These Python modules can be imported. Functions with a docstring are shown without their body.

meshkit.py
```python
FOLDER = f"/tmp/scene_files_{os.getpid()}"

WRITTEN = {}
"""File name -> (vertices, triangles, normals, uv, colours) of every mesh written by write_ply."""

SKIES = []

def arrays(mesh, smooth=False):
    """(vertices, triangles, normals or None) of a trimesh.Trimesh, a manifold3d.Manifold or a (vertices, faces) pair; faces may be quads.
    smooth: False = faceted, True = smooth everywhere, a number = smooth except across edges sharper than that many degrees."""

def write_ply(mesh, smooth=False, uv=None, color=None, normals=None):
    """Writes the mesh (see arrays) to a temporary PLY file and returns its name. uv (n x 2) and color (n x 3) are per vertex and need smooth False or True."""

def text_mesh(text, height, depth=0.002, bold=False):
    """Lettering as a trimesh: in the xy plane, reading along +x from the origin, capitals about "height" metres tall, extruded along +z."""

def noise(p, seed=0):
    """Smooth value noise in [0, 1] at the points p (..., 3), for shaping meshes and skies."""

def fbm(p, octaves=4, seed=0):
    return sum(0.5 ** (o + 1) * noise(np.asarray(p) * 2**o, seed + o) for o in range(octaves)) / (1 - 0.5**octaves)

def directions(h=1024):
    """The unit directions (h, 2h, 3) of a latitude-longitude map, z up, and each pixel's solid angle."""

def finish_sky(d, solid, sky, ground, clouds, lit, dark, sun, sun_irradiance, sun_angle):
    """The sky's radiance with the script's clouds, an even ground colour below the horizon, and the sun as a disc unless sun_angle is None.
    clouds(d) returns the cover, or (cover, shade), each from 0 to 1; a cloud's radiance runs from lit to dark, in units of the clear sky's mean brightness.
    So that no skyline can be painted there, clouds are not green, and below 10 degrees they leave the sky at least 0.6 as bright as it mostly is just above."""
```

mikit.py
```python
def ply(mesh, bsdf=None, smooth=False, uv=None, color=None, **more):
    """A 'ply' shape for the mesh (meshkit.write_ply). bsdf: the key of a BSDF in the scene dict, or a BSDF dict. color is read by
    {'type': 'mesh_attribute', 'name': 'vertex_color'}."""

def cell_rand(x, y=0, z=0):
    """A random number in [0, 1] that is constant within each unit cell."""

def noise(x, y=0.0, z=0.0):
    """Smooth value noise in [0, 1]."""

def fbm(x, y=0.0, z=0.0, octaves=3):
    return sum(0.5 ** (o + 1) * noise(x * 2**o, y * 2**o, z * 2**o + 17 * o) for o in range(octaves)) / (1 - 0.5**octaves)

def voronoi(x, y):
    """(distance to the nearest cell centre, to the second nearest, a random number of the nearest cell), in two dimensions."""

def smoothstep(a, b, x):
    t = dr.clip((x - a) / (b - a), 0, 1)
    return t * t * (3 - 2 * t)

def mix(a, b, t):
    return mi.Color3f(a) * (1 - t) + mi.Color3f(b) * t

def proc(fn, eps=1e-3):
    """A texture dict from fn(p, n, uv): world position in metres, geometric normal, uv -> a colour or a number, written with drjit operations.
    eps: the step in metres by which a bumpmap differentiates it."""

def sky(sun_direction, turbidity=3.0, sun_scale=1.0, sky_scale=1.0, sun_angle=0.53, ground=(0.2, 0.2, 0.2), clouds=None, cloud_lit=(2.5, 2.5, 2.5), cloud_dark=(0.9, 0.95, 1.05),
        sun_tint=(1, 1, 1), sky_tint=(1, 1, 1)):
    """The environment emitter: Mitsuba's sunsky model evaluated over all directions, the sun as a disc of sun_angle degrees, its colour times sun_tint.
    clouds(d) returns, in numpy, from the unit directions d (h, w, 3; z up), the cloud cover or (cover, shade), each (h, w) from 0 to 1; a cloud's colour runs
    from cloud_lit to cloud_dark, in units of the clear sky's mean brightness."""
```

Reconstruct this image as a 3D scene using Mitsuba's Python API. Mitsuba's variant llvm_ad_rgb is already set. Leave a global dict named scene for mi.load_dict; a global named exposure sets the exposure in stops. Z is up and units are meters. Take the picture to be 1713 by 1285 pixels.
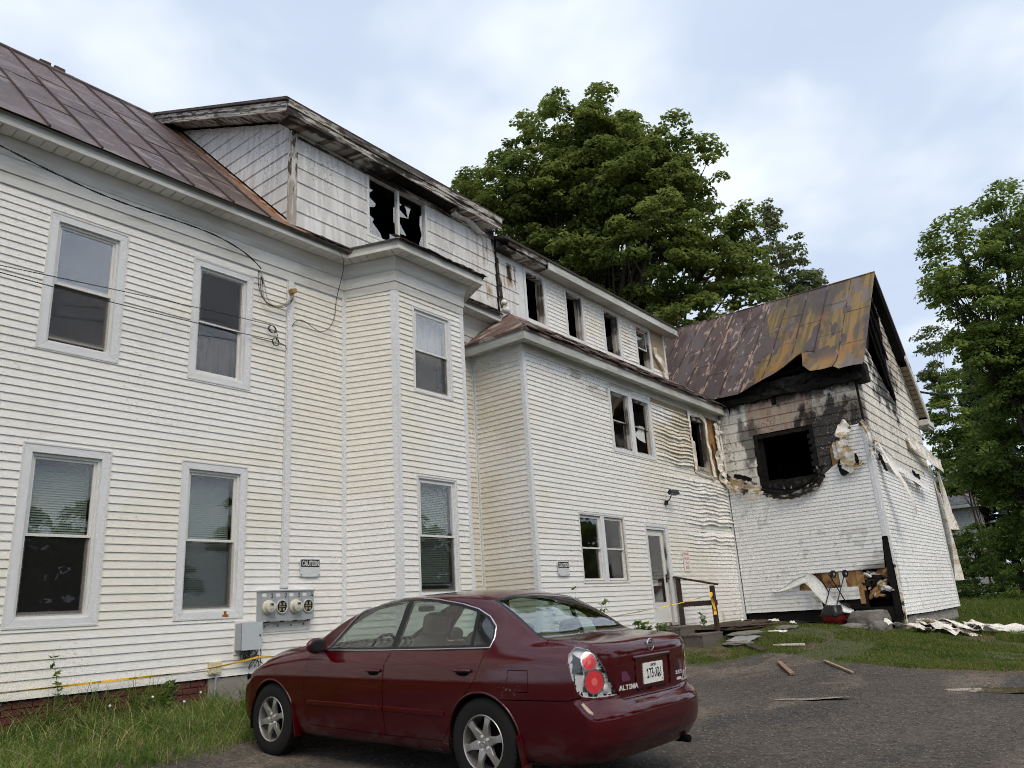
import math, random
import numpy as np
import trimesh
import drjit as dr
import mitsuba as mi
import mikit
import meshkit
import manifold3d as m3
import shapely
import shapely.geometry as sg
import shapely.affinity as sa
from mikit import proc, noise, fbm, voronoi, cell_rand, smoothstep, mix

scene, labels = {}, {}
T = mi.ScalarTransform4f
PI = math.pi

# ------------------------------------------------------------------ camera, sky, exposure
YAW, PITCH, ROLL = 0.9245111, 0.2895601, -0.0653155
CAM = np.array([0.0, -10.0, 1.6])


def camera_axes():
    cy, sy = math.cos(YAW), math.sin(YAW)
    fw = np.array([sy, cy, 0.0]); rt = np.array([cy, -sy, 0.0]); up = np.array([0, 0, 1.0])
    fw, up = fw * math.cos(PITCH) + up * math.sin(PITCH), up * math.cos(PITCH) - fw * math.sin(PITCH)
    rt, up = rt * math.cos(ROLL) + up * math.sin(ROLL), up * math.cos(ROLL) - rt * math.sin(ROLL)
    return rt, up, fw


_rt, _up, _fw = camera_axes()
scene['camera'] = {'type': 'perspective', 'fov': 2 * math.degrees(math.atan(856.5 / 1290.0)), 'fov_axis': 'x', 'near_clip': 0.05, 'far_clip': 4000.0,
                   'to_world': T().look_at(origin=CAM.tolist(), target=(CAM + _fw).tolist(), up=_up.tolist())}


def cloud_cover(d):
    q = d / np.maximum(d[..., 2:3] + 0.22, 0.05)
    q = q * np.array([1.0, 1.0, 0.0])
    big = meshkit.fbm(q * 2.6 + np.array([18.98, 19.67, 0.3]), 5, seed=4)
    fine = meshkit.fbm(q * 6.5 + np.array([1.3, 0.2, 5.0]), 4, seed=9)
    cover = np.clip(0.94 + 0.4 * (big - 0.5), 0, 1)
    shade = np.clip(0.80 - 2.9 * (big - 0.5) - 0.7 * (fine - 0.5), 0, 1)
    return cover, shade


scene['sky'] = mikit.sky((-0.42, -0.62, 0.85), turbidity=3.0, sun_scale=0.36, sky_scale=1.0, sun_angle=34.0, ground=(0.12, 0.115, 0.10), clouds=cloud_cover,
                         cloud_lit=(3.45, 3.62, 3.74), cloud_dark=(2.12, 2.44, 2.98))
exposure = 1.92

# ------------------------------------------------------------------ helpers


def lin(*c):
    return [((v / 255 + 0.055) / 1.055) ** 2.4 if v > 10 else v / 255 / 12.92 for v in c]


COUNT = {}


def numbered(name):
    k = COUNT.get(name, 0)
    COUNT[name] = k + 1
    return name if k == 0 else f'{name}_{k:03d}'


def put(name, mesh, bsdf, smooth=False, parent=None, label=None, cat=None, group=None, kind=None, **more):
    key = numbered((parent + '__' if parent else '') + name)
    scene[key] = mikit.ply(mesh, bsdf, smooth, **more)
    tag(key, label, cat, group, kind)
    return key


def tag(key, label=None, cat=None, group=None, kind=None):
    d = {k: v for k, v in (('label', label), ('category', cat), ('group', group), ('kind', kind)) if v}
    if d:
        labels[key] = d


def thing(name, label, cat, group=None):
    key = numbered(name)
    tag(key, label, cat, group)
    return key


def cat_(ms):
    ms = [m for m in ms if m is not None and len(m.faces)]
    v, f, at = [], [], 0
    for m in ms:
        v.append(np.asarray(m.vertices)); f.append(np.asarray(m.faces) + at); at += len(m.vertices)
    return trimesh.Trimesh(np.vstack(v), np.vstack(f), process=False)


class Frame:
    """A wall plane: origin, u along the wall, z up, n outwards."""
    def __init__(self, o, u):
        self.o = np.asarray(o, float); self.u = np.asarray(u, float) / np.linalg.norm(u)
        self.n = np.cross(self.u, [0, 0, 1.0])

    def at(self, u, z, d=0.0):
        u, z, d = np.broadcast_arrays(np.asarray(u, float), np.asarray(z, float), np.asarray(d, float))
        return self.o + u[..., None] * self.u + z[..., None] * np.array([0, 0, 1.0]) + d[..., None] * self.n

    def map(self, m):
        v = np.asarray(m.vertices)
        return trimesh.Trimesh(self.at(v[:, 0], v[:, 1], v[:, 2]), m.faces, process=False)

    def box(self, u0, u1, z0, z1, d0, d1):
        return self.map(boxm(u0, u1, z0, z1, d0, d1))

    def poly(self, p, d0, d1):
        return self.map(extrude(p, d0, d1))


BOXF = np.array([[0, 3, 1], [0, 2, 3], [4, 5, 7], [4, 7, 6], [0, 1, 5], [0, 5, 4], [2, 7, 3], [2, 6, 7], [0, 4, 6], [0, 6, 2], [1, 3, 7], [1, 7, 5]])


def boxm(x0, x1, y0, y1, z0, z1):
    v = np.array([[x, y, z] for z in (z0, z1) for y in (y0, y1) for x in (x0, x1)], float)
    return trimesh.Trimesh(v, BOXF, process=False)


def polys(g):
    if g.is_empty:
        return []
    if g.geom_type == 'Polygon':
        return [g]
    return [p for p in getattr(g, 'geoms', []) if p.geom_type == 'Polygon' and p.area > 1e-7]


def extrude(p, d0, d1):
    ms = []
    for q in polys(p):
        m = trimesh.creation.extrude_polygon(q, d1 - d0, engine='earcut')
        m.apply_translation([0, 0, d0])
        ms.append(m)
    return cat_(ms)


def rotbox(size, pos, rz=0.0, ry=0.0, rx=0.0):
    m = boxm(-size[0] / 2, size[0] / 2, -size[1] / 2, size[1] / 2, -size[2] / 2, size[2] / 2)
    return move(m, pos, rz, ry, rx)


def move(m, pos, rz=0.0, ry=0.0, rx=0.0):
    R = trimesh.transformations.euler_matrix(rx, ry, rz)
    m = m.copy(); m.apply_transform(R); m.apply_translation(pos)
    return m


def tube(pts, rad, sides=8, cap=True):
    p = np.asarray(pts, float)
    r = np.broadcast_to(np.asarray(rad, float), (len(p),))
    t = np.gradient(p, axis=0); t /= np.linalg.norm(t, axis=1, keepdims=True) + 1e-12
    ref = np.array([0, 0, 1.0]) if abs(t[0][2]) < 0.9 else np.array([1.0, 0, 0])
    a = np.cross(t[0], ref); a /= np.linalg.norm(a)
    A = []
    for k in range(len(p)):
        a = a - t[k] * (a @ t[k]); a /= np.linalg.norm(a) + 1e-12
        A.append(a)
    A = np.array(A); B = np.cross(t, A)
    ang = np.arange(sides) * 2 * PI / sides
    v = p[:, None] + r[:, None, None] * (np.cos(ang)[None, :, None] * A[:, None] + np.sin(ang)[None, :, None] * B[:, None])
    i, j = np.meshgrid(np.arange(len(p) - 1), np.arange(sides), indexing='ij')
    q = np.stack([i * sides + j, i * sides + (j + 1) % sides, (i + 1) * sides + (j + 1) % sides, (i + 1) * sides + j], -1).reshape(-1, 4)
    f = np.vstack([q[:, [0, 1, 2]], q[:, [0, 2, 3]]])
    v = v.reshape(-1, 3)
    if cap:
        n = len(v); v = np.vstack([v, p[:1], p[-1:]]); s = np.arange(sides)
        f = np.vstack([f, np.stack([s * 0 + n, (s + 1) % sides, s], 1), np.stack([s * 0 + n + 1, n - sides + s, n - sides + (s + 1) % sides], 1)])
    return trimesh.Trimesh(v, f, process=False)


def spline(pts, n):
    from scipy.interpolate import CubicSpline
    p = np.asarray(pts, float); s = np.concatenate([[0], np.cumsum(np.linalg.norm(np.diff(p, axis=0), axis=1))])
    return CubicSpline(s, p)(np.linspace(0, s[-1], n))


def gridmesh(V):
    """A sheet from an (a, b, 3) array of points."""
    a, b = V.shape[:2]
    i, j = np.meshgrid(np.arange(a - 1), np.arange(b - 1), indexing='ij')
    k = (i * b + j).reshape(-1)
    f = np.vstack([np.stack([k, k + b, k + b + 1], 1), np.stack([k, k + b + 1, k + 1], 1)])
    return trimesh.Trimesh(V.reshape(-1, 3), f, process=False)


def slab(V, W):
    """A closed thick sheet between two (a, b, 3) arrays of points."""
    a, b = V.shape[:2]
    g, h = gridmesh(V), gridmesh(W)
    n = a * b
    rim = np.concatenate([np.arange(b), np.arange(1, a) * b + b - 1, (a - 1) * b + np.arange(b - 2, -1, -1), np.arange(a - 2, 0, -1) * b])
    r2 = np.roll(rim, -1)
    side = np.vstack([np.stack([rim, r2, r2 + n], 1), np.stack([rim, r2 + n, rim + n], 1)])
    return trimesh.Trimesh(np.vstack([g.vertices, h.vertices]), np.vstack([g.faces, h.faces[:, ::-1] + n, side]), process=False)


def revolve(profile, n=32):
    return trimesh.creation.revolve(np.asarray(profile, float), sections=n)


def man(m):
    return m3.Manifold(m3.Mesh(np.asarray(m.vertices, np.float32), np.asarray(m.faces, np.uint32)))


def unman(m):
    k = m.to_mesh()
    return trimesh.Trimesh(np.asarray(k.vert_properties[:, :3], float), np.asarray(k.tri_verts), process=False)


# ------------------------------------------------------------------ materials
def mat(name, color, rough=0.6, spec=0.5, metallic=0.0, bump=None, bump_scale=0.01, two=True, **more):
    base = {'type': 'proc'} if callable(color) else None
    b = {'type': 'principled', 'base_color': proc(color) if callable(color) else {'type': 'rgb', 'value': list(color)},
         'roughness': proc(rough) if callable(rough) else rough, 'specular': spec, 'metallic': metallic, **more}
    if bump:
        b = {'type': 'bumpmap', 'arbitrary': proc(bump, 2e-3), 'scale': bump_scale, 'bsdf': b}
    scene[name] = {'type': 'twosided', 'bsdf': b} if two else b
    return name


def flat(name, rgb, rough=0.6, spec=0.4, **more):
    return mat(name, lin(*rgb), rough, spec, **more)


def vinyl_color(p, n, uv):
    h = p.x * 0.93 + p.y * 1.07
    streak = noise(h * 16, p.z * 1.3, 3.0) * noise(h * 4.1, p.z * 0.7, 9.0)
    grime = smoothstep(0.22, 0.7, streak)
    algae = smoothstep(0.54, 0.78, fbm(h * 0.55, p.z * 0.8 + 4, 2.0) + 0.10 * noise(h * 20, p.z * 5))
    board = cell_rand(dr.floor(p.z / 0.1016), dr.floor(h / 3.7), 5)
    c = mix((0.735, 0.742, 0.732), (0.705, 0.707, 0.685), board)
    c = mix(c, (0.66, 0.625, 0.47), 0.36 * algae)
    c = mix(c, (0.55, 0.54, 0.49), 0.14 * grime)
    spk = smoothstep(0.80, 0.86, noise(h * 60, p.z * 60, 1.0)) * smoothstep(0.6, 0.75, noise(h * 2, p.z * 2, 7.0))
    return mix(c, (0.3, 0.28, 0.24), 0.4 * spk)


def vinyl_dirty(p, n, uv):
    h = p.x * 0.93 + p.y * 1.07
    algae = smoothstep(0.30, 0.62, fbm(h * 0.7, p.z * 1.1 + 4, 2.0) + 0.14 * noise(h * 26, p.z * 9))
    streak = smoothstep(0.2, 0.7, noise(h * 18, p.z * 1.1, 3.0) * noise(h * 5, p.z * 0.6, 9.0))
    c = mix((0.68, 0.67, 0.63), (0.60, 0.575, 0.49), 0.7 * algae)
    return mix(c, (0.42, 0.40, 0.34), 0.22 * streak)


def vinyl_wing(p, n, uv):
    """Newer siding of the wing: clean, with scorch streaks and scattered scratches."""
    h = p.x * 0.93 + p.y * 1.07
    c = mix((0.735, 0.745, 0.74), (0.69, 0.70, 0.69), cell_rand(dr.floor(p.z / 0.1016), 2, 5))
    scr = smoothstep(0.72, 0.80, noise(h * 9 + p.z * 4, p.z * 5 - h * 2, 4.0)) * smoothstep(0.55, 0.72, noise(h * 1.4, p.z * 1.4, 8.0))
    c = mix(c, (0.38, 0.38, 0.36), 0.45 * scr)
    # soot on the low courses beside the burnt corner, as it lies on the boards
    q = dr.sqrt(dr.square((p.y + 5.35) / 1.0) + dr.square((p.z - 2.05) / 0.62))
    soot = smoothstep(1.0, 0.25, q + 0.9 * (fbm(h * 3, p.z * 14, 2.0) - 0.5)) * smoothstep(21.9, 21.5, p.x)
    c = mix(c, (0.10, 0.085, 0.07), 0.9 * soot)
    low = smoothstep(0.52, 0.66, fbm(h * 5, p.z * 7, 6.0)) * smoothstep(1.75, 1.35, p.z) * smoothstep(-2.2, -3.2, p.y) * smoothstep(21.9, 21.5, p.x)
    return mix(c, (0.22, 0.16, 0.10), 0.55 * low)


mat('vinyl', vinyl_color, 0.5, 0.4)
mat('vinyl_stained', vinyl_dirty, 0.55, 0.4)
mat('vinyl_wing', vinyl_wing, 0.45, 0.4)


def scorched_vinyl_color(p, n, uv):
    k = fbm(p.x * 4 + p.y * 3, p.y * 4 - p.z, p.z * 5, 4)
    c = mix((0.72, 0.70, 0.65), (0.42, 0.33, 0.20), smoothstep(0.46, 0.60, k))
    return mix(c, (0.02, 0.018, 0.016), smoothstep(0.57, 0.66, fbm(p.x * 3 + 9, p.y * 3.5, p.z * 4, 4)))


mat('scorched_vinyl', scorched_vinyl_color, 0.45, 0.5)
mat('melted_vinyl', lambda p, n, uv: mix((0.74, 0.72, 0.67), (0.52, 0.46, 0.34), smoothstep(0.5, 0.72, fbm(p.x * 5 + p.y * 5, p.z * 6, 2.0))), 0.45, 0.5)


def trim_color(p, n, uv):
    h = p.x + p.y
    g = noise(h * 14, p.z * 1.1, 2.0) * noise(h * 3, p.z * 2.3, 7.0)
    return mix((0.64, 0.665, 0.69), (0.52, 0.53, 0.52), 0.25 * smoothstep(0.35, 0.8, g))


mat('trim', trim_color, 0.5, 0.4)
mat('cornice', lambda p, n, uv: mix((0.60, 0.605, 0.58), (0.47, 0.47, 0.43), smoothstep(0.42, 0.75, fbm((p.x + p.y) * 1.3, p.z * 7, 3.0, 4))), 0.5, 0.4)
mat('fascia', lambda p, n, uv: mix((0.50, 0.52, 0.50), (0.37, 0.38, 0.35), smoothstep(0.3, 0.75, fbm(p.x * 1.5 + p.y * 1.5, p.z * 6, 1.0))), 0.5, 0.4)
flat('white_plastic', (222, 224, 222), 0.4)
flat('dark_gap', (20, 20, 20), 0.9)


def roof_color(p, n, uv):
    """Old painted tin: brown with pale scuffs and rusty runs; the cell along the ridge changes tone from sheet to sheet."""
    sheet = cell_rand(dr.floor(p.x / 0.655 + 0.01), dr.floor(p.z * 0.8), 3)
    c = mix((0.062, 0.044, 0.042), (0.082, 0.058, 0.055), sheet)
    k = fbm(p.x * 2.2, p.y * 2.0, p.z * 2.0, 4)
    c = mix(c, (0.115, 0.088, 0.084), smoothstep(0.50, 0.72, k))
    scuff = smoothstep(0.63, 0.72, fbm(p.x * 3.0 + p.z * 1.5, p.z * 9, 4.0, 4))
    c = mix(c, (0.22, 0.19, 0.18), 0.5 * scuff)
    rust = smoothstep(0.47, 0.62, fbm(p.x * 6, p.z * 1.2, 9.0, 4)) * smoothstep(6.45, 6.9, p.x + 0.3 * (fbm(p.z * 2, p.x * 2, 3.0) - 0.5))
    return mix(c, (0.22, 0.105, 0.05), 0.75 * rust)


mat('tin_roof', roof_color, lambda p, n, uv: 0.42 + 0.25 * fbm(p.x * 3, p.y * 3, p.z * 3), 0.5)


def wing_roof_color(p, n, uv):
    s = (p.x - 21.05) / 4.28          # 0 at the eave, 1 at the ridge
    y = p.y
    sheet = cell_rand(dr.floor(y / 0.655 + 0.6), dr.floor(s * 3 + 0.2), 3)
    c = mix((0.056, 0.036, 0.034), (0.078, 0.053, 0.050), sheet)
    c = mix(c, (0.098, 0.076, 0.078), 0.8 * smoothstep(0.44, 0.72, fbm(y * 2.2, s * 3.0, 2.0, 5)))
    # pale flakes where the old paint has come off, mostly along the seams
    sl = (y - 0.34) / 0.655
    seam = smoothstep(0.22, 0.05, dr.abs(sl - dr.floor(sl + 0.5)))
    fl = fbm(y * 12.0, s * 17.0, 5.0, 5) + 0.11 * seam + 0.22 * (fbm(y * 1.6 + 0.6, s * 3.0, 3.0) - 0.5)
    c = mix(c, (0.34, 0.24, 0.19), 0.7 * smoothstep(0.685, 0.715, fl) * smoothstep(-4.2, -2.6, y))
    c = mix(c, (0.045, 0.022, 0.016), 0.8 * smoothstep(0.62, 0.66, fbm(y * 3.4 + 7, s * 6.0, 11.0, 4)))
    # burnt end: ochre and orange rust running down the slope, with torn outlines and islands of old paint
    w = fbm(y * 1.5, s * 2.4, 7.0, 5)
    edge = -y - 2.25 - 0.75 * dr.abs(s - 0.25) + 2.6 * (w - 0.5)
    burn = smoothstep(0.0, 0.13, edge)
    isl = smoothstep(0.545, 0.565, fbm(y * 1.7 + 5, s * 3.2, 1.0, 4))
    burn = burn * (1 - isl * smoothstep(0.1, 0.35, s))
    run = fbm(y * 9.5, s * 3.0, 4.0, 5)
    och = mix((0.085, 0.056, 0.018), (0.185, 0.115, 0.020), smoothstep(0.34, 0.68, run))
    och = mix(och, (0.045, 0.032, 0.020), 0.9 * smoothstep(0.50, 0.64, fbm(y * 2.6 + 2, s * 3.2, 8.0, 5)) * smoothstep(0.2, 0.6, s + 0.3 * (w - 0.5)))
    och = mix(och, (0.225, 0.105, 0.018), 0.75 * smoothstep(0.55, 0.68, fbm(y * 4.6 + 8, s * 6.0, 6.0, 5)) * smoothstep(0.75, 0.45, s + 0.6 * (w - 0.5)))
    c = mix(c, och, burn)
    rim = burn * (1 - burn) * 4 + 0.6 * smoothstep(-0.12, 0.0, edge) * (1 - burn)
    c = mix(c, (0.030, 0.020, 0.016), 0.6 * dr.minimum(rim, 1.0))
    gr = smoothstep(0.575, 0.60, fbm(y * 2.1 + 3, s * 4.2, 12.0, 5)) * burn
    return mix(c, (0.105, 0.085, 0.085), 0.7 * gr)


mat('burnt_tin_roof', wing_roof_color, lambda p, n, uv: 0.35 + 0.3 * fbm(p.y * 3, p.z * 3, 1.0), 0.5)


def shingle_color(p, n, uv):
    h = p.x * 0.97 + p.y * 1.03
    one = cell_rand(dr.floor(h / 0.61), dr.floor(p.z / 0.27), 1)
    c = mix((0.69, 0.695, 0.69), (0.62, 0.625, 0.62), one)
    st = smoothstep(0.34, 0.72, noise(h * 22, p.z * 1.6, 4.0) * (0.5 + noise(h * 5, p.z * 0.9, 6.0)))
    c = mix(c, (0.38, 0.38, 0.37), 0.38 * st)
    spk = smoothstep(0.78, 0.84, noise(h * 46, p.z * 40, 2.0)) * smoothstep(0.5, 0.7, noise(h * 1.3, p.z * 1.3, 8.0))
    return mix(c, (0.16, 0.16, 0.15), 0.5 * spk)


mat('shingle', shingle_color, 0.7, 0.3)


def burnt_shingle_color(p, n, uv):
    """Painted cement shingles of the wing; pink bare body round the fire window, soot in licks with their own outlines."""
    h = p.x * 0.97 - p.y
    one = cell_rand(dr.floor(p.y / 0.61), dr.floor(p.z / 0.27), 1)
    c = mix((0.69, 0.68, 0.63), (0.60, 0.585, 0.53), one)
    u = -p.y
    left = smoothstep(22.0, 21.6, p.x)
    k = fbm(p.y * 2.2 + p.x * 1.7, p.z * 1.9, 5.0, 5) - 0.5
    ins = smoothstep(2.20, 2.26, u) * smoothstep(4.16, 4.10, u) * smoothstep(6.0, 6.05, p.z)
    pink = mix((0.37, 0.275, 0.20), (0.27, 0.18, 0.14), one)
    pinkp = smoothstep(0.53, 0.57, fbm(p.y * 2.6, p.z * 2.8, 3.0, 4)) * smoothstep(4.1, 4.3, u) * smoothstep(5.6, 6.2, p.z)
    gp = smoothstep(24.0, 24.6, p.x) * smoothstep(7.3, 8.2, p.z) * smoothstep(0.42, 0.5, fbm(p.x * 2.5, p.z * 2.5, 3.0))
    c = mix(c, pink, dr.maximum(dr.maximum(ins, 0.7 * pinkp) * left, 0.6 * gp))
    # soot: a dense tongue right of the window, a fringe left of it, the band under the eave, the corner
    k2 = fbm(p.y * 5.0, p.z * 2.3, 9.0, 5) - 0.5 + 0.35 * (fbm(p.y * 16.0, p.z * 9.0, 4.0, 3) - 0.5)
    tongue = smoothstep(0.36, -0.05, dr.sqrt(dr.square((u - 4.45) / 0.85) + dr.square((p.z - 5.35) / 1.15)) - 1.0 + 1.4 * k2)
    fringe = smoothstep(0.40, -0.25, dr.sqrt(dr.square((u - 2.22) / 0.34) + dr.square((p.z - 5.95) / 0.70)) - 0.85 + 1.7 * k2)
    top = smoothstep(6.74, 7.02, p.z + 0.6 * k2)
    corner = smoothstep(5.3, 5.7, p.z) * smoothstep(4.85, 5.25, u + 0.6 * k2) * smoothstep(6.75, 6.42, p.z + 0.4 * k2)
    brown = smoothstep(0.02, 0.16, k2 + 0.25 * (u - 4.3)) * smoothstep(5.6, 6.0, p.z) * left
    c = mix(c, (0.24, 0.18, 0.12), 0.5 * brown)
    soot = dr.maximum(dr.maximum(tongue, 0.8 * fringe), dr.maximum(0.9 * top, 0.85 * corner)) * left
    g = smoothstep(0.30, -0.20, dr.sqrt(dr.square((p.x - 25.0) / 1.6) + dr.square((p.z - 8.3) / 1.6)) - 0.95 + 1.8 * (k + 0.4 * (fbm(p.x * 9, p.z * 4, 2.0) - 0.5)))
    g = dr.maximum(g, 0.9 * smoothstep(21.72, 21.52, p.x - 0.5 * k) * smoothstep(4.7, 5.2, p.z))
    soot = dr.maximum(soot, g * (1 - left))
    st = smoothstep(0.30, 0.7, noise(p.x * 15 + p.y * 17, p.z * 1.8, 4.0) * (0.5 + noise(p.x * 4 + p.y * 3, p.z, 6.0)))
    c = mix(c, (0.36, 0.35, 0.32), 0.40 * st)
    fleck = smoothstep(0.88, 0.93, noise(p.x * 40 + p.y * 44, p.z * 44, 2.0)) * smoothstep(4.0, 4.1, u)
    c = mix(c, (0.014, 0.013, 0.012), 0.96 * soot * (1 - 0.8 * fleck))
    spk = smoothstep(0.70, 0.78, noise(p.x * 24 + p.y * 26, p.z * 26, 9.0)) * smoothstep(0.06, 0.16, k)
    return mix(c, (0.05, 0.045, 0.04), 0.6 * spk)


mat('burnt_shingle', burnt_shingle_color, 0.7, 0.3)


def stained_joint_color(p, n, uv):
    """Shingles by the torn joint between the dormers: brown water runs."""
    c = shingle_color(p, n, uv)
    k = noise(p.x * 15, p.z * 1.2, 3.0) * 0.6 + 0.5 * fbm(p.x * 5, p.z * 2.5, 1.0)
    run = smoothstep(0.48, 0.62, k) * smoothstep(11.55, 12.3, p.x)
    c = mix(c, (0.30, 0.19, 0.09), 0.75 * run)
    return mix(c, (0.03, 0.025, 0.02), smoothstep(0.62, 0.72, k) * smoothstep(11.9, 12.35, p.x))


mat('stained_shingle', stained_joint_color, 0.7, 0.3)


def peeling_color(p, n, uv):
    rake = p.x < 6.75
    h = dr.select(rake, p.y * 1.1, p.x * 1.1 + p.y * 0.3)
    z = dr.select(rake, p.z - 0.43 * p.y, p.z)
    k = fbm(h * 6.0, z * 42, 3.0, 4)
    c = mix((0.56, 0.55, 0.52), (0.42, 0.41, 0.38), noise(h * 3, z * 30))
    c = mix(c, (0.19, 0.155, 0.125), smoothstep(0.52, 0.58, k))
    soot = smoothstep(0.47, 0.66, fbm(h * 0.8, z * 9, 8.0, 5) + 0.2 * (k - 0.5)) * dr.select(rake, 0.55, 1.0)
    return mix(c, (0.03, 0.026, 0.023), 0.82 * soot)


def corner_color(p, n, uv):
    k = fbm((p.x + p.y) * 22.0, p.z * 3.2, 3.0, 4)
    c = mix((0.55, 0.54, 0.51), (0.36, 0.32, 0.28), smoothstep(0.44, 0.56, k))
    return mix(c, (0.10, 0.075, 0.06), smoothstep(0.58, 0.66, fbm((p.x - p.y) * 15.0, p.z * 4.5, 9.0, 4)))


mat('weathered_corner', corner_color, 0.8, 0.2)
mat('peeling_wood', peeling_color, 0.8, 0.2)


def sooty_color(p, n, uv):
    c = peeling_color(p, n, uv)
    k = fbm(p.x * 1.1, p.z * 8 + p.y * 3, 4.0, 5) + 0.2 * (fbm(p.x * 9, p.z * 30, p.y * 9, 3) - 0.5)
    return mix(c, (0.016, 0.014, 0.013), 0.93 * smoothstep(0.36, 0.52, k))


mat('sooty_wood', sooty_color, 0.8, 0.15)
mat('char', lambda p, n, uv: mix((0.005, 0.005, 0.005), (0.017, 0.016, 0.015), fbm(p.x * 14, p.y * 14, p.z * 14)), 0.75, 0.12)
mat('soot_wall', lambda p, n, uv: mix((0.006, 0.006, 0.006), (0.014, 0.013, 0.012), noise(p.x * 3, p.y * 3, p.z * 3)), 0.95, 0.05)
mat('osb', lambda p, n, uv: mix(mix((0.24, 0.135, 0.055), (0.36, 0.22, 0.10), voronoi(p.x * 9 + p.y * 11, p.z * 14)[2]), (0.09, 0.045, 0.02), smoothstep(0.55, 0.7, fbm(p.x * 4 + p.y * 4, p.z * 4, 1.0))), 0.75, 0.2)
mat('kraft_board', lambda p, n, uv: mix((0.37, 0.30, 0.21), (0.30, 0.24, 0.165), fbm(p.x * 5, p.z * 9, 1.0)), 0.8, 0.2)
mat('room_wall', lambda p, n, uv: mix((0.34, 0.32, 0.28), (0.28, 0.26, 0.23), noise(p.x, p.y, p.z)), 0.9, 0.1)
flat('tar_paper', (30, 29, 28), 0.95, 0.1)
flat('reflection_grey', (150, 150, 148), 0.9)  # even grey that paints the pale reflection in the upper bay window


def brick_red_color(p, n, uv):
    row = dr.floor(p.z / 0.075)
    k = cell_rand(dr.floor((p.x + p.y) / 0.21 + 0.5 * row), row, 1)
    c = mix((0.075, 0.022, 0.022), (0.115, 0.035, 0.032), k)
    return mix(c, (0.045, 0.02, 0.018), smoothstep(0.5, 0.7, fbm(p.x * 6, p.z * 8, 2.0)))


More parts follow.
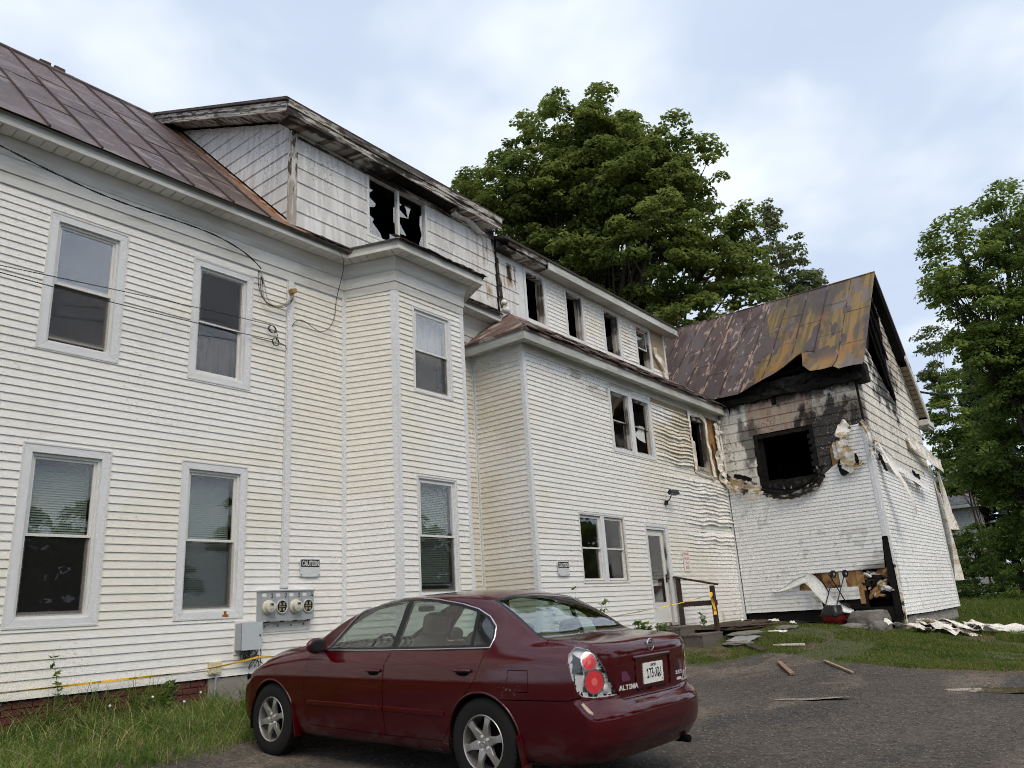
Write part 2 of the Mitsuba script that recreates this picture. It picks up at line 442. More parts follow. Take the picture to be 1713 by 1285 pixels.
mat('painted_brick', brick_red_color, 0.7, 0.3)
mat('concrete', lambda p, n, uv: mix((0.30, 0.29, 0.27), (0.16, 0.155, 0.14), fbm(p.x * 4, p.y * 4, p.z * 5, 4)), 0.85, 0.2)
mat('chimney_brick', lambda p, n, uv: mix((0.10, 0.055, 0.045), (0.06, 0.04, 0.036), cell_rand(p.x * 6, p.y * 6, p.z * 12)), 0.85, 0.2)
scene['pane_glass'] = {'type': 'thindielectric', 'int_ior': 1.62, 'ext_ior': 1.0}
scene['storm_glass'] = {'type': 'thindielectric', 'int_ior': 2.3, 'ext_ior': 1.0}
scene['screen_mesh'] = {'type': 'mask', 'opacity': 0.40, 'bsdf': {'type': 'twosided', 'bsdf': {'type': 'diffuse', 'reflectance': {'type': 'rgb', 'value': [0.028, 0.028, 0.030]}}}}
flat('blind_green', (124, 142, 133), 0.5)
flat('curtain_brown', (70, 64, 60), 0.9)
flat('sash_white', (206, 208, 206), 0.4)
flat('sash_grey', (150, 148, 143), 0.4)
mat('aged_sash', lambda p, n, uv: mix((0.40, 0.39, 0.36), (0.07, 0.06, 0.05), smoothstep(0.42, 0.62, fbm(p.x * 6 + p.y * 6, p.z * 2.2, 1.0, 4))), 0.6, 0.3)


def warm_vinyl(p, n, uv):
    """Ell front: clean on the left, yellowed and scorched by the fire to the right."""
    c = vinyl_color(p, n, uv)
    k = fbm(p.x * 0.9, p.z * 1.6, 6.0, 4)
    a = smoothstep(0.40, 0.62, k + 0.10 * (p.x - 18.6)) * smoothstep(4.9, 5.6, p.z + 0.8 * (k - 0.5)) * smoothstep(16.9, 17.3, p.x)
    c = mix(c, (0.56, 0.51, 0.40), 0.75 * a)
    br = smoothstep(0.60, 0.68, fbm(p.x * 3, p.z * 4, 3.0, 4)) * smoothstep(1.5, 1.25, p.z) * smoothstep(19.2, 20.2, p.x)
    c = mix(c, (0.42, 0.27, 0.13), 0.6 * br)
    dirt = smoothstep(0.55, 0.63, fbm(p.x * 1.3, p.z * 3.0, 9.0, 4)) * smoothstep(6.0, 6.5, p.z + 0.3 * (k - 0.5)) * smoothstep(17.2, 16.4, p.x)
    return mix(c, (0.30, 0.27, 0.20), 0.6 * dirt)


mat('vinyl_warm', warm_vinyl, 0.5, 0.4)
mat('roof_felt', lambda p, n, uv: mix((0.05, 0.045, 0.042), (0.12, 0.105, 0.095), fbm(p.x * 5, p.y * 5, p.z * 5)), 0.8, 0.2)
mat('roof_old', lambda p, n, uv: mix(mix((0.10, 0.065, 0.055), (0.17, 0.12, 0.105), cell_rand(dr.floor(p.x / 0.34), dr.floor(p.z / 0.17), 2)), (0.30, 0.27, 0.25), smoothstep(0.56, 0.70, fbm(p.x * 3, p.y * 5, p.z * 5, 4))), 0.75, 0.25)
mat('rusty_flashing', lambda p, n, uv: mix((0.36, 0.27, 0.21), (0.20, 0.09, 0.04), smoothstep(0.42, 0.6, fbm(p.x * 5, p.y * 5, p.z * 5))), 0.6, 0.3)
flat('black_plastic', (28, 28, 29), 0.4)
scene['shard_glass'] = {'type': 'dielectric', 'int_ior': 1.52, 'ext_ior': 1.0}
mat('burnt_roll', lambda p, n, uv: mix((0.02, 0.018, 0.016), (0.36, 0.31, 0.25), smoothstep(0.55, 0.68, fbm(p.y * 3 + 4, p.x * 5, p.z * 7, 4))), 0.6, 0.3)
mat('peeled_white', lambda p, n, uv: mix((0.52, 0.52, 0.49), (0.20, 0.17, 0.14), smoothstep(0.55, 0.66, fbm(p.x * 3, p.y * 4, p.z * 4, 4))), 0.6, 0.3)
flat('sticker_yellow', (205, 160, 60)); flat('sticker_plum', (88, 40, 70))
flat('sheet_grey', (130, 132, 132), 0.4); flat('seed_head', (200, 198, 190), 0.9)
mat('pebble', lambda p, n, uv: mix((0.065, 0.06, 0.055), (0.18, 0.17, 0.155), cell_rand(p.x * 14, p.y * 14, 1)), 0.85, 0.2)

mat('seam_tin_roof', lambda p, n, uv: mix((0.035, 0.024, 0.022), (0.075, 0.050, 0.045), fbm(p.x * 9, p.y * 9, p.z * 9)), 0.6, 0.3)
mat('seam_burnt_tin_roof', lambda p, n, uv: mix((0.040, 0.026, 0.022), (0.19, 0.13, 0.095), smoothstep(0.50, 0.66, fbm(p.y * 9, p.z * 4, 1.0, 4))), 0.6, 0.3)
mat('roof_grey', lambda p, n, uv: mix((0.20, 0.185, 0.175), (0.33, 0.31, 0.30), fbm(p.x * 6, p.y * 6, p.z * 6)), 0.8, 0.2)
# ------------------------------------------------------------------ the house
H = thing('apartment_house', 'long white clapboard apartment house with rusty metal roofs, broken dormers and a burnt far wing', 'house')


class Slope(Frame):
    """A tilted plane: u along, v up the slope, n outwards."""
    def __init__(self, o, u, v):
        self.o = np.asarray(o, float); self.u = np.asarray(u, float) / np.linalg.norm(u); self.v = np.asarray(v, float) / np.linalg.norm(v)
        self.n = np.cross(self.u, self.v)

    def at(self, u, z, d=0.0):
        u, z, d = np.broadcast_arrays(np.asarray(u, float), np.asarray(z, float), np.asarray(d, float))
        return self.o + u[..., None] * self.u + z[..., None] * self.v + d[..., None] * self.n


A66 = math.radians(66)
c66, s66 = math.cos(A66), math.sin(A66)
BIN, BL, BR, BOUT = np.array([8.43, 0.0]), np.array([8.825, -0.885]), np.array([10.6, -0.885]), np.array([10.995, 0.0])
F_MAIN = Frame((0, 0, 0), (1, 0, 0))
F_BAYL = Frame((8.43, 0, 0), (c66, -s66, 0))
F_BAYF = Frame((0, -0.885, 0), (1, 0, 0))
F_BAYR = Frame((10.6, -0.885, 0), (c66, s66, 0))
F_SIDE = Frame((11.91, 0, 0), (0, -1, 0))
F_BUMP = Frame((0, -1.32, 0), (1, 0, 0))
F_WING = Frame((21.42, 0, 0), (0, -1, 0))
F_GABLE = Frame((0, -5.35, 0), (1, 0, 0))
F_DORM = Frame((0, -0.33, 0), (1, 0, 0))
F_CHEEK = Frame((7.03, 0, 0), (0, -1, 0))
LBAY = float(np.linalg.norm(BL - BIN))
LAP = 0.1016


def rect(a, b, c, d):
    return sg.box(a, c, b, d)


def wall(name, fr, outline, holes=(), mat_='trim', thick=0.12, d=0.0):
    p = outline
    for h in holes:
        p = p.difference(h)
    return put(name, fr.poly(p, d - thick, d), mat_, parent=H)


def lap_mesh(fr, x0, x1, z0, z1, d0, lip, warp=None, nseg=1):
    """One clapboard course piece: top edge close to the wall, bottom edge proud with a return."""
    us = np.linspace(x0, x1, nseg + 1)
    zz = np.array([z0, z0, z1 + 0.004, z1 + 0.004])
    dd = np.array([d0, d0 + lip, d0 + 0.003, d0])
    U = np.repeat(us[:, None], 4, 1); Z = np.repeat(zz[None], nseg + 1, 0).copy(); D = np.repeat(dd[None], nseg + 1, 0).copy()
    if warp:
        dz, dd_ = warp(U, Z)
        Z += dz * np.array([1, 1, 1, 1]); D[:, 1] += dd_[:, 1]; D[:, 2] += 0.3 * dd_[:, 2]
    V = fr.at(U, Z, D)
    n = nseg + 1
    f = []
    for i in range(nseg):
        for k in range(4):
            a, b = i * 4 + k, i * 4 + (k + 1) % 4
            f += [[a, b, b + 4], [a, b + 4, a + 4]]
    f += [[0, 2, 1], [0, 3, 2]]
    e = nseg * 4
    f += [[e, e + 1, e + 2], [e, e + 2, e + 3]]
    return trimesh.Trimesh(V.reshape(-1, 3), np.array(f)[:, ::-1], process=False)


def lap_poly(fr, p, z0, z1, d0, lip):
    """A course piece with slanting ends."""
    v, f = trimesh.creation.triangulate_polygon(p, engine='earcut')
    d = d0 + lip + (0.003 - lip) * (v[:, 1] - z0) / (z1 - z0)
    n = len(v)
    ring = np.array(p.exterior.coords)[:-1]
    if p.exterior.is_ccw is False:
        ring = ring[::-1]
    dr_ = d0 + lip + (0.003 - lip) * (ring[:, 1] - z0) / (z1 - z0)
    m = len(ring)
    V = np.vstack([fr.at(v[:, 0], v[:, 1], d), fr.at(ring[:, 0], ring[:, 1], dr_), fr.at(ring[:, 0], ring[:, 1], d0)])
    i = np.arange(m); j = (i + 1) % m
    side = np.vstack([np.stack([n + i, n + m + i, n + m + j], 1), np.stack([n + i, n + m + j, n + j], 1)])
    return trimesh.Trimesh(V, np.vstack([f, side]), process=False)


def boards(parent, fr, region, z0, z1, mat_, pitch=LAP, d0=0.0, lip=0.021, warp=None, name='siding_board', stuff=False, seg=0.12, stained=None):
    rest = []
    k = 0
    z = z0
    while z < z1 - 0.02:
        zt = min(z + pitch, z1)
        row = region.intersection(rect(-50, 50, z, zt))
        ms = []
        for p in polys(row):
            x0, y0, x1, y1 = p.bounds
            if x1 - x0 < 0.015 or y1 - y0 < 0.012:
                continue
            if abs(p.area - (x1 - x0) * (y1 - y0)) < 1e-5:
                w = warp if warp else None
                ns = max(1, int((x1 - x0) / seg)) if w else 1
                ms.append(lap_mesh(fr, x0, x1, y0, y1, d0, lip * (y1 - y0) / pitch, w, ns))
            else:
                ms.append(lap_poly(fr, p, z, zt, d0, lip))
        if ms:
            m = cat_(ms)
            b = stained if (stained and z > 6.0 and False) else mat_
            if stuff:
                rest.append(m)
            else:
                for m in ms:
                    put(name, m, b, smooth=30 if warp else False, parent=parent)
        z = zt
        k += 1
    if rest:
        put(name, cat_(rest), mat_, smooth=30 if warp else False, parent=parent, kind='stuff')


def bars(fr, u0, u1, z0, z1, w, d0, d1, wb=None, wt=None):
    """Four bars round an opening, butted, as one mesh."""
    wb = w if wb is None else wb
    wt = w if wt is None else wt
    return cat_([fr.box(u0, u0 + w, z0, z1, d0, d1), fr.box(u1 - w, u1, z0, z1, d0, d1), fr.box(u0 + w, u1 - w, z1 - wt, z1, d0, d1), fr.box(u0 + w, u1 - w, z0, z0 + wb, d0, d1)])


def mitred(fr, u0, u1, z0, z1, w, d0, d1, wb=None):
    """Flat casing with mitred corners: four pieces with hairline joints."""
    wb = wb or w
    g = 0.0012
    P = [[(u0, z0), (u0 + w, z0 + wb), (u0 + w, z1 - w), (u0, z1)], [(u1, z0), (u1, z1), (u1 - w, z1 - w), (u1 - w, z0 + wb)],
         [(u0, z1), (u0 + w, z1 - w), (u1 - w, z1 - w), (u1, z1)], [(u0, z0), (u1, z0), (u1 - w, z0 + wb), (u0 + w, z0 + wb)]]
    return cat_([fr.poly(sg.Polygon(q).buffer(-g), d0, d1) for q in P])


def double_hung(fr, u0, u1, z0, z1, lower='screen', upper=None, upglass='pane_glass', blind=0.0, blind_low=False, casing=0.095, curtain=None, backing_mat='curtain_brown', wtrim='trim', rail=0.5, label=None, sash='sash_white', glass=(True, True), aged=False, deep=0.085, open_gap=0.0, lip=0.028):
    """A two-sash window set in flat casing; (u0..z1) is the outside of its trim. Returns the opening's polygon."""
    w = put('window', bars(fr, u0, u1, z0, z1, 0.020, 0.0, lip), 'sash_white', parent=H, label=label)
    a0, a1, b0, b1 = u0 + 0.020, u1 - 0.020, z0 + 0.020, z1 - 0.020
    if casing:
        put('casing', mitred(fr, a0, a1, b0, b1, casing, -0.02, 0.020, casing * 0.85), wtrim, parent=w)
        a0, a1, b0, b1 = a0 + casing, a1 - casing, b0 + casing * 0.85, b1 - casing
    jm = 'aged_sash' if aged else sash
    put('frame', bars(fr, a0, a1, b0, b1, 0.035, -deep - 0.03, -0.02), jm, parent=w)
    a0, a1, b0, b1 = a0 + 0.035, a1 - 0.035, b0 + 0.035, b1 - 0.035
    zm = b0 + (b1 - b0) * rail
    if glass[0]:
        put('sash', bars(fr, a0, a1, zm - 0.02, b1, 0.032, -deep + 0.012, -deep + 0.04), jm, parent=w)
        put('pane', fr.map(boxsheet(a0 + 0.032, a1 - 0.032, zm + 0.012, b1 - 0.032, -deep + 0.025)), upglass, parent=w)
    if glass[1]:
        lo = b0 + open_gap
        put('sash', bars(fr, a0, a1, lo, zm + 0.02 + open_gap * 0.6, 0.032, -deep - 0.024, -deep + 0.008, wb=0.05), 'sash_grey' if lower == 'screen' and not aged else jm, parent=w)
        put('pane', fr.map(boxsheet(a0 + 0.032, a1 - 0.032, lo + 0.05, zm - 0.012, -deep - 0.01)), 'pane_glass', parent=w)
        if lower == 'screen':
            put('screen', fr.map(boxsheet(a0 + 0.012, a1 - 0.012, lo + 0.02, zm, -deep + 0.02)), 'screen_mesh', parent=w)
    if upper == 'screen':
        put('screen', fr.map(boxsheet(a0 + 0.012, a1 - 0.012, zm, b1 - 0.012, -deep + 0.046)), 'screen_mesh', parent=w)
    if blind:
        sl, z = [], b1 - 0.01
        zb = b1 - (b1 - b0) * blind
        while z > zb:
            q = Slope(fr.at(0, z, -deep - 0.10), fr.u, fr.n * 0.62 + np.array([0, 0, -1.0]) * 0.78)
            sl.append(q.box(a0 + 0.015, a1 - 0.015, -0.0145, 0.0145, -0.0006, 0.0006))
            z -= 0.030
        sl.append(fr.box(a0 + 0.015, a1 - 0.015, zb - 0.03, zb - 0.01, -deep - 0.112, -deep - 0.09))
        put('blind', cat_(sl), 'blind_green', parent=w)
    if curtain:
        us = np.linspace(a0 - 0.05, a1 + 0.05, 40)
        zs = np.linspace(b0 - 0.05, b0 + (b1 - b0) * curtain + 0.03, 6)
        U, Z = np.meshgrid(us, zs, indexing='ij')
        D = -deep - 0.16 + 0.016 * np.sin(U * 31) + 0.008 * np.sin(U * 67 + Z * 3)
        put('curtain', gridmesh(fr.at(U, Z, D)), backing_mat, smooth=True, parent=w)
    return w


def flat_sheet(p, d):
    v, f = trimesh.creation.triangulate_polygon(p, engine='earcut')
    return trimesh.Trimesh(np.column_stack([v, np.full(len(v), d)]), f, process=False)


def boxsheet(x0, x1, y0, y1, d):
    return trimesh.Trimesh([[x0, y0, d], [x1, y0, d], [x1, y1, d], [x0, y1, d]], [[0, 1, 2], [0, 2, 3]], process=False)


# --- wall sheathing with openings
W1, W2 = (3.555, 4.575, 5.115, 7.0), (5.55, 6.575, 5.12, 7.02)
W3, W4 = (3.555, 4.60, 1.785, 3.93), (5.55, 6.59, 1.79, 3.935)
B1, B2 = (9.225, 10.24, 5.415, 7.035), (9.225, 10.235, 1.95, 3.95)


def inner(w, c=0.06):
    return rect(w[0] + c, w[1] - c, w[2] + c, w[3] - c)


main_out = rect(-2.0, 8.43, 1.035, 7.90)
wall('main_wall', F_MAIN, main_out, [inner(w) for w in (W1, W2, W3, W4)])
wall('main_wall_end', F_MAIN, rect(10.995, 12.5, 1.035, 8.3))
wall('bay_side', F_BAYL, rect(0, LBAY, 1.035, 7.95))
wall('bay_front', F_BAYF, rect(8.825, 10.6, 1.035, 7.95), [inner(w) for w in (B1, B2)])
wall('bay_far_side', F_BAYR, rect(0, LBAY, 1.035, 7.95))
MAIN, MAIN2, BAYL, BAYF = H + '__main_wall', H + '__main_wall_end', H + '__bay_side', H + '__bay_front'

reg = rect(-2.0, 8.37, 1.035, 7.14)
for w in (W1, W2, W3, W4):
    reg = reg.difference(rect(*w[:2], *w[2:]))
reg = reg.difference(rect(7.2, 7.345, 2.17, 7.31)).difference(rect(6.80, 7.75, 1.575, 2.165))
boards(MAIN, F_MAIN, reg, 1.035, 7.14, 'vinyl')
boards(MAIN2, F_MAIN, rect(10.9, 11.85, 1.035, 7.0), 1.035, 6.98, 'vinyl_stained')
boards(BAYL, F_BAYL, rect(0.055, LBAY - 0.075, 1.035, 7.26), 1.035, 7.26, 'vinyl')
reg = rect(8.905, 10.52, 1.035, 7.26)
for w in (B1, B2):
    reg = reg.difference(rect(*w[:2], *w[2:]))
boards(BAYF, F_BAYF, reg, 1.035, 7.26, 'vinyl')
put('corner_trim', cat_([F_MAIN.box(8.37, 8.418, 1.035, 7.26, 0, 0.024), F_BAYL.box(0.010, 0.055, 1.035, 7.26, 0, 0.024)]), 'trim', parent=H)
put('corner_trim', cat_([F_BAYL.box(LBAY - 0.075, LBAY + 0.020, 1.035, 7.26, 0, 0.020), F_BAYF.box(8.811, 8.905, 1.035, 7.26, 0, 0.021)]), 'trim', parent=H)
put('corner_trim', cat_([F_BAYF.box(10.52, 10.62, 1.035, 7.26, 0, 0.021), F_BAYR.box(0.0, 0.08, 1.035, 7.26, 0, 0.02)]), 'trim', parent=H)
put('corner_trim', cat_([F_MAIN.box(11.845, 11.885, 1.035, 6.8, 0, 0.024), F_SIDE.box(0.03, 0.07, 1.035, 6.8, 0, 0.026)]), 'trim', parent=H)

# --- bump-out and its windows
D1 = (15.15, 17.24, 5.015, 6.595)
D2 = (13.44, 15.30, 2.10, 3.53)
BW = (19.36, 20.42, 5.03, 6.63)
DOOR = (16.22, 17.40, 1.10, 3.44)
wall('ell_side', F_SIDE, rect(0, 1.32, 1.0, 7.0))
wall('ell_front', F_BUMP, rect(11.91, 21.42, 1.0, 7.0), [inner(D1), inner(D2), inner(BW, 0.1), rect(DOOR[0] + 0.05, DOOR[1] - 0.05, 1.0, DOOR[3] - 0.05)], mat_='kraft_board')
ELLS, ELLF = H + '__ell_side', H + '__ell_front'
boards(ELLS, F_SIDE, rect(0.07, 1.25, 1.0, 6.67), 1.02, 6.67, 'vinyl_stained')


def warp(U, Z):
    """Heat-sagged vinyl towards the burnt wing."""
    a = np.clip((U - 16.9) / 1.5, 0, 1) * np.clip((Z - 4.3) / 0.9, 0, 1) + 0.8 * np.clip((U - 18.2) / 1.4, 0, 1) * np.clip((Z - 2.3) / 1.0, 0, 1) * np.clip((5.6 - Z) / 0.6, 0, 1)
    a = np.where(U > 17.25, np.minimum(a, 1), np.minimum(a, 1) * np.clip((5.05 - Z) / .05, 0, 1))
    q = np.stack([U * 1.2, Z * 0.9, U * 0], -1)
    s = meshkit.fbm(q, 3, seed=5) - 0.5
    r = meshkit.fbm(np.stack([U * 3.6, Z * 4.4, U * 0 + 3], -1), 3, 11) - 0.5
    row = np.floor((Z + .02) / LAP); t = meshkit.noise(np.stack([U * 0.8, row * 7.3, U * 0 + 2], -1), 5)
    return a * (0.20 * s + 0.05 * r - 0.02), a * (0.015 + 0.10 * np.abs(s) + 0.10 * np.abs(r) + 0.10 * np.maximum(t - .35, 0))


reg = rect(11.985, 21.36, 1.0, 6.67)
for w in (D1, D2, DOOR):
    reg = reg.difference(rect(*w[:2], *w[2:]))
reg = reg.difference(rect(19.34, 21.5, 4.9804, 6.9)).difference(rect(20.7, 21.5, 4.8788, 6.9)).difference(rect(17.26, 19.4, 6.55, 6.9))
boards(ELLF, F_BUMP, reg, 1.02, 6.67, 'vinyl_warm', warp=warp, stuff=True)
put('corner_trim', cat_([F_SIDE.box(1.25, 1.341, 1.0, 6.69, 0, 0.021), F_BUMP.box(11.888, 11.985, 1.0, 6.69, 0, 0.022)]), 'trim', parent=H)
put('corner_trim', cat_([F_BUMP.box(21.36, 21.40, 1.0, 4.85, 0, 0.026), F_WING.box(1.34, 1.39, 1.0, 6.9, 0.0, 0.075)]), 'trim', parent=H)

# --- windows
win = 'tall sash window '
double_hung(F_MAIN, *W1, lower='screen', curtain=0.52, upglass='storm_glass', open_gap=0.05)
double_hung(F_MAIN, *W2, lower='glass', upper='screen', curtain=0.40)
double_hung(F_MAIN, *W3, lower='screen', blind=0.48)
double_hung(F_MAIN, *W4, lower='screen', blind=1.0)
double_hung(F_BAYF, *B1, lower='screen', upglass='storm_glass', casing=0.035, curtain=0.98, backing_mat='reflection_grey', deep=0.05)  # added grey sheet behind the glass imitates the light reflection on it
double_hung(F_BAYF, *B2, lower='screen', casing=0.03, blind=0.92, deep=0.05, rail=0.5)


def pair(fr, w, mid, casing, **k):
    """Two sash windows behind one trim, with a post between them."""
    x0, x1, z0, z1 = w
    xm = (x0 + x1) / 2
    key = put('twin_window', bars(fr, x0, x1, z0, z1, 0.020, 0, 0.028), 'sash_white', parent=H)
    a0, a1, b0, b1 = x0 + 0.02, x1 - 0.02, z0 + 0.02, z1 - 0.02
    put('casing', cat_([fr.box(a0, a1, b1 - casing, b1, -0.02, 0.020), fr.box(a0, a1, b0, b0 + casing * 0.8, -0.02, 0.020), fr.box(a0, a0 + casing, b0 + casing * 0.8, b1 - casing, -0.02, 0.019),
                        fr.box(a1 - casing, a1, b0 + casing * 0.8, b1 - casing, -0.02, 0.019), fr.box(xm - mid / 2, xm + mid / 2, b0 + casing * 0.8, b1 - casing, -0.06, 0.018)]), 'trim', parent=key)
    return key, [(a0 + casing, xm - mid / 2), (xm + mid / 2, a1 - casing)], (b0 + casing * 0.8, b1 - casing)


def half(fr, key, a0, a1, b0, b1, deep=0.07, mat_='sash_white', frame='sash_white', glass=((1, 1), (1, 1)), rail=0.5, screen=False):
    put('frame', bars(fr, a0, a1, b0, b1, 0.03, -deep - 0.04, -0.02), frame, parent=key)
    a0, a1, b0, b1 = a0 + 0.03, a1 - 0.03, b0 + 0.03, b1 - 0.03
    zm = b0 + (b1 - b0) * rail
    put('sash', bars(fr, a0, a1, zm - 0.018, b1, 0.03, -deep, -deep + 0.03), mat_, parent=key)
    put('sash', bars(fr, a0, a1, b0, zm + 0.018, 0.03, -deep - 0.034, -deep - 0.004), mat_, parent=key)
    if glass[0]:
        put('pane', fr.map(boxsheet(a0 + 0.03, a1 - 0.03, zm, b1 - 0.03, -deep + 0.014)), 'pane_glass', parent=key)
    if glass[1]:
        put('pane', fr.map(boxsheet(a0 + 0.03, a1 - 0.03, b0 + 0.03, zm, -deep - 0.02)), 'pane_glass', parent=key)


k, uu, zz = pair(F_BUMP, D1, 0.19, 0.10)
half(F_BUMP, k, *uu[0], *zz, mat_='aged_sash', frame='aged_sash')
half(F_BUMP, k, *uu[1], *zz, mat_='aged_sash', frame='aged_sash', glass=(1, 0))
put('pane_shard', F_BUMP.poly(sg.Polygon([(16.42, 5.60), (16.62, 5.72), (16.70, 5.86), (16.95, 5.86), (16.95, 5.45), (16.62, 5.50)]), -0.091, -0.088), 'sash_white', parent=k)
k, uu, zz = pair(F_BUMP, D2, 0.15, 0.025)
half(F_BUMP, k, *uu[0], *zz, deep=0.05)
half(F_BUMP, k, *uu[1], *zz, deep=0.05)

# burnt window: sagging trim, charred frame, nothing but black inside
k = put('burnt_window', bars(F_BUMP, BW[0] + 0.06, BW[1] - 0.02, BW[2] + 0.03, BW[3] - 0.08, 0.09, -0.12, 0.012), 'aged_sash', parent=H)
put('sash', bars(F_BUMP, BW[0] + 0.15, BW[1] - 0.11, BW[2] + 0.12, BW[3] - 0.17, 0.04, -0.16, -0.08), 'char', parent=k)


def wobbly(pts, w, d, fr, n=24, taper=(1.0, 1.0), pleat=1.6, amp=0.02, seed=1, t=0.006, mat_='melted_vinyl', parent=None, name='melted_strip', curl=0.03):
    """A strip of heat-curled vinyl along a path of (u, z, d) points on a wall."""
    p = spline(np.array(pts, float), n)
    tt = np.gradient(p, axis=0); tt /= np.linalg.norm(tt, axis=1, keepdims=True)
    side = np.stack([-tt[:, 1], tt[:, 0], tt[:, 0] * 0], 1)
    side /= np.linalg.norm(side, axis=1, keepdims=True) + 1e-9
    rows = []
    ks = np.linspace(-1, 1, 13)
    ln = np.concatenate([[0], np.cumsum(np.linalg.norm(np.diff(p, axis=0), axis=1))])
    wob = amp * (meshkit.fbm(np.stack([ln * 5, ln * 0 + seed, ln * 0], -1), 3, seed) - 0.5) * 2
    fold = 0.5 + 0.8 * meshkit.noise(np.stack([ln * 4, ln * 0, ln * 0 + seed], -1), seed + 7)
    ww = w * np.interp(np.linspace(0, 1, n), np.linspace(0, 1, len(taper)), taper) * (0.85 + 0.3 * meshkit.noise(np.stack([p[:, 0] * 4, p[:, 1] * 4, p[:, 0] * 0 + 5], -1), seed + 3))
    for i, kk in enumerate(ks):
        rag = ww * min(1.0, amp * 12) * 0.30 * (meshkit.noise(np.stack([ln * 26, ln * 0 + i * 3.1, ln * 0], -1), seed + 11) - 0.5) * (abs(kk) == 1)
        slip = 0.05 * ww * (meshkit.noise(np.stack([ln * 7, ln * 0 + 2, ln * 0], -1), seed + 5) - 0.5)
        q = p + side * (kk * ww / 2 + rag + slip)[:, None]
        q[:, 2] += d + curl * (np.abs((kk * pleat + 0.5) % 2 - 1)) * fold + 0.35 * curl * kk ** 2 + wob
        rows.append(q)
    V = np.stack(rows, 1)
    A = fr.at(V[..., 0], V[..., 1], V[..., 2] + t); B = fr.at(V[..., 0], V[..., 1], V[..., 2])
    return put(name, slab(A, B), mat_, smooth=25, parent=parent or H)


wobbly([(19.38, 6.66, 0.02), (19.36, 6.2, 0.03), (19.40, 5.6, 0.02), (19.40, 5.02, 0.03)], 0.07, 0.01, F_BUMP, seed=2, parent=H)
wobbly([(20.40, 6.62, 0.05), (20.37, 6.2, 0.05), (20.46, 5.6, 0.05), (20.55, 4.92, 0.06)], 0.10, 0.01, F_BUMP, seed=3, amp=0.04)
wobbly([(19.38, 6.62, 0.03), (19.8, 6.60, 0.05), (20.1, 6.62, 0.06), (20.36, 6.46, 0.06)], 0.10, 0.0, F_BUMP, seed=4, amp=0.03)
wobbly([(19.38, 5.00, 0.03), (19.8, 4.94, 0.03), (20.2, 4.92, 0.03), (20.6, 4.86, 0.03)], 0.09, 0.0, F_BUMP, seed=6)
# a loose piece standing in the burnt window
put('loose_trim', slab(F_BUMP.at(*np.meshgrid(np.linspace(19.52, 19.68, 5), np.linspace(5.15, 5.85, 6), indexing='ij'), d=0.01 + 0.0 * np.zeros((5, 6))), F_BUMP.at(*np.meshgrid(np.linspace(19.52, 19.66, 5), np.linspace(5.15, 5.82, 6), indexing='ij'), d=-0.03)), 'melted_vinyl', parent=k)
put('exposed_sheathing', F_BUMP.poly(sg.Polygon([(20.50, 6.72), (21.25, 6.74), (21.16, 6.0), (20.98, 5.6), (20.95, 5.1), (20.72, 5.12), (20.62, 5.6), (20.50, 6.2)]), 0.001, 0.006), 'osb', parent=H)
for i, (uz, ww) in enumerate([([(21.05, 6.55), (21.1, 6.1), (21.0, 5.6), (21.15, 5.0)], 0.20), ([(21.2, 6.3), (21.22, 5.9), (21.15, 5.4), (21.3, 4.9)], 0.16), ([(21.02, 5.5), (20.95, 5.2), (21.05, 4.95), (21.3, 4.75)], 0.2)]):
    wobbly([(a, b, 0.04) for a, b in uz], ww, 0.02, F_BUMP, seed=20 + i, amp=0.09, n=44, curl=0.02)

# --- door
k = put('door_frame', cat_([F_BUMP.box(DOOR[0], DOOR[0] + 0.03, 1.15, DOOR[3], 0, 0.03), F_BUMP.box(DOOR[1] - 0.15, DOOR[1], 1.15, DOOR[3], -0.02, 0.02), F_BUMP.box(DOOR[0], DOOR[1], DOOR[3] - 0.07, DOOR[3], 0, 0.026),
                            F_BUMP.box(DOOR[0] + 0.03, DOOR[0] + 0.09, 1.18, DOOR[3] - 0.07, -0.12, 0.012), F_BUMP.box(DOOR[0] + 0.09, DOOR[1] - 0.15, DOOR[3] - 0.13, DOOR[3] - 0.07, -0.12, 0.008)]), 'trim', parent=H)
put('sill', F_BUMP.box(DOOR[0] + 0.02, DOOR[1], 1.12, 1.19, -0.12, 0.06), 'aged_sash', parent=k)
dx0, dx1, dz0, dz1 = DOOR[0] + 0.10, DOOR[1] - 0.21, 1.20, DOOR[3] - 0.14
k = put('storm_door', cat_([bars(F_BUMP, dx0, dx1, dz0, dz1, 0.13, -0.075, -0.045, wb=0.45, wt=0.13)]), 'sash_white', parent=H)
put('pane', F_BUMP.map(boxsheet(dx0 + 0.13, dx1 - 0.13, dz0 + 0.45, dz1 - 0.13, -0.06)), 'pane_glass', parent=k)
put('handle', cat_([F_BUMP.box(dx1 - 0.085, dx1 - 0.05, 2.10, 2.28, -0.045, -0.02), F_BUMP.box(dx1 - 0.09, dx1 - 0.03, 2.16, 2.19, -0.02, 0.03)]), 'black_plastic', parent=k)
put('note', F_BUMP.box(dx0 + 0.14, dx0 + 0.42, 2.02, 2.15, -0.066, -0.064), 'sash_grey', parent=k)
put('door_jamb', F_BUMP.box(dx1 + 0.005, dx1 + 0.06, 1.19, DOOR[3] - 0.07, -0.12, -0.01), 'aged_sash', parent=H)

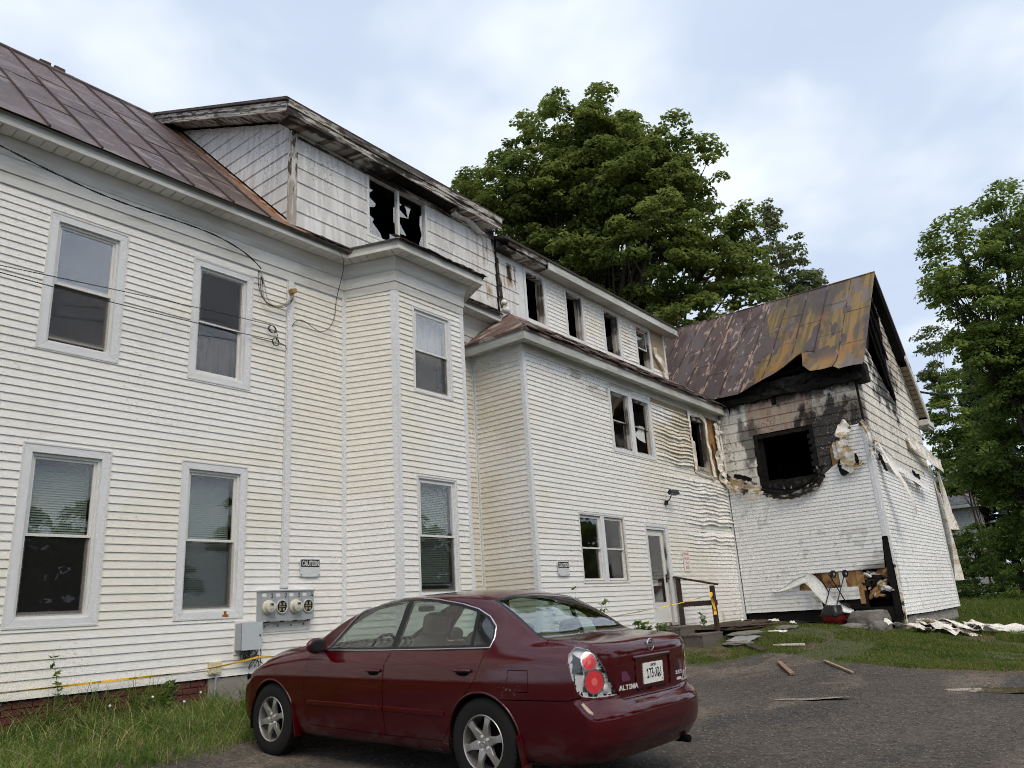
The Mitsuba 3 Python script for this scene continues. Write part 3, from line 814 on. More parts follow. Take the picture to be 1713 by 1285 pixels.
# --- dormer with shingle walls
DW = (8.685, 10.30, 8.44, 9.76)
dorm_poly = sg.Polygon([(7.03, 7.95), (12.5, 7.95), (12.5, 9.95), (7.03, 9.95)])
wall('dormer_wall', F_DORM, dorm_poly, [inner(DW, 0.05)], mat_='tar_paper')
cheek = sg.Polygon([(0.33, 8.0), (0.33, 10.02), (-3.7, 11.77), (-3.8, 11.9)])
wall('dormer_cheek', F_CHEEK, cheek, mat_='tar_paper')
DORM, CHEEK = H + '__dormer_wall', H + '__dormer_cheek'


def shingles(parent, fr, region, z0, z1, pitch, width, mat_, lip=0.020, d0=0.001, seed=1, name='shingle', tilt=0.0):
    rng = random.Random(seed)
    z, r = z0, 0
    while z < z1 - 0.03:
        zt = min(z + pitch, z1)
        x0, _, x1, _ = region.bounds
        x = x0 - width * (0.5 if r % 2 else 0.0) - rng.random() * 0.05
        while x < x1:
            p = region.intersection(rect(x + 0.003, x + width - 0.003, z + rng.uniform(-.003, .003), zt))
            for q in polys(p):
                a, b, c, d = q.bounds
                if c - a > 0.03 and d - b > 0.03:
                    put(name, lap_poly(fr, q, z, zt, d0 + rng.uniform(0, 0.002), lip), mat_, parent=parent)
            x += width
        z = zt
        r += 1


reg = rect(7.12, 12.46, 8.0, 9.80).difference(rect(*DW[:2], *DW[2:]))
shingles(DORM, F_DORM, reg.intersection(rect(7, 11.75, 7, 11)), 8.02, 9.80, 0.28, 0.61, 'shingle', seed=3)
shingles(DORM, F_DORM, reg.intersection(rect(11.75, 13, 7, 11)), 8.02, 9.80, 0.28, 0.61, 'stained_shingle', seed=5)
shingles(CHEEK, F_CHEEK, cheek.buffer(-0.05).intersection(rect(-5, 0.24, 7, 12)), 8.02, 11.6, 0.28, 0.61, 'shingle', seed=4)
put('corner_board', cat_([F_DORM.box(7.01, 7.12, 8.0, 9.80, 0, 0.024), F_CHEEK.box(0.24, 0.354, 8.0, 9.82, 0, 0.024)]), 'weathered_corner', parent=H)
put('joint_board', F_DORM.box(12.46, 12.52, 7.9, 9.75, 0, 0.03), 'char', parent=H)

# broken dormer window: frame, mullion, shards left in the frame, block on the sill
k = put('broken_window', cat_([bars(F_DORM, DW[0], DW[1], DW[2], DW[3], 0.06, -0.09, 0.022, wb=0.05), F_DORM.box(9.475, 9.53, DW[2] + 0.05, DW[3] - 0.06, -0.07, 0.012)]), 'sash_white', parent=H, label='wide dormer window with both panes smashed to shards')
for s in ([(8.745, 9.70), (9.475, 9.70), (9.475, 9.58), (9.30, 9.50), (9.05, 9.56), (8.92, 9.50), (8.80, 9.38), (8.745, 9.45)], [(8.745, 9.30), (8.95, 9.20), (8.92, 9.12), (8.745, 9.05)],
          [(8.745, 8.92), (8.90, 8.86), (8.86, 8.78), (9.05, 8.62), (9.12, 8.49), (8.745, 8.49)], [(9.475, 9.36), (9.40, 9.30), (9.40, 9.0), (9.475, 8.9)], [(9.475, 8.72), (9.30, 8.70), (9.28, 8.49), (9.475, 8.49)],
          [(9.53, 9.70), (10.24, 9.70), (10.24, 9.60), (10.05, 9.56), (9.95, 9.62), (9.86, 9.42), (9.80, 9.20), (9.74, 9.44), (9.66, 9.50), (9.60, 9.42), (9.53, 9.45)],
          [(9.53, 9.35), (9.78, 9.22), (9.53, 9.16)], [(9.53, 9.08), (9.74, 8.82), (9.53, 8.80)], [(10.24, 9.5), (10.14, 9.40), (10.12, 9.2), (10.18, 9.0), (10.10, 8.8), (10.14, 8.6), (10.24, 8.55)]):
    m = sg.Polygon(s)
    put('shard', F_DORM.map(flat_sheet(m, -0.03)), 'storm_glass', parent=k)
put('fallen_block', rotbox((0.34, 0.10, 0.20), F_DORM.at(9.78, 8.50, 0.02), rz=0.1, ry=0.16), 'concrete', parent=k)

# --- dormer roof: slab, rake and fascia boards, torn soffit
DR0, DR1 = np.array([-0.70, 10.06]), np.array([3.95, 12.06])


def shed(x0, x1, a, b, t):
    """A sloping slab between (y, z) points a (front) and b (back)."""
    d = (b - a) / np.linalg.norm(b - a); n = np.array([-d[1], d[0]])
    P = [a, b, b - n * t, a - n * t]
    v = np.array([[x, q[0], q[1]] for x in (x0, x1) for q in P])
    f = [[0, 1, 2], [0, 2, 3], [4, 6, 5], [4, 7, 6], [0, 4, 5], [0, 5, 1], [3, 2, 6], [3, 6, 7], [1, 5, 6], [1, 6, 2], [0, 3, 7], [0, 7, 4]]
    return trimesh.Trimesh(v, f, process=False)


put('dormer_roof', shed(6.60, 12.40, DR0 + [-0.03, 0.02], DR1 + [0, 0.02], 0.05), 'roof_felt', parent=H)
put('rake_board', cat_([shed(6.655, 6.70, DR0 + [0.0, -0.055], DR1 + [0, -0.055], 0.16), shed(6.635, 6.67, DR0 + [0.02, -0.035], DR1 + [0, -0.035], 0.07)]), 'peeling_wood', parent=H)
xs = np.linspace(6.655, 12.33, 50)
nz = 0.02 * (meshkit.fbm(np.stack([xs * 2, xs * 0, xs * 0], -1), 3, 2) - 0.5)
f0 = np.stack([np.stack([xs, -0.70 + nz, 0 * xs + 10.035], -1), np.stack([xs, -0.70 + nz, 0 * xs + 9.79 + nz], -1)], 1)
f1 = f0 + np.array([0, 0.03, 0])
put('fascia_board', slab(f0, f1), 'sooty_wood', parent=H)
f0 = np.stack([np.stack([xs, -0.735 + nz, 0 * xs + 10.04], -1), np.stack([xs, -0.72 + nz, 0 * xs + 9.93 + nz], -1)], 1)
put('crown_moulding', slab(f0, f0 + np.array([0, 0.02, 0])), 'peeling_wood', parent=H)
for m in (boxm(6.72, 9.2, -0.66, -0.35, 9.795, 9.815), boxm(10.9, 12.2, -0.66, -0.35, 9.795, 9.815), shed(6.70, 7.02, np.array([-0.66, 9.90]), np.array([3.6, 11.75]), 0.02)):
    put('dormer_soffit', m, 'sooty_wood' if m.bounds[1][1] < 0 else 'peeling_wood', parent=H)
put('dormer_soffit', boxm(9.2, 10.9, -0.66, -0.35, 9.82, 9.86), 'char', parent=H)
put('frieze_board', F_DORM.box(7.12, 12.46, 9.70, 9.80, 0.014, 0.04), 'sooty_wood', parent=H)
s = np.linspace(0, 1, 16)
V0 = np.stack([np.stack([11.0 + 0.95 * s, -0.52 + 0 * s, 9.80 - 0.16 * s ** 2 - 0.03 * np.sin(s * 9)], -1), np.stack([11.0 + 0.98 * s, -0.36 + 0 * s, 9.79 - 0.13 * s ** 2 - 0.03 * np.sin(s * 9 + 0.6)], -1)], 1)
put('hanging_soffit', slab(V0, V0 - np.array([0, 0, 0.012])), 'sash_white', smooth=30, parent=H)

# --- second dormer with four burnt-out windows
F_D2 = Frame((0, -0.31, 0), (1, 0, 0))
d2w = [(13.53, 14.43), (15.22, 16.13), (17.04, 17.97), (18.80, 19.74)]
wall('rear_dormer_wall', F_D2, rect(12.5, 20.65, 7.6, 9.9), [rect(a + 0.09, b - 0.09, 8.13, 9.34) for a, b in d2w], mat_='trim')
D2 = H + '__rear_dormer_wall'
reg = rect(14.45, 20.58, 8.06, 9.47)
for a, b in d2w:
    reg = reg.difference(rect(a, b, 7, 9.43))


def warp2(U, Z):
    a = np.clip((U - 17.9) / 0.5, 0, 1) * np.where(U < 18.85, 1, 0)
    s = meshkit.fbm(np.stack([U * 2.2, Z * 3.0, U * 0], -1), 3, seed=8) - 0.4
    return -0.09 * a * s, a * 0.07 * np.abs(s) * 2


boards(D2, F_D2, reg.intersection(rect(14, 19.0, 7, 10)), 8.06, 9.47, 'vinyl', warp=warp2, seg=0.1)
boards(D2, F_D2, reg.intersection(rect(19.0, 21, 8.0, 8.32)), 8.06, 8.30, 'vinyl')
put('exposed_board', F_D2.box(19.75, 20.57, 8.25, 9.47, 0.0, 0.01), 'kraft_board', parent=H)
shingles(D2, F_D2, sg.Polygon([(12.56, 8.1), (13.2, 8.1), (13.33, 8.5), (13.27, 9.3), (12.56, 9.33)]), 8.1, 9.35, 0.28, 0.9, 'stained_shingle', seed=9)
put('grey_panel', F_D2.poly(rect(12.52, 13.52, 8.03, 9.47).difference(sg.Polygon([(12.56, 8.1), (13.2, 8.1), (13.33, 8.5), (13.27, 9.3), (12.56, 9.33)])), 0.0, 0.016), 'trim', parent=H)
put('corner_trim', F_D2.box(20.58, 20.66, 8.05, 9.47, 0, 0.022), 'trim', parent=H)
wobbly([(19.78, 8.85, 0.05), (20.0, 8.55, 0.06), (20.25, 8.35, 0.06), (20.35, 8.05, 0.06)], 0.18, 0.02, F_D2, seed=31, amp=0.05)
for i, (a, b) in enumerate(d2w):
    k = put('dormer_window', bars(F_D2, a, b, 8.05, 9.43, 0.02, 0, 0.028), 'sash_white', parent=H, label='fourth dormer window with its upper pane left' if i == 3 else None)
    put('casing', bars(F_D2, a + 0.02, b - 0.02, 8.07, 9.41, 0.075, -0.02, 0.02), 'trim', parent=k)
    put('frame', bars(F_D2, a + 0.095, b - 0.095, 8.13, 9.335, 0.045, -0.16, -0.01), 'aged_sash', parent=k)
    put('sash_stile', F_D2.box(b - 0.18, b - 0.14, 8.17, 9.29, -0.17, -0.07), 'aged_sash', parent=k); put('sash_stile', F_D2.box(a + 0.14, a + 0.165, 8.17, 9.29, -0.17, -0.11), 'aged_sash', parent=k)
    if i == 3:
        put('sash', bars(F_D2, a + 0.14, b - 0.14, 8.72, 9.29, 0.035, -0.09, -0.06), 'sash_white', parent=k)
        put('pane', F_D2.map(boxsheet(a + 0.17, b - 0.17, 8.75, 9.26, -0.075)), 'pane_glass', parent=k)
E2A, E2B = np.array([-0.66, 9.66]), np.array([3.9, 11.2])
put('rear_dormer_roof', shed(12.45, 21.05, E2A + [-0.04, 0.03], E2B, 0.05), 'roof_felt', parent=H)
put('fascia_board', boxm(14.15, 20.98, -0.655, -0.625, 9.43, 9.645), 'fascia', parent=H)
put('drip_trim', boxm(14.15, 20.98, -0.675, -0.656, 9.43, 9.475), 'fascia', parent=H)
put('burnt_fascia', cat_([boxm(12.62, 14.13, -0.66, -0.62, 9.52, 9.66), boxm(12.5, 14.1, -0.60, -0.34, 9.46, 9.52)]), 'sooty_wood', parent=H)
x0 = 14.15
while x0 < 20.9:
    put('soffit_panel', boxm(x0, x0 + 0.30, -0.624, -0.33, 9.455, 9.465), 'fascia', parent=H)
    x0 += 0.304
put('dormer_flashing', cat_([Slope((0, -0.335, 8.06), (1, 0, 0), (0, -0.5, -0.42)).box(13.2, 20.6, 0.0, 0.10, 0, 0.01)]), 'trim', parent=H)


# --- eaves: profile swept with mitres
def sweep(path, prof, dz=None):
    """Sweeps closed profile (d outwards, z) along a plan polyline (outwards = right-hand side of walking +x along the front)."""
    p = np.asarray(path, float); n = len(p)
    dz = np.zeros(n) if dz is None else np.asarray(dz, float)
    t = np.diff(p, axis=0); t /= np.linalg.norm(t, axis=1, keepdims=True)
    nn = np.stack([t[:, 1], -t[:, 0]], 1)
    m = [nn[0]] + [(nn[i - 1] + nn[i]) / (1 + nn[i - 1] @ nn[i]) for i in range(1, n - 1)] + [nn[-1]]
    k = len(prof)
    V = []
    for i in range(n):
        for d, z in prof:
            q = p[i] + d * m[i]
            V.append([q[0], q[1], z + dz[i]])
    f = []
    for i in range(n - 1):
        for j in range(k):
            a, b = i * k + j, i * k + (j + 1) % k
            f += [[a, a + k, b + k], [a, b + k, b]]
    g = sg.Polygon(prof)
    vv, ff = trimesh.creation.triangulate_polygon(g, engine='earcut')
    idx = [min(range(k), key=lambda j: (prof[j][0] - w[0]) ** 2 + (prof[j][1] - w[1]) ** 2) for w in vv]
    for tri in ff:
        a, b, c = (idx[q] for q in tri)
        f += [[a, b, c], [(n - 1) * k + c, (n - 1) * k + b, (n - 1) * k + a]]
    mm = trimesh.Trimesh(np.array(V), np.array(f), process=False)
    mm.fix_normals()
    return mm


def soffits(path, d0, d1, z0, z1, width, mat_, dz=None, skip=0.0):
    """Vented soffit panels between the wall line and the fascia, cut at the mitres."""
    p = np.asarray(path, float); n = len(p)
    dz = np.zeros(n) if dz is None else np.asarray(dz, float)
    t = np.diff(p, axis=0); L = np.linalg.norm(t, axis=1); t /= L[:, None]
    nn = np.stack([t[:, 1], -t[:, 0]], 1)
    m = [nn[0]] + [(nn[i - 1] + nn[i]) / (1 + nn[i - 1] @ nn[i]) for i in range(1, n - 1)] + [nn[-1]]
    for i in range(n - 1):
        s = lambda q: float(q @ t[i])
        reg = sg.Polygon([(d0 * s(m[i]), d0), (d1 * s(m[i]), d1), (L[i] + d1 * s(m[i + 1]), d1), (L[i] + d0 * s(m[i + 1]), d0)]).buffer(-0.002)
        x = reg.bounds[0]
        while x < reg.bounds[2]:
            q = reg.intersection(rect(x + 0.006, x + width - 0.006, d0, d1))
            for g in polys(q):
                if g.area < 0.002:
                    continue
                e = extrude(g, 0, 0.008)
                v = e.vertices
                zz = z0 + (z1 - z0) * (v[:, 1] - d0) / (d1 - d0) + dz[i] + (dz[i + 1] - dz[i]) * np.clip(v[:, 0] / L[i], 0, 1) + v[:, 2]
                xy = p[i] + v[:, :1] * t[i] + v[:, 1:2] * nn[i]
                mm = trimesh.Trimesh(np.column_stack([xy, zz]), e.faces, process=False); mm.fix_normals()
                put('soffit_panel', mm, mat_, parent=H)
            x += width


PATH = [(-2.0, 0), BIN, BL, BR, BOUT, (12.55, 0)]
DZ = [0, 0.05, 0.085, 0.085, 0.05, 0.0]
fb = 7.73
put('frieze_board', sweep(PATH, [(0, fb - 0.605), (0.030, fb - 0.605), (0.030, fb - 0.45), (0.0, fb - 0.45)], DZ), 'cornice', parent=H)
put('frieze_board', sweep(PATH, [(0, fb - 0.447), (0.048, fb - 0.447), (0.052, fb - 0.24), (0.0, fb - 0.24)], DZ), 'cornice', parent=H)
put('cove_moulding', sweep(PATH, [(0.0, fb - 0.237), (0.060, fb - 0.237), (0.085, fb - 0.13), (0.13, fb - 0.012), (0.0, fb - 0.012)], DZ), 'cornice', parent=H)
soffits(PATH, 0.131, 0.345, fb - 0.008, fb + 0.004, 0.16, 'cornice', DZ)
put('soffit_backing', sweep(PATH, [(0.0, fb + 0.055), (0.345, fb + 0.055), (0.345, fb + 0.07), (0, fb + 0.07)], DZ), 'cornice', parent=H)
put('drip_trim', sweep(PATH, [(0.346, fb - 0.004), (0.378, fb - 0.004), (0.378, fb + 0.055), (0.346, fb + 0.055)], DZ), 'cornice', parent=H)
put('fascia_board', sweep(PATH, [(0.346, fb + 0.056), (0.366, fb + 0.056), (0.372, fb + 0.165), (0.346, fb + 0.165)], DZ), 'fascia', parent=H)
EP = [(11.91, 0.0), (11.91, -1.32), (21.40, -1.32)]
eb = 6.80
put('frieze_board', sweep(EP, [(0, eb - 0.13), (0.028, eb - 0.13), (0.028, eb + 0.055), (0, eb + 0.055)]), 'cornice', parent=H)
soffits(EP, 0.029, 0.275, eb + 0.05, eb + 0.004, 0.15, 'fascia')
put('soffit_backing', sweep(EP, [(0.0, eb + 0.105), (0.27, eb + 0.06), (0.27, eb + 0.08), (0, eb + 0.12)]), 'fascia', parent=H)
put('fascia_board', sweep(EP, [(0.276, eb - 0.002), (0.302, eb - 0.002), (0.302, eb + 0.20), (0.276, eb + 0.20)]), 'fascia', parent=H)

# --- main roof: tin sheets and standing seams
PM = math.radians(43.3)
S_MAIN = Slope((0, -0.45, 7.885), (1, 0, 0), (0, math.cos(PM), math.sin(PM)))
LEN_M = 5.92


def tin(fr, name_sheet, mat_, u_edges, rows, clip, seamh=0.040, jog=0.0, seed=1, parent=None, t=0.004, warpfn=None, shift=None):
    rng = random.Random(seed)
    par = parent
    for i in range(len(u_edges) - 1):
        a, b = u_edges[i], u_edges[i + 1]
        cuts = [rows[0]] + [r + (jog if i % 2 else -jog) + rng.uniform(-.1, .1) for r in rows[1:-1]] + [rows[-1]]
        for c in cuts[1:-1]:
            if clip.contains(sg.Point((a + b) / 2, c)):
                dn = float(np.max(warpfn(np.array([(a + b) / 2]), np.array([c])))) if warpfn else 0.0
                put('cross_seam', fr.box(a + 0.012, b - 0.012, c - 0.010, c + 0.004, dn + 0.004, dn + 0.016), 'seam_' + mat_, parent=par)
        for j in range(len(cuts) - 1):
            q = clip.intersection(rect(a + 0.002, b - 0.002, cuts[j] - 0.015, cuts[j + 1]))
            for g in polys(q):
                if g.area < 0.01:
                    continue
                if abs(g.area - (g.bounds[2] - g.bounds[0]) * (g.bounds[3] - g.bounds[1])) < 1e-4:
                    x0, y0, x1, y1 = g.bounds
                    U, V = np.meshgrid(np.linspace(x0, x1, 7), np.linspace(y0, y1, 14), indexing='ij')
                    dd = 0.004 + 0.012 * (meshkit.fbm(np.stack([U * 3, V * 2, U * 0 + i], -1), 3, seed) - 0.5) + 0.004 * (1 - (V - y0) / max(y1 - y0, 0.1))
                    if warpfn:
                        dd = dd + warpfn(U, V)
                    if shift:
                        V = V + shift(U, V)
                    m = slab(fr.at(U, V, dd + t), fr.at(U, V, dd - 0.002))
                    put(name_sheet, m, mat_, smooth=30, parent=par)
                else:
                    put(name_sheet, fr.poly(g, 0.002, 0.002 + t + 0.002), mat_, parent=par)
    for u in u_edges[1:-1]:
        q = clip.intersection(rect(u - 0.010, u + 0.010, rows[0], rows[-1]))
        ms = []
        for g in polys(q):
            v = np.linspace(g.bounds[1], g.bounds[3], 30)
            du = 0.006 * (meshkit.fbm(np.stack([v * 4, v * 0 + u, v * 0], -1), 3, seed + 3) - 0.5)
            dn = (warpfn(v * 0 + u, v) if warpfn else 0) + 0.008 * (meshkit.fbm(np.stack([v * 5, v * 0 + u * 2, v * 0 + 2], -1), 3, seed + 3) - 0.5)
            if shift:
                v = v + shift(v * 0 + u - .01, v)
            C = [fr.at(u + du + s * 0.010, v, dn + h) for s, h in ((-1.3, 0.0), (-0.9, seamh), (0.9, seamh), (1.3, 0.0))]
            ms.append(slab(np.stack(C, 1), np.stack([C[0], C[0], C[3], C[3]], 1)))
        if ms:
            put('roof_seam', cat_(ms), 'seam_' + mat_, parent=par)


edges = [-2.0 + 0.0] + [-1.32 + 0.655 * i for i in range(13)] + [7.6]
clip = sg.Polygon([(-2.0, 0), (7.6, 0), (7.6, 0.28), (7.02, 0.25), (7.02, LEN_M * 0.30), (6.98, LEN_M), (-2.0, LEN_M)])
R = put('main_roof', cat_([S_MAIN.poly(clip.intersection(rect(-2, 7.02, 0.14, LEN_M)), -0.06, -0.004), Slope((0, 8.15, 7.885), (-1, 0, 0), (0, -math.cos(PM), math.sin(PM))).box(-20.6, 2.0, 0, LEN_M, -0.10, 0.0)]), 'tin_roof', parent=H)
tin(S_MAIN, 'tin_sheet', 'tin_roof', edges, [0.0, 1.9, 3.7, LEN_M], clip, jog=0.45, seed=2, parent=R)
put('ridge_cap', tube([(-2, 3.85, 11.955), (6.9, 3.85, 11.955)], 0.045, 8), 'tin_roof', parent=R)
put('roof_edge', S_MAIN.box(7.0, 12.5, -0.01, 0.20, -0.02, 0.004), 'roof_felt', parent=R)
put('valley_flashing', S_MAIN.box(6.93, 7.06, 0.2, LEN_M, 0.008, 0.020), 'rusty_flashing', parent=R)

# bay roof and the ell's roof
bz, o = 7.985, 0.40
bay_pts = np.array([[8.43 - 0.26, -0.38], [8.825 - 0.28, -0.885 - o], [10.6 + 0.28, -0.885 - o], [10.995 + 0.26, -0.38], [10.6, -0.34], [8.9, -0.34]])
bay_z = np.array([7.96, bz, bz, 7.96, 8.36, 8.36])
v = np.column_stack([bay_pts, bay_z]); f = [[0, 1, 5], [1, 2, 4], [1, 4, 5], [2, 3, 4]]
vv = np.vstack([v, v - np.array([0, 0, 0.03])]); ff = f + [[c + 6, b + 6, a + 6] for a, b, c in f]
for a, b in ((0, 1), (1, 2), (2, 3)):
    ff += [[a, a + 6, b + 6], [a, b + 6, b]]
put('bay_roof', trimesh.Trimesh(vv, ff, process=False), 'roof_felt', parent=H)


def slate_strip(a, b, n, w, mat_, seed, name='roof_shingle'):
    """Loose, lifted shingle edges along an eave from point a to b."""
    rng = random.Random(seed)
    a, b = np.array(a, float), np.array(b, float)
    ms = []
    for i in range(n):
        s = (i + rng.uniform(0, 0.5)) / n
        p = a + (b - a) * s
        ang = math.atan2(b[1] - a[1], b[0] - a[0])
        ms.append(rotbox((rng.uniform(0.7, 1.25) * w, rng.uniform(0.10, 0.2), 0.010), p + [0, 0, rng.uniform(-0.004, 0.012)], rz=ang + rng.uniform(-.1, .1), rx=rng.uniform(0.25, 0.6), ry=rng.uniform(-.05, .05)))
    return cat_(ms)


put('torn_roof_edge', slate_strip((8.50, -1.27, 8.005), (10.95, -1.27, 8.005), 26, 0.12, 'roof_felt', 3), 'roof_felt', parent=H)
put('torn_roof_edge', slate_strip((7.3, -0.40, 7.93), (8.3, -0.40, 7.97), 12, 0.10, 'roof_felt', 4), 'roof_felt', parent=H)
put('torn_roof_edge', slate_strip((11.2, -0.40, 7.96), (12.5, -0.40, 7.93), 14, 0.10, 'roof_felt', 5), 'roof_felt', parent=H)

me = (8.08 - 7.02) / 1.34
P0, P1, P2, P3, P4 = (11.58, -1.65, 7.02), (12.92, -0.31, 8.08), (21.8, -1.65, 7.02), (21.8, -0.31, 8.08), (11.58, 0.0, 7.02)
P5 = (12.92, 0.0, 8.08)
v = np.array([P0, P1, P2, P3, P4, P5]); f = [[0, 2, 3], [0, 3, 1], [0, 1, 5], [0, 5, 4]]
vv = np.vstack([v, v - np.array([0, 0, 0.05])]); ff = f + [[c + 6, b + 6, a + 6] for a, b, c in f] + [[0, 6, 8], [0, 8, 2], [4, 10, 6], [4, 6, 0]]
ER = put('ell_roof', trimesh.Trimesh(vv, ff, process=False), 'roof_old', parent=H)
vs = np.array(P1) - np.array(P0)
S_ELL = Slope((0, -1.65, 7.02), (1, 0, 0), (0, 1.34, 1.06))
S_ELS = Slope((11.58, 0, 7.02), (0, -1, 0), (1.34, 0, 1.06))
rng = random.Random(12)
for r in range(8):
    v0 = 0.0 + r * 0.215
    x = 11.62 + v0 * 0.79 + rng.random() * 0.2
    while x < 21.3:
        w = rng.uniform(0.28, 0.42)
        lift = rng.uniform(0.0, 0.03)
        m = rotbox((w * 0.96, 0.26, 0.014), (x + w / 2, v0 + 0.10 + rng.uniform(-.04, .03), 0.016 + 1.5 * lift), rx=-rng.uniform(0.03, 0.20), rz=rng.uniform(-.12, .12))
        put('roof_shingle', S_ELL.map(m), ('roof_old', 'roof_felt', 'roof_grey')[rng.choice((0, 0, 1, 2))], parent=ER) if r < 4 else None
        x += w
ms = []
for r in range(9):
    u = -0.02 + r * 0.2
    ms.append(S_ELS.poly(sg.Polygon([(u, 0), (u + 0.19, 0), (u + 0.19, max(0.05, (1.66 - u - 0.19) * 1.27)), (u, max(0.06, (1.66 - u) * 1.27))]).intersection(rect(0, 1.7, 0, 1.7)), 0.0, 0.006 + 0.006 * (r % 2)))
for i, m in enumerate(ms):
    put('roof_sheet', m, 'roof_old', parent=ER)
put('white_debris', cat_([trimesh.creation.icosphere(2, 0.10).apply_transform(trimesh.transformations.scale_and_translate([1.2, 0.8, 0.8], (12.62, -0.45, 8.02))), trimesh.creation.icosphere(2, 0.07).apply_translation((12.5, -0.5, 8.15))]), 'melted_vinyl', smooth=True, parent=H)

# --- foundation, floors and the dark inside
wallb = put('foundation', cat_([boxm(-2, 8.5, 0.05, 0.35, 0.2, 1.036), F_BAYL.box(0.05, LBAY, 0.2, 1.036, -0.35, -0.05), boxm(8.8, 10.6, -0.83, -0.5, 0.2, 1.036)]), 'painted_brick', parent=H)
rng = random.Random(5)
row = 0
z = 0.42
while z < 1.02:
    x = 2.2 + (0.105 if row % 2 else 0)
    while x < 6.0:
        put('brick', rotbox((0.2, 0.05, 0.064), (x + 0.1, 0.035 + rng.uniform(-.004, .004), z + 0.033)), 'painted_brick', parent=wallb)
        x += 0.21
    z += 0.075
    row += 1
put('concrete_block', boxm(6.12, 7.2, 0.0, 0.3, 0.2, 1.02), 'concrete', parent=H)
put('ell_foundation', cat_([F_BUMP.box(12.0, 21.4, 0.3, 1.0, -0.3, -0.06), F_SIDE.box(0, 1.25, 0.3, 1.0, -0.3, -0.06)]), 'concrete', parent=H)
put('floor', cat_([boxm(-2, 20.6, 0.13, 7.6, 4.40, 4.55), boxm(-2, 20.6, 0.13, 7.6, 7.75, 7.9), boxm(9.0, 10.45, -0.75, 0.1, 4.4, 4.55), boxm(12.05, 21.3, -1.19, 0.13, 4.40, 4.55), boxm(12.05, 21.3, -1.19, 0.13, 6.86, 6.98), boxm(-2, 21.3, 0.13, 7.6, 1.0, 1.1), boxm(12.05, 21.3, -1.19, 0.2, 1.0, 1.1), boxm(9.0, 10.45, -0.75, 0.1, 1.0, 1.1)]), 'room_wall', parent=H)
put('back_wall', cat_([boxm(-2, 20.6, 7.6, 7.7, 0.3, 7.9), boxm(-2.1, -2, 0, 7.7, 0.3, 7.9), boxm(20.6, 20.7, -0.2, 7.7, 7.0, 9.5), boxm(8.3, 8.36, 0.13, 3.0, 1, 7.8), boxm(12.0, 12.06, 0.2, 3, 1, 7.8)]), 'room_wall', parent=H)
put('room_wall', cat_([boxm(-2, 20.6, 3.2, 3.3, 1.1, 4.4), boxm(-2, 20.6, 3.2, 3.3, 4.55, 7.75), boxm(18.6, 18.66, -1.19, 3.2, 4.55, 6.86), boxm(18.0, 18.06, -1.19, 3.2, 1.1, 4.4)]), 'room_wall', parent=H)
put('attic_wall', cat_([boxm(7.1, 20.6, 2.6, 2.7, 7.9, 11.3), boxm(7.08, 7.12, -0.2, 2.6, 7.9, 9.8), boxm(7.1, 20.6, -0.18, 2.6, 9.95, 10.0), boxm(12.5, 12.54, -0.2, 2.6, 7.9, 9.6)]), 'soot_wall', parent=H)
g = sg.Polygon([(0, 7.9), (7.7, 7.9), (3.85, 11.9)])
put('gable_end', cat_([Frame((-1.98, 0, 0), (0, -1, 0)).map(extrude(sa.scale(g, -1, 1, origin=(0, 0)), 0, 0.02)), Frame((20.62, 0, 0), (0, -1, 0)).map(extrude(sa.scale(g, -1, 1, origin=(0, 0)), 0, 0.02))]), 'trim', parent=H)

# chimney stump showing over the ridge
C = put('chimney', boxm(4.5, 5.02, 3.9, 4.4, 11.5, 11.96), 'chimney_brick', parent=H, label='broken brick chimney stub behind the ridge')
rng = random.Random(8)
for i, (x, z) in enumerate([(4.45, 11.96), (4.66, 11.96), (4.86, 11.96), (4.45, 12.03), (4.70, 12.03)]):
    put('brick', rotbox((0.19, 0.1, 0.062), (x + 0.1, 3.92 + rng.uniform(-.01, .01), z + 0.03), rz=rng.uniform(-.1, .1)), 'chimney_brick', parent=C)
# ------------------------------------------------------------------ burnt wing
def rough(m, amp, freq, seed=0, sub=None):
    if sub:
        v, f = trimesh.remesh.subdivide_to_size(m.vertices, m.faces, sub)
        m = trimesh.Trimesh(v, f, process=True); m.merge_vertices()
    v = m.vertices
    d = np.stack([meshkit.fbm(v * freq + 13.7 * k, 3, seed + k) - 0.5 for k in range(3)], -1)
    return trimesh.Trimesh(v + d * amp * 2, m.faces, process=False)


PW = math.radians(43.6)
S_WL = Slope((21.05, 0, 7.25), (0, -1, 0), (math.cos(PW), 0, math.sin(PW)))
S_WR = Slope((29.61, 0, 7.25), (0, 1, 0), (-math.cos(PW), 0, math.sin(PW)))
LW = 4.28 / math.cos(PW)
fire = rect(2.36, 4.0, 4.60, 6.04)
low = sg.Polygon([(4.62, 1.15), (5.32, 1.15), (5.30, 2.6), (5.22, 2.75), (5.16, 2.14), (4.62, 2.12)])
wall('wing_wall', F_WING, rect(1.32, 5.35, 1.18, 7.45), [fire, low], mat_='tar_paper', thick=0.14)
gp = sg.Polygon([(21.42, 0.95), (29.25, 0.95), (29.25, 7.5), (25.33, 11.23), (21.42, 7.5)])
ghole = sg.Polygon([(25.3, 11.0), (24.6, 10.4), (23.9, 9.4), (23.45, 8.4), (24.2, 7.95), (25.0, 7.5), (26.0, 7.15), (25.75, 7.7), (25.95, 8.9), (26.2, 10.1)])
wall('gable_wall', F_GABLE, gp, [ghole, sg.Polygon([(21.5, 1.0), (21.52, 2.7), (21.42, 2.9), (21.42, 1.0)])], mat_='tar_paper', thick=0.14)
WW, GW = H + '__wing_wall', H + '__gable_wall'

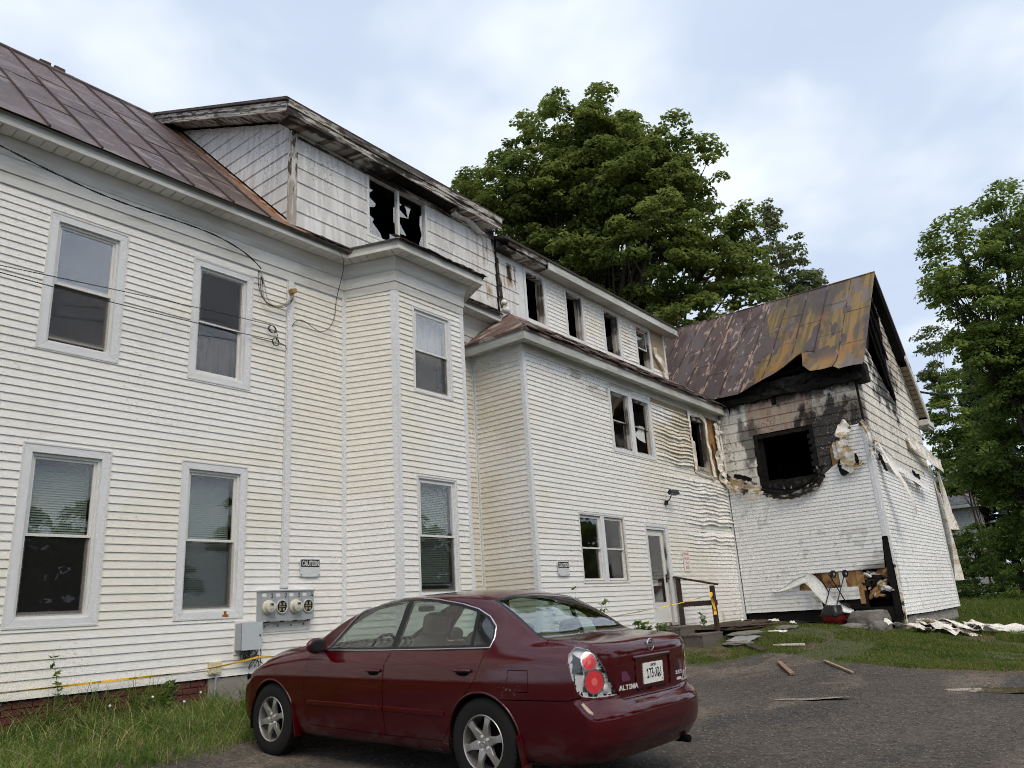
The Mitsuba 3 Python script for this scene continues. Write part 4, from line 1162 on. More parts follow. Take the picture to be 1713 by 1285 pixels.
reg = rect(1.42, 5.30, 4.0, 7.02).difference(fire.buffer(0.02)).difference(rect(3.02, 3.17, 6.8, 7.1)).difference(sg.Polygon([(4.32, 4.55), (4.9, 4.6), (4.95, 5.55), (4.6, 5.75), (4.35, 5.3)]))
shingles(WW, F_WING, reg, 4.08, 7.02, 0.27, 0.61, 'burnt_shingle', seed=14, lip=0.026, name='wall_shingle')
reg = gp.buffer(-0.04).intersection(rect(21.46, 29.2, 4.6, 11)).difference(ghole.buffer(0.03))
shingles(GW, F_GABLE, reg, 4.65, 11.0, 0.27, 1.22, 'burnt_shingle', seed=15, lip=0.026, name='wall_shingle')
put('charred_studs', rough(cat_([F_WING.box(2.36, 2.46, 4.6, 6.04, -0.13, 0.02), F_WING.box(3.90, 4.0, 4.6, 6.04, -0.13, 0.015), F_WING.box(2.46, 3.9, 5.93, 6.04, -0.13, 0.018), F_WING.box(2.46, 3.9, 4.6, 4.70, -0.13, 0.05), F_WING.box(2.46, 2.56, 4.7, 5.93, -0.16, -0.10)]
                          + [F_WING.box(3.84, 3.93, z, z + 0.12, -0.10, 0.024) for z in np.arange(4.75, 5.85, 0.19)]), .035, 5, 2, .1), 'char', parent=H, label='charred black frame of the burnt wing window')

# vinyl still hanging on the lower wall, torn round the burnt window
edge = [(1.42, 4.66), (2.35, 4.47), (2.6, 4.36), (3.1, 4.18), (3.6, 4.24), (3.95, 4.42), (4.12, 4.66), (4.35, 4.82), (4.55, 4.92), (4.72, 5.2), (4.86, 5.62), (4.95, 5.82), (5.25, 5.84)]
reg = sg.Polygon([(1.42, 1.22), (5.25, 1.22)] + edge[::-1])
reg = reg.difference(sg.Polygon([(3.1, 2.125), (3.2, 1.98), (3.0, 1.86), (2.95, 1.72), (3.45, 1.70), (3.5, 1.22), (5.4, 1.22), (5.4, 2.9), (5.23, 2.9), (5.16, 2.125)]))


def warp3(U, Z):
    a = np.clip((Z - 4.0) / 0.8, 0, 1) * np.clip((U - 4.0) / 0.3, 0, 1) + np.clip((2.3 - Z) / 0.5, 0, 1) * np.clip((U - 2.2) / 0.8, 0, 1)
    s = meshkit.fbm(np.stack([U * 3, Z * 4, U * 0], -1), 3, seed=18) - 0.5
    return -0.05 * a * s, a * 0.08 * np.abs(s) * 2


boards(WW, F_WING, reg, 1.22, 5.84, 'vinyl_wing', d0=0.03, warp=warp3, stuff=True, seg=0.15)
put('vinyl_remnant', cat_([lap_mesh(F_WING, 3.6, 4.45, 1.42 + i * LAP, 1.42 + (i + 1) * LAP, 0.03, 0.015) for i in range(3)]), 'vinyl_wing', parent=WW)
greg = sg.Polygon([(21.56, 0.98), (29.2, 0.90), (29.2, 5.5), (28.7, 5.28), (28.1, 5.22), (28.1, 5.02), (27.2, 5.02), (27.2, 4.72), (24.3, 4.92), (21.56, 5.05)])
boards(GW, F_GABLE, greg, 0.95, 5.5, 'vinyl_wing', d0=0.03, stuff=True)
put('corner_trim', F_GABLE.box(21.42, 21.55, 2.2, 5.0, 0.01, 0.055), 'trim', parent=H)
put('corner_trim', slab(F_GABLE.at(*np.meshgrid(np.linspace(21.42, 21.55, 4), np.linspace(0.75, 2.2, 14), indexing='ij'), d=0.06 + np.zeros((4, 14))), F_GABLE.at(*np.meshgrid(np.linspace(21.42, 21.55, 4), np.linspace(0.75, 2.2, 14), indexing='ij'), d=0.02 + np.zeros((4, 14)))), 'scorched_vinyl', parent=H)
put('corner_trim', F_WING.box(5.255, 5.362, 2.9, 5.80, 0.0, 0.056), 'trim', parent=H)
put('corner_trim', F_GABLE.box(29.12, 29.27, 0.95, 5.4, 0.01, 0.06), 'trim', parent=H)
# exposed wall at the torn foot: sheathing, batten, studs, burnt insulation
put('exposed_sheathing', F_WING.poly(sg.Polygon([(2.85, 1.62), (4.62, 1.62), (4.62, 2.14), (2.85, 2.14)]), 0.0005, 0.0015), 'osb', parent=H)
put('exposed_sheathing', F_WING.poly(sg.Polygon([(4.36, 4.75), (4.88, 4.75), (4.92, 5.5), (4.6, 5.72), (4.36, 5.3)]), 0.0005, 0.004), 'osb', parent=H)
put('batten', F_WING.box(4.02, 4.17, 1.66, 2.11, 0.003, 0.024), 'sash_white', parent=H)
put('stud', cat_([F_WING.box(4.44, 4.56, 1.3, 2.12, 0.003, 0.025), F_WING.box(4.30, 4.34, 1.66, 2.12, 0.003, 0.014)]), 'osb', parent=H)
put('burnt_sill', cat_([F_WING.box(1.45, 5.3, 0.85, 1.20, -0.25, -0.02), F_WING.box(4.55, 5.34, 0.9, 2.7, -0.7, -0.55), F_WING.box(5.2, 5.34, 1.0, 2.9, -0.4, 0.01)]), 'char', parent=H)
rng = random.Random(77)
ms = {0: [], 1: [], 2: []}
for i in range(46):
    w = rng.uniform(0.05, 0.16)
    m = trimesh.creation.icosphere(1, 1.0)
    m.vertices = m.vertices * np.array([w * 0.6, w * rng.uniform(0.8, 1.8), w * 0.45]) * (0.7 + 0.6 * meshkit.noise(m.vertices * 2.3 + i, i))[:, None]
    m = move(m, F_WING.at(rng.uniform(4.64, 5.12), rng.uniform(1.45, 2.10), rng.uniform(-0.22, -0.03)), rx=rng.uniform(-1, 1), ry=rng.uniform(-1, 1))
    ms[i % 3].append(m)
put('burnt_insulation', cat_(ms[0]), 'osb', parent=H, label='scorched brown wall filling at the torn foot of the wing')
put('burnt_insulation', cat_(ms[1]), 'scorched_vinyl', parent=H)
put('burnt_insulation', cat_(ms[2]), 'char', parent=H)

rng = random.Random(31)
for i in range(26):
    u = 2.42 + i * .066 + rng.uniform(-.02, .02)
    zt = 4.60 if u < 4.0 else 4.9
    h = rng.uniform(.10, .34) * (1.0 if u > 2.6 else .6)
    w = rng.uniform(.04, .10)
    q = sg.Polygon([(u - w, zt), (u + w, zt + rng.uniform(-.03, .03)), (u + w * .7, zt - h * .6), (u + rng.uniform(-.02, .04), zt - h), (u - w * .6, zt - h * .7)])
    put('charred_scrap', F_WING.poly(q, 0.048 + .004 * (i % 4), 0.056 + .004 * (i % 4)), 'char' if i % 3 else 'burnt_roll', parent=H)
# peeled and curled siding
wobbly([(1.36, 5.02, 0.03), (1.55, 4.82, 0.10), (1.95, 4.64, 0.20), (2.38, 4.42, 0.24)], 0.30, 0.03, F_WING, seed=40, amp=0.05, mat_='scorched_vinyl', parent=H, name='peeled_siding')
wobbly([(1.40, 4.90, 0.06), (1.75, 4.66, 0.16), (2.1, 4.52, 0.25), (2.40, 4.50, 0.22)], 0.22, 0.05, F_WING, seed=41, amp=0.05, mat_='scorched_vinyl', name='peeled_siding')
wobbly([(1.50, 4.74, 0.08), (1.9, 4.50, 0.2), (2.3, 4.38, 0.24)], 0.20, 0.03, F_WING, seed=42, amp=0.06, mat_='scorched_vinyl', name='peeled_siding')
wobbly([(1.62, 4.95, 0.02), (1.85, 4.88, 0.10), (2.15, 4.72, 0.15)], 0.20, 0.02, F_WING, seed=46, amp=0.03, mat_='char', name='peeled_siding')
wobbly([(2.45, 4.42, 0.10), (2.8, 4.26, 0.15), (3.2, 4.20, 0.18), (3.6, 4.28, 0.16), (3.95, 4.46, 0.12), (4.1, 4.66, 0.10)], 0.17, 0.03, F_WING, seed=43, amp=0.09, n=70, mat_='burnt_roll', name='peeled_siding')
wobbly([(2.42, 4.52, 0.12), (2.9, 4.36, 0.14), (3.5, 4.36, 0.14), (3.95, 4.58, 0.10)], 0.14, 0.04, F_WING, seed=44, amp=0.09, n=70, mat_='char', name='peeled_siding')
wobbly([(4.98, 5.86, 0.05), (4.82, 5.72, 0.12), (4.74, 5.4, 0.16), (4.80, 5.1, 0.17), (4.80, 4.85, 0.12), (4.70, 4.66, 0.10)], 0.34, 0.08, F_WING, seed=47, amp=0.06, n=44, mat_='scorched_vinyl', name='peeled_siding')
wobbly([(4.78, 5.74, 0.05), (4.64, 5.5, 0.10), (4.58, 5.25, 0.12), (4.62, 5.0, 0.10)], 0.2, 0.05, F_WING, seed=48, amp=0.05, mat_='scorched_vinyl', name='peeled_siding')
wobbly([(4.74, 4.98, 0.12), (4.66, 4.82, 0.15), (4.70, 4.55, 0.12)], 0.22, 0.03, F_WING, seed=49, amp=0.05, mat_='char', name='peeled_siding')
wobbly([(4.96, 5.02, 0.10), (5.02, 4.88, 0.15), (4.96, 4.74, 0.10)], 0.14, 0.02, F_WING, seed=50, amp=0.06, mat_='char', name='peeled_siding')
wobbly([(4.85, 4.80, 0.10), (5.0, 4.74, 0.13), (5.16, 4.80, 0.09)], 0.10, 0.02, F_WING, seed=51, amp=0.05, mat_='scorched_vinyl', name='peeled_siding')
wobbly([(5.26, 5.86, 0.05), (5.38, 5.7, 0.12), (5.46, 5.3, 0.14), (5.42, 4.95, 0.10)], 0.16, 0.03, F_WING, seed=52, amp=0.05, mat_='scorched_vinyl', name='peeled_siding')
wobbly([(21.62, 5.5, 0.10), (21.75, 5.0, 0.20), (22.1, 4.3, 0.42), (22.55, 3.4, 0.50)], 0.36, 0.03, F_GABLE, seed=60, amp=0.004, n=40, taper=(.5, .9, 1, .8), pleat=.8, mat_='melted_vinyl', name='peeled_siding')
wobbly([(22.2, 4.98, 0.05), (23.6, 4.86, 0.10), (25.2, 4.72, 0.14), (26.4, 4.58, 0.18), (27.2, 4.62, 0.18)], 0.24, 0.03, F_GABLE, seed=61, amp=0.008, pleat=.6, n=60, mat_='vinyl_wing', name='peeled_siding')
wobbly([(21.9, 5.25, 0.04), (22.4, 5.2, 0.06), (23.4, 5.1, 0.06)], 0.16, 0.02, F_GABLE, seed=62, amp=0.02, mat_='vinyl_wing', name='peeled_siding')
wobbly([(26.2, 5.95, 0.05), (27.2, 5.9, 0.12), (28.4, 5.68, 0.20), (29.6, 5.5, 0.30)], 0.42, 0.05, F_GABLE, seed=63, amp=0.015, pleat=.8, n=44, mat_='melted_vinyl', name='peeled_siding')
wobbly([(25.9, 4.95, 0.03), (26.2, 4.82, 0.09), (26.7, 4.72, 0.09)], 0.30, 0.02, F_GABLE, seed=65, amp=0.08, mat_='char', name='peeled_siding')
wobbly([(21.85, 5.0, 0.05), (22.0, 4.85, 0.1), (22.1, 4.6, 0.1)], 0.2, 0.02, F_GABLE, seed=66, amp=0.08, mat_='char', name='peeled_siding')
s = np.linspace(0, 1, 40)
for i, (x0, ztop, zbot, wd, bow) in enumerate([(29.22, 5.55, 2.6, 0.42, 0.55), (29.28, 4.6, 1.75, 0.34, 0.38), (29.30, 5.3, 3.4, 0.25, 0.7)]):
    rows = []
    for q in np.linspace(0, 1, 12):
        z = ztop + (zbot - ztop) * s
        x = x0 + bow * np.sin(s * 1.5) * (0.35 + 0.65 * q) + wd * q * (0.35 + 0.65 * s)
        y = -5.40 - 0.10 * np.sin(q * 9 + s * 3 + i) * (0.3 + s) - 0.10 * i
        rows.append(np.stack([x, y, z], -1))
    V = np.stack(rows, 1)
    put('peeled_siding', slab(V, V + np.array([0.004, 0.006, 0])), 'melted_vinyl', smooth=40, parent=H)
# the big flap curling off the foot of the wall
for (pts, w, sd, tp) in (([(2.95, 2.06, 0.05), (3.2, 2.03, 0.10), (3.42, 1.90, 0.22), (3.62, 1.66, 0.36), (3.85, 1.42, 0.48), (4.15, 1.22, 0.58), (4.4, 1.14, 0.62)], 0.34, 70, (.5, .9, 1.0, .9, .6, .25)),
                         ([(2.25, 1.74, 0.035), (2.6, 1.80, 0.08), (2.95, 1.93, 0.13), (3.25, 2.0, 0.17)], 0.17, 71, (.05, .5, 1.0, 1.0)),
                         ([(3.28, 1.96, 0.10), (3.5, 1.82, 0.14), (3.7, 1.72, 0.16)], 0.06, 72, (1.0, .5))):
    wobbly(pts, w, 0.02, F_WING, seed=sd, amp=0.004, n=40, mat_='white_plastic', name='peeled_siding', curl=0.05, taper=tp, pleat=.7)

# roof of the wing
ue = [-4.2, -3.6, -2.95, -2.3, -1.65, -1.0, -0.34, 0.32, 0.98, 1.63, 2.27, 2.92, 3.58, 4.23, 4.95, 5.68]


def lift(U, V):
    A = np.where(U < 4.235, 0.40 * np.clip((U - 2.0) / 2.0, 0, 1) ** 1.4, np.where(U < 4.955, 0.20, 0.07))
    k = np.clip(1 - V / np.where(U < 4.235, 1.5, 0.9), 0, 1)
    return A * k ** 1.6 + 0.02 * np.sin(U * 5) * k


def tear(U, V):
    """The burnt sheets have curled back from the eave, most at the tear beside the hanging flaps."""
    v0 = np.where(U < 4.228, 0.80 * np.clip((U - 2.0) / 2.2, 0, 1) ** 1.7, 0.0)
    return v0 * np.clip(1 - V / 1.9, 0, 1)


vclip = sg.Polygon([(5.68, 0.0), (5.68, LW), (-4.2, LW), (-4.2, LW * 0.98), (1.2, 0.02), (2.0, 0.0)])
RW = put('wing_roof', cat_([S_WR.box(-5.62, 4.2, 0.0, LW, -0.10, 0.0), S_WL.poly(rect(-4.2, 5.62, 0.75, LW), -0.12, -0.03)]), 'char', parent=H)
tin(S_WL, 'tin_sheet', 'burnt_tin_roof', ue, [0.0, 1.95, 3.9, LW], vclip, jog=0.4, seed=7, parent=RW, warpfn=lift, seamh=0.032, shift=tear)
put('roof_edge', S_WR.box(-5.68, -5.60, -0.05, LW, -0.11, 0.004), 'roof_felt', parent=RW)
put('ridge_cap', tube([(25.33, -5.68, 11.345), (25.33, 4.2, 11.345)], 0.03, 6), 'burnt_tin_roof', parent=RW)


put('charred_eave', rough(cat_([F_WING.box(1.30, 5.50, 7.02, 7.16, -0.05, 0.17), F_WING.box(1.30, 5.5, 7.18, 7.5, -0.4, 0.06), F_WING.box(1.3, 5.4, 7.2, 7.9, -0.75, -0.5)]), 0.10, 4.5, 4, 0.12), 'char', parent=H)
for i in range(7):
    u = 1.7 + i * 0.58
    put('rafter_tail', rough(S_WL.box(u, u + 0.06, 0.02 + 0.1 * (i % 3), 1.2, -0.28, -0.14), .03, 5, i, .12), 'char', parent=H)
for u, h in ((1.75, 0.28), (1.92, 0.12), (2.9, 0.10), (3.06, 0.24), (3.6, 0.09), (4.5, 0.12), (5.1, 0.14)):
    put('charred_splinter', F_WING.poly(sg.Polygon([(u, 7.02), (u + 0.07, 7.02), (u + 0.02, 7.02 - h)]), 0.05, 0.065), 'char', parent=H)
# right-hand rake of the gable: charred soffit above, painted board below
q = lambda x: 7.25 + (29.61 - x) * math.tan(PW)
put('rake_soffit', S_WR.box(-5.62, -5.30, 2.6, LW, -0.20, -0.10), 'char', parent=H)
put('rake_board', S_WR.box(-5.685, -5.64, -0.05, 2.7, -0.30, -0.005), 'peeled_white', parent=H)
put('rake_board', S_WR.box(-5.40, -5.355, 0.2, 2.4, -0.36, -0.16), 'peeled_white', parent=H)
for i in range(11):
    put('soffit_lath', S_WR.box(-5.64, -5.40, 0.15 + i * 0.2, 0.15 + i * 0.2 + 0.17, -0.19, -0.165), 'kraft_board', parent=H)
put('eave_return', cat_([boxm(28.95, 30.0, -5.70, -5.36, 6.88, 7.06), boxm(29.05, 29.95, -5.66, -5.36, 6.80, 6.88)]), 'peeled_white', parent=H)
put('charred_rake', rough(cat_([S_WL.box(5.36, 5.60, 0.2, LW, -0.16, -0.05), F_GABLE.box(21.35, 21.75, 6.95, 7.45, -0.05, 0.28)]), 0.03, 4, 3, 0.2), 'char', parent=H)
for (a, b, r) in (((23.55, 8.35), (25.25, 10.9), 0.05), ((24.7, 10.2), (25.95, 7.25), 0.045), ((24.2, 9.6), (25.4, 7.6), 0.04), ((25.2, 10.3), (26.05, 8.6), 0.035)):
    p0, p1 = F_GABLE.at(a[0], a[1], -0.02), F_GABLE.at(b[0], b[1], 0.02)
    put('charred_timber', rough(tube(np.linspace(p0, p1, 14), r, 6), 0.03, 6, int(a[0] * 10)), 'char', parent=H)
put('wing_floor', cat_([boxm(21.6, 29.1, -5.2, 3.0, 4.3, 4.45), boxm(21.6, 29.1, 2.9, 3.0, 0.9, 11), boxm(24.6, 24.7, -5.2, 3, 1, 7.5), boxm(21.58, 29.1, -1.3, -1.2, 1, 7.6), boxm(21.6, 29.1, -5.2, 3.0, 7.30, 7.4), boxm(29.1, 29.25, -5.2, 3.0, 0.9, 7.5)]), 'soot_wall', parent=H)
put('wing_foundation', cat_([F_GABLE.box(21.7, 29.2, 0.2, 0.93, -0.3, -0.04), F_WING.box(1.4, 4.2, 0.2, 0.9, -0.6, -0.3)]), 'concrete', parent=H)
put('downpipe', cat_([tube([(21.35, -1.40, 6.7), (21.35, -1.42, 4.85)], 0.03, 8), trimesh.creation.icosphere(1, 0.07).apply_translation((21.33, -1.42, 6.62)), trimesh.creation.icosphere(1, 0.06).apply_translation((21.33, -1.44, 6.3))]), 'melted_vinyl', parent=H)
# ------------------------------------------------------------------ ground


def sstep(a, b, x):
    t = np.clip((x - a) / (b - a), 0, 1)
    return t * t * (3 - 2 * t)


def gz(x, y):
    """Height of the ground: it climbs from the road up to the walls and forms a low bank below the wing."""
    x, y = np.asarray(x, float), np.asarray(y, float)
    h = np.interp(y, [-60, -16, -12, -10, -6, -3.2, -1.2, 0, 3, 12], [-0.3, -0.25, -0.12, 0.0, 0.32, 0.43, 0.62, 0.70, 0.75, 0.8])
    m = sstep(14, 20, x) * sstep(-8.2, -3.4, y)
    h = h + 0.45 * m * (1 - 0.55 * sstep(21, 30, x))
    far = sstep(32, 60, x)
    h = h * (1 - far) + (0.55 + 0.0 * x) * far
    return h + 0.02 * (meshkit.fbm(np.stack([x * 0.9, y * 0.9, x * 0], -1), 3, 3) - 0.5) + 0.05 * (meshkit.fbm(np.stack([x * 0.3, y * 0.3, x * 0], -1), 2, 5) - 0.5)


def nonuni(segs):
    return np.unique(np.concatenate([np.arange(a, b, s) for a, b, s in segs] + [[segs[-1][1]]]))


gx = nonuni([(-700, -100, 100), (-100, -16, 12), (-16, -2, 1.0), (-2, 32, 0.16), (32, 60, 1.0), (60, 160, 12), (160, 1100, 120)])
gy = nonuni([(-900, -100, 100), (-100, -20, 10), (-20, -12, 0.5), (-12, 1.2, 0.16), (1.2, 12, 0.8), (12, 60, 6), (60, 160, 20), (160, 1100, 120)])
X, Y = np.meshgrid(gx, gy, indexing='ij')


BANK = [(-9.6, 16.6), (-8.2, 15.8), (-6.5, 15.0), (-5.5, 15.4), (-4.6, 16.0), (-3.9, 16.3), (-3.3, 14.7), (-2.6, 13.6), (-1.3, 12.6)]   # (y, x) where gravel turns to grass


def gravel_color(p, n, uv):
    k = fbm(p.x * 0.5, p.y * 1.1, 1.0, 4)
    g = mix((0.040, 0.036, 0.031), (0.080, 0.070, 0.060), k)
    g = mix(g, (0.125, 0.102, 0.080), 0.6 * smoothstep(0.54, 0.70, fbm(p.x * 0.35 + 3, p.y * 1.3, 4.0, 4)))
    g = mix(g, (0.040, 0.038, 0.037), 0.7 * smoothstep(0.56, 0.68, fbm(p.x * 0.6 + 9, p.y * 1.8, 6.0, 4)))
    a, b, w = voronoi(p.x * 34, p.y * 34)
    g = mix(g, (0.20, 0.19, 0.175), 0.6 * smoothstep(0.82, 0.92, w) * smoothstep(0.42, 0.3, a))
    g = g * (0.65 + 0.7 * noise(p.x * 48, p.y * 48)) * (0.80 + 0.4 * noise(p.x * 17, p.y * 17, 4.0))
    # soil under the grass by the wall and on the bank
    edge = fbm(p.x * 1.1, p.y * 1.1, 3.0, 4) - 0.5
    left = smoothstep(-2.3, -1.7, p.y + 0.9 * edge) * smoothstep(9.0, 8.4, p.x)
    xb = mi.Float(16.6)
    for (y0, x0), (y1, x1) in zip(BANK[:-1], BANK[1:]):
        xb = xb + (x1 - x0) * dr.clip((p.y - y0) / (y1 - y0), 0, 1)
    bank = smoothstep(-0.15, 0.15, p.x - xb + 1.3 * edge)
    beyond = smoothstep(30, 31, p.x + 2 * edge)
    soil = dr.maximum(dr.maximum(left, bank), beyond)
    bare = smoothstep(0.5, 0.6, fbm(p.x * 0.8, p.y * 0.8, 8.0, 4))
    s = mix((0.055, 0.062, 0.028), (0.085, 0.062, 0.042), bare)
    s = s * (0.7 + 0.6 * noise(p.x * 30, p.y * 30, 3.0))
    return mix(g, s, soil)


def gravel_bump(p, n, uv):
    a, b, w = voronoi(p.x * 34, p.y * 34)
    return 0.5 * smoothstep(0.6, 0.1, a) * w + 0.5 * fbm(p.x * 8, p.y * 8, 1.0, 3)


mat('gravel', gravel_color, 0.85, 0.25, bump=gravel_bump, bump_scale=0.016)
put('ground', gridmesh(np.stack([X, Y, gz(X, Y)], -1)), 'gravel', smooth=True, kind='structure')
# ------------------------------------------------------------------ the red car
from scipy.interpolate import PchipInterpolator as Pchip
from scipy.spatial import cKDTree

CAR_POS, CAR_YAW, CAR_PITCH = np.array([5.798, -5.777, 0.328]), 0.0235, 0.0343
_cf = np.array([math.sin(CAR_YAW) * math.cos(CAR_PITCH), math.cos(CAR_YAW) * math.cos(CAR_PITCH), math.sin(CAR_PITCH)])
_cl = np.array([-math.cos(CAR_YAW), math.sin(CAR_YAW), 0.0]); _cu = np.cross(_cf, _cl)
CARM = np.eye(4); CARM[:3, 0], CARM[:3, 1], CARM[:3, 2], CARM[:3, 3] = _cf, _cl, _cu, CAR_POS


def knots(*kv):
    x = np.array([k for k, _ in kv][::-1], float); v = np.array([q for _, q in kv][::-1], float)
    return Pchip(x, v)


zb_ = knots((3.7, .27), (3.4, .21), (2.6, .20), (0, .20), (-.7, .21), (-1.05, .25))
ws_ = knots((3.7, .74), (3.3, .80), (2.4, .815), (0.3, .82), (-.6, .81), (-1.05, .77))
wb_ = knots((3.7, .82), (3.3, .865), (2.6, .888), (1.2, .895), (0.1, .892), (-.5, .878), (-1.05, .835))
wsh_ = knots((3.7, .72), (3.3, .775), (2.8, .80), (2.3, .812), (1.5, .828), (0.6, .828), (0, .815), (-.5, .785), (-1.05, .735))
zbe_ = knots((3.7, .66), (3.45, .775), (3.1, .86), (2.7, .92), (2.2, .958), (1.5, .975), (0.5, 1.0), (-.1, 1.022), (-.6, 1.035), (-1.05, 1.02))
zt_ = knots((3.7, .71), (3.5, .815), (3.2, .91), (2.8, .985), (2.5, 1.02), (2.36, 1.035), (2.2, 1.105), (1.9, 1.262), (1.6, 1.385), (1.35, 1.445), (1.1, 1.472), (.7, 1.486), (.35, 1.474), (.12, 1.437), (-.08, 1.345),
             (-.28, 1.222), (-.44, 1.120), (-.52, 1.100), (-.8, 1.085), (-1.0, 1.066), (-1.05, 1.055))
wr_ = knots((3.7, .5), (2.8, .64), (2.36, .70), (1.9, .69), (1.35, .635), (.7, .61), (.1, .585), (-.3, .615), (-.55, .64), (-1.05, .62))
NP = 56


def half_profile(x):
    zb, ws, wb, wsh, zbe, zt, wr = (float(f(x)) for f in (zb_, ws_, wb_, wsh_, zbe_, zt_, wr_))
    h = zt - zbe
    g = min(1.0, max(0.0, (h - 0.04) / 0.40))
    P = np.array([(0, zb), (ws - .10, zb), (ws, zb + .05), (wb - .022, .50), (wb, .74), (wb - .012, .74 + .55 * (zbe - .74)), (wsh, zbe), (wsh + (wr - wsh) * (0.45 + 0.0 * g), zbe + h * .48 + 0.0),
                  (wr + 0.022, zbe + h * .89), (wr * .72, zt - h * .03 - .006), (0, zt)])
    s = np.concatenate([[0], np.cumsum(np.linalg.norm(np.diff(P, axis=0), axis=1) ** 0.8)])
    t = np.linspace(0, 1, NP) * s[-1]
    # the knots sit at fixed places of the sampling, so that rings line up
    fr = np.array([0, .10, .16, .28, .38, .45, .53, .66, .79, .90, 1.0])
    u = np.interp(np.linspace(0, 1, NP), fr, s)
    return np.stack([Pchip(s, P[:, 0])(u), Pchip(s, P[:, 1])(u)], 1)


def x_rear(y, z):
    R = np.interp(z, [.2, .29, .38, .48, .56, .605, .635, .66, .75, .88, .98, 1.03, 1.06, 1.2], [.05, .0, -.062, -.082, -.080, -.065, -.012, .008, .004, -.004, .002, .018, .045, .06])
    return R + .17 * (np.abs(y) / .86) ** 4.0


def x_front(y, z):
    R = np.interp(z, [.2, .28, .42, .55, .63, .72, .8], [-.05, .0, .035, .035, .015, -.05, -.12])
    return R - .42 * (np.abs(y) / .85) ** 2.6


def warp_ends(v):
    x, y, z = v[:, 0], v[:, 1], v[:, 2]
    wr = sstep(-.15, -1.05, x) if False else np.clip((-.25 - x) / .78, 0, 1) ** 2
    wf = np.clip((x - 2.75) / .95, 0, 1) ** 2
    v = v.copy()
    v[:, 0] = x + wr * x_rear(y, z) + wf * x_front(y, z)
    return v


def car_body(inset=0.0):
    r = .05
    xs = np.concatenate([np.linspace(3.65, 2.5, 44), np.linspace(2.48, -0.6, 96), np.linspace(-.62, -1.0, 26)])
    rings, X = [], []
    C = np.array([0.0, .62])

    def shrink(P, q):
        d = P - C
        k = 1 - q / np.maximum(np.abs(d).max(0), 1e-6)
        return C + d * k

    front = [(3.65 + r * math.sin(a), r * (1 - math.cos(a))) for a in np.linspace(math.pi / 2, 0.0, 7)[:-1]]
    fr = half_profile(3.65)
    for q in np.linspace(.04, .92, 12):
        rings.append(C + (shrink(fr, r) - C) * q); X.append(3.70)
    for x, q in front:
        rings.append(shrink(fr, q)); X.append(x)
    for x in xs:
        rings.append(half_profile(x)); X.append(x)
    rr = half_profile(-1.0)
    for a in np.linspace(0.0, math.pi / 2, 8)[1:]:
        rings.append(shrink(rr, r * (1 - math.cos(a)))); X.append(-1.0 - r * math.sin(a))
    for q in np.linspace(.95, .04, 18):
        rings.append(C + (shrink(rr, r) - C) * q); X.append(-1.05)
    m = 2 * NP - 2
    V = []
    for x, P in zip(X, rings):
        L = np.column_stack([np.full(NP, x), P])
        Rr = L[1:-1][::-1] * [1, -1, 1]
        V.append(np.vstack([L, Rr]))
    n = len(V)
    V = np.vstack(V)
    i, j = np.meshgrid(np.arange(n - 1), np.arange(m), indexing='ij')
    a = (i * m + j).ravel(); b = (i * m + (j + 1) % m).ravel()
    f = np.vstack([np.stack([a, b, b + m], 1), np.stack([a, b + m, a + m], 1)])
    e0, e1 = len(V), len(V) + 1
    V = np.vstack([V, [[3.70, 0, .62], [-1.05, 0, .62]]])
    k = np.arange(m); o = (n - 1) * m
    f = np.vstack([f, np.stack([k * 0 + e0, (k + 1) % m, k], 1), np.stack([k * 0 + e1, o + k, o + (k + 1) % m], 1)])
    V = warp_ends(V)
    mesh = trimesh.Trimesh(V, f, process=False)
    if mesh.volume < 0:
        mesh = trimesh.Trimesh(V, f[:, ::-1], process=False)
    N = np.zeros_like(V); fc = mesh.faces
    cr = np.cross(V[fc[:, 1]] - V[fc[:, 0]], V[fc[:, 2]] - V[fc[:, 0]])
    for q in range(3):
        np.add.at(N, fc[:, q], cr)
    N /= np.linalg.norm(N, axis=1, keepdims=True) + 1e-12
    if inset:
        return trimesh.Trimesh(V - N * inset, mesh.faces, process=False)
    return mesh, N


BODY, BODYN = car_body()
def car_xyz(p):
    q = p - mi.Point3f(*[float(c) for c in CAR_POS])
    return (q.x * _cf[0] + q.y * _cf[1] + q.z * _cf[2], q.x * _cl[0] + q.y * _cl[1] + q.z * _cl[2], q.x * _cu[0] + q.y * _cu[1] + q.z * _cu[2])


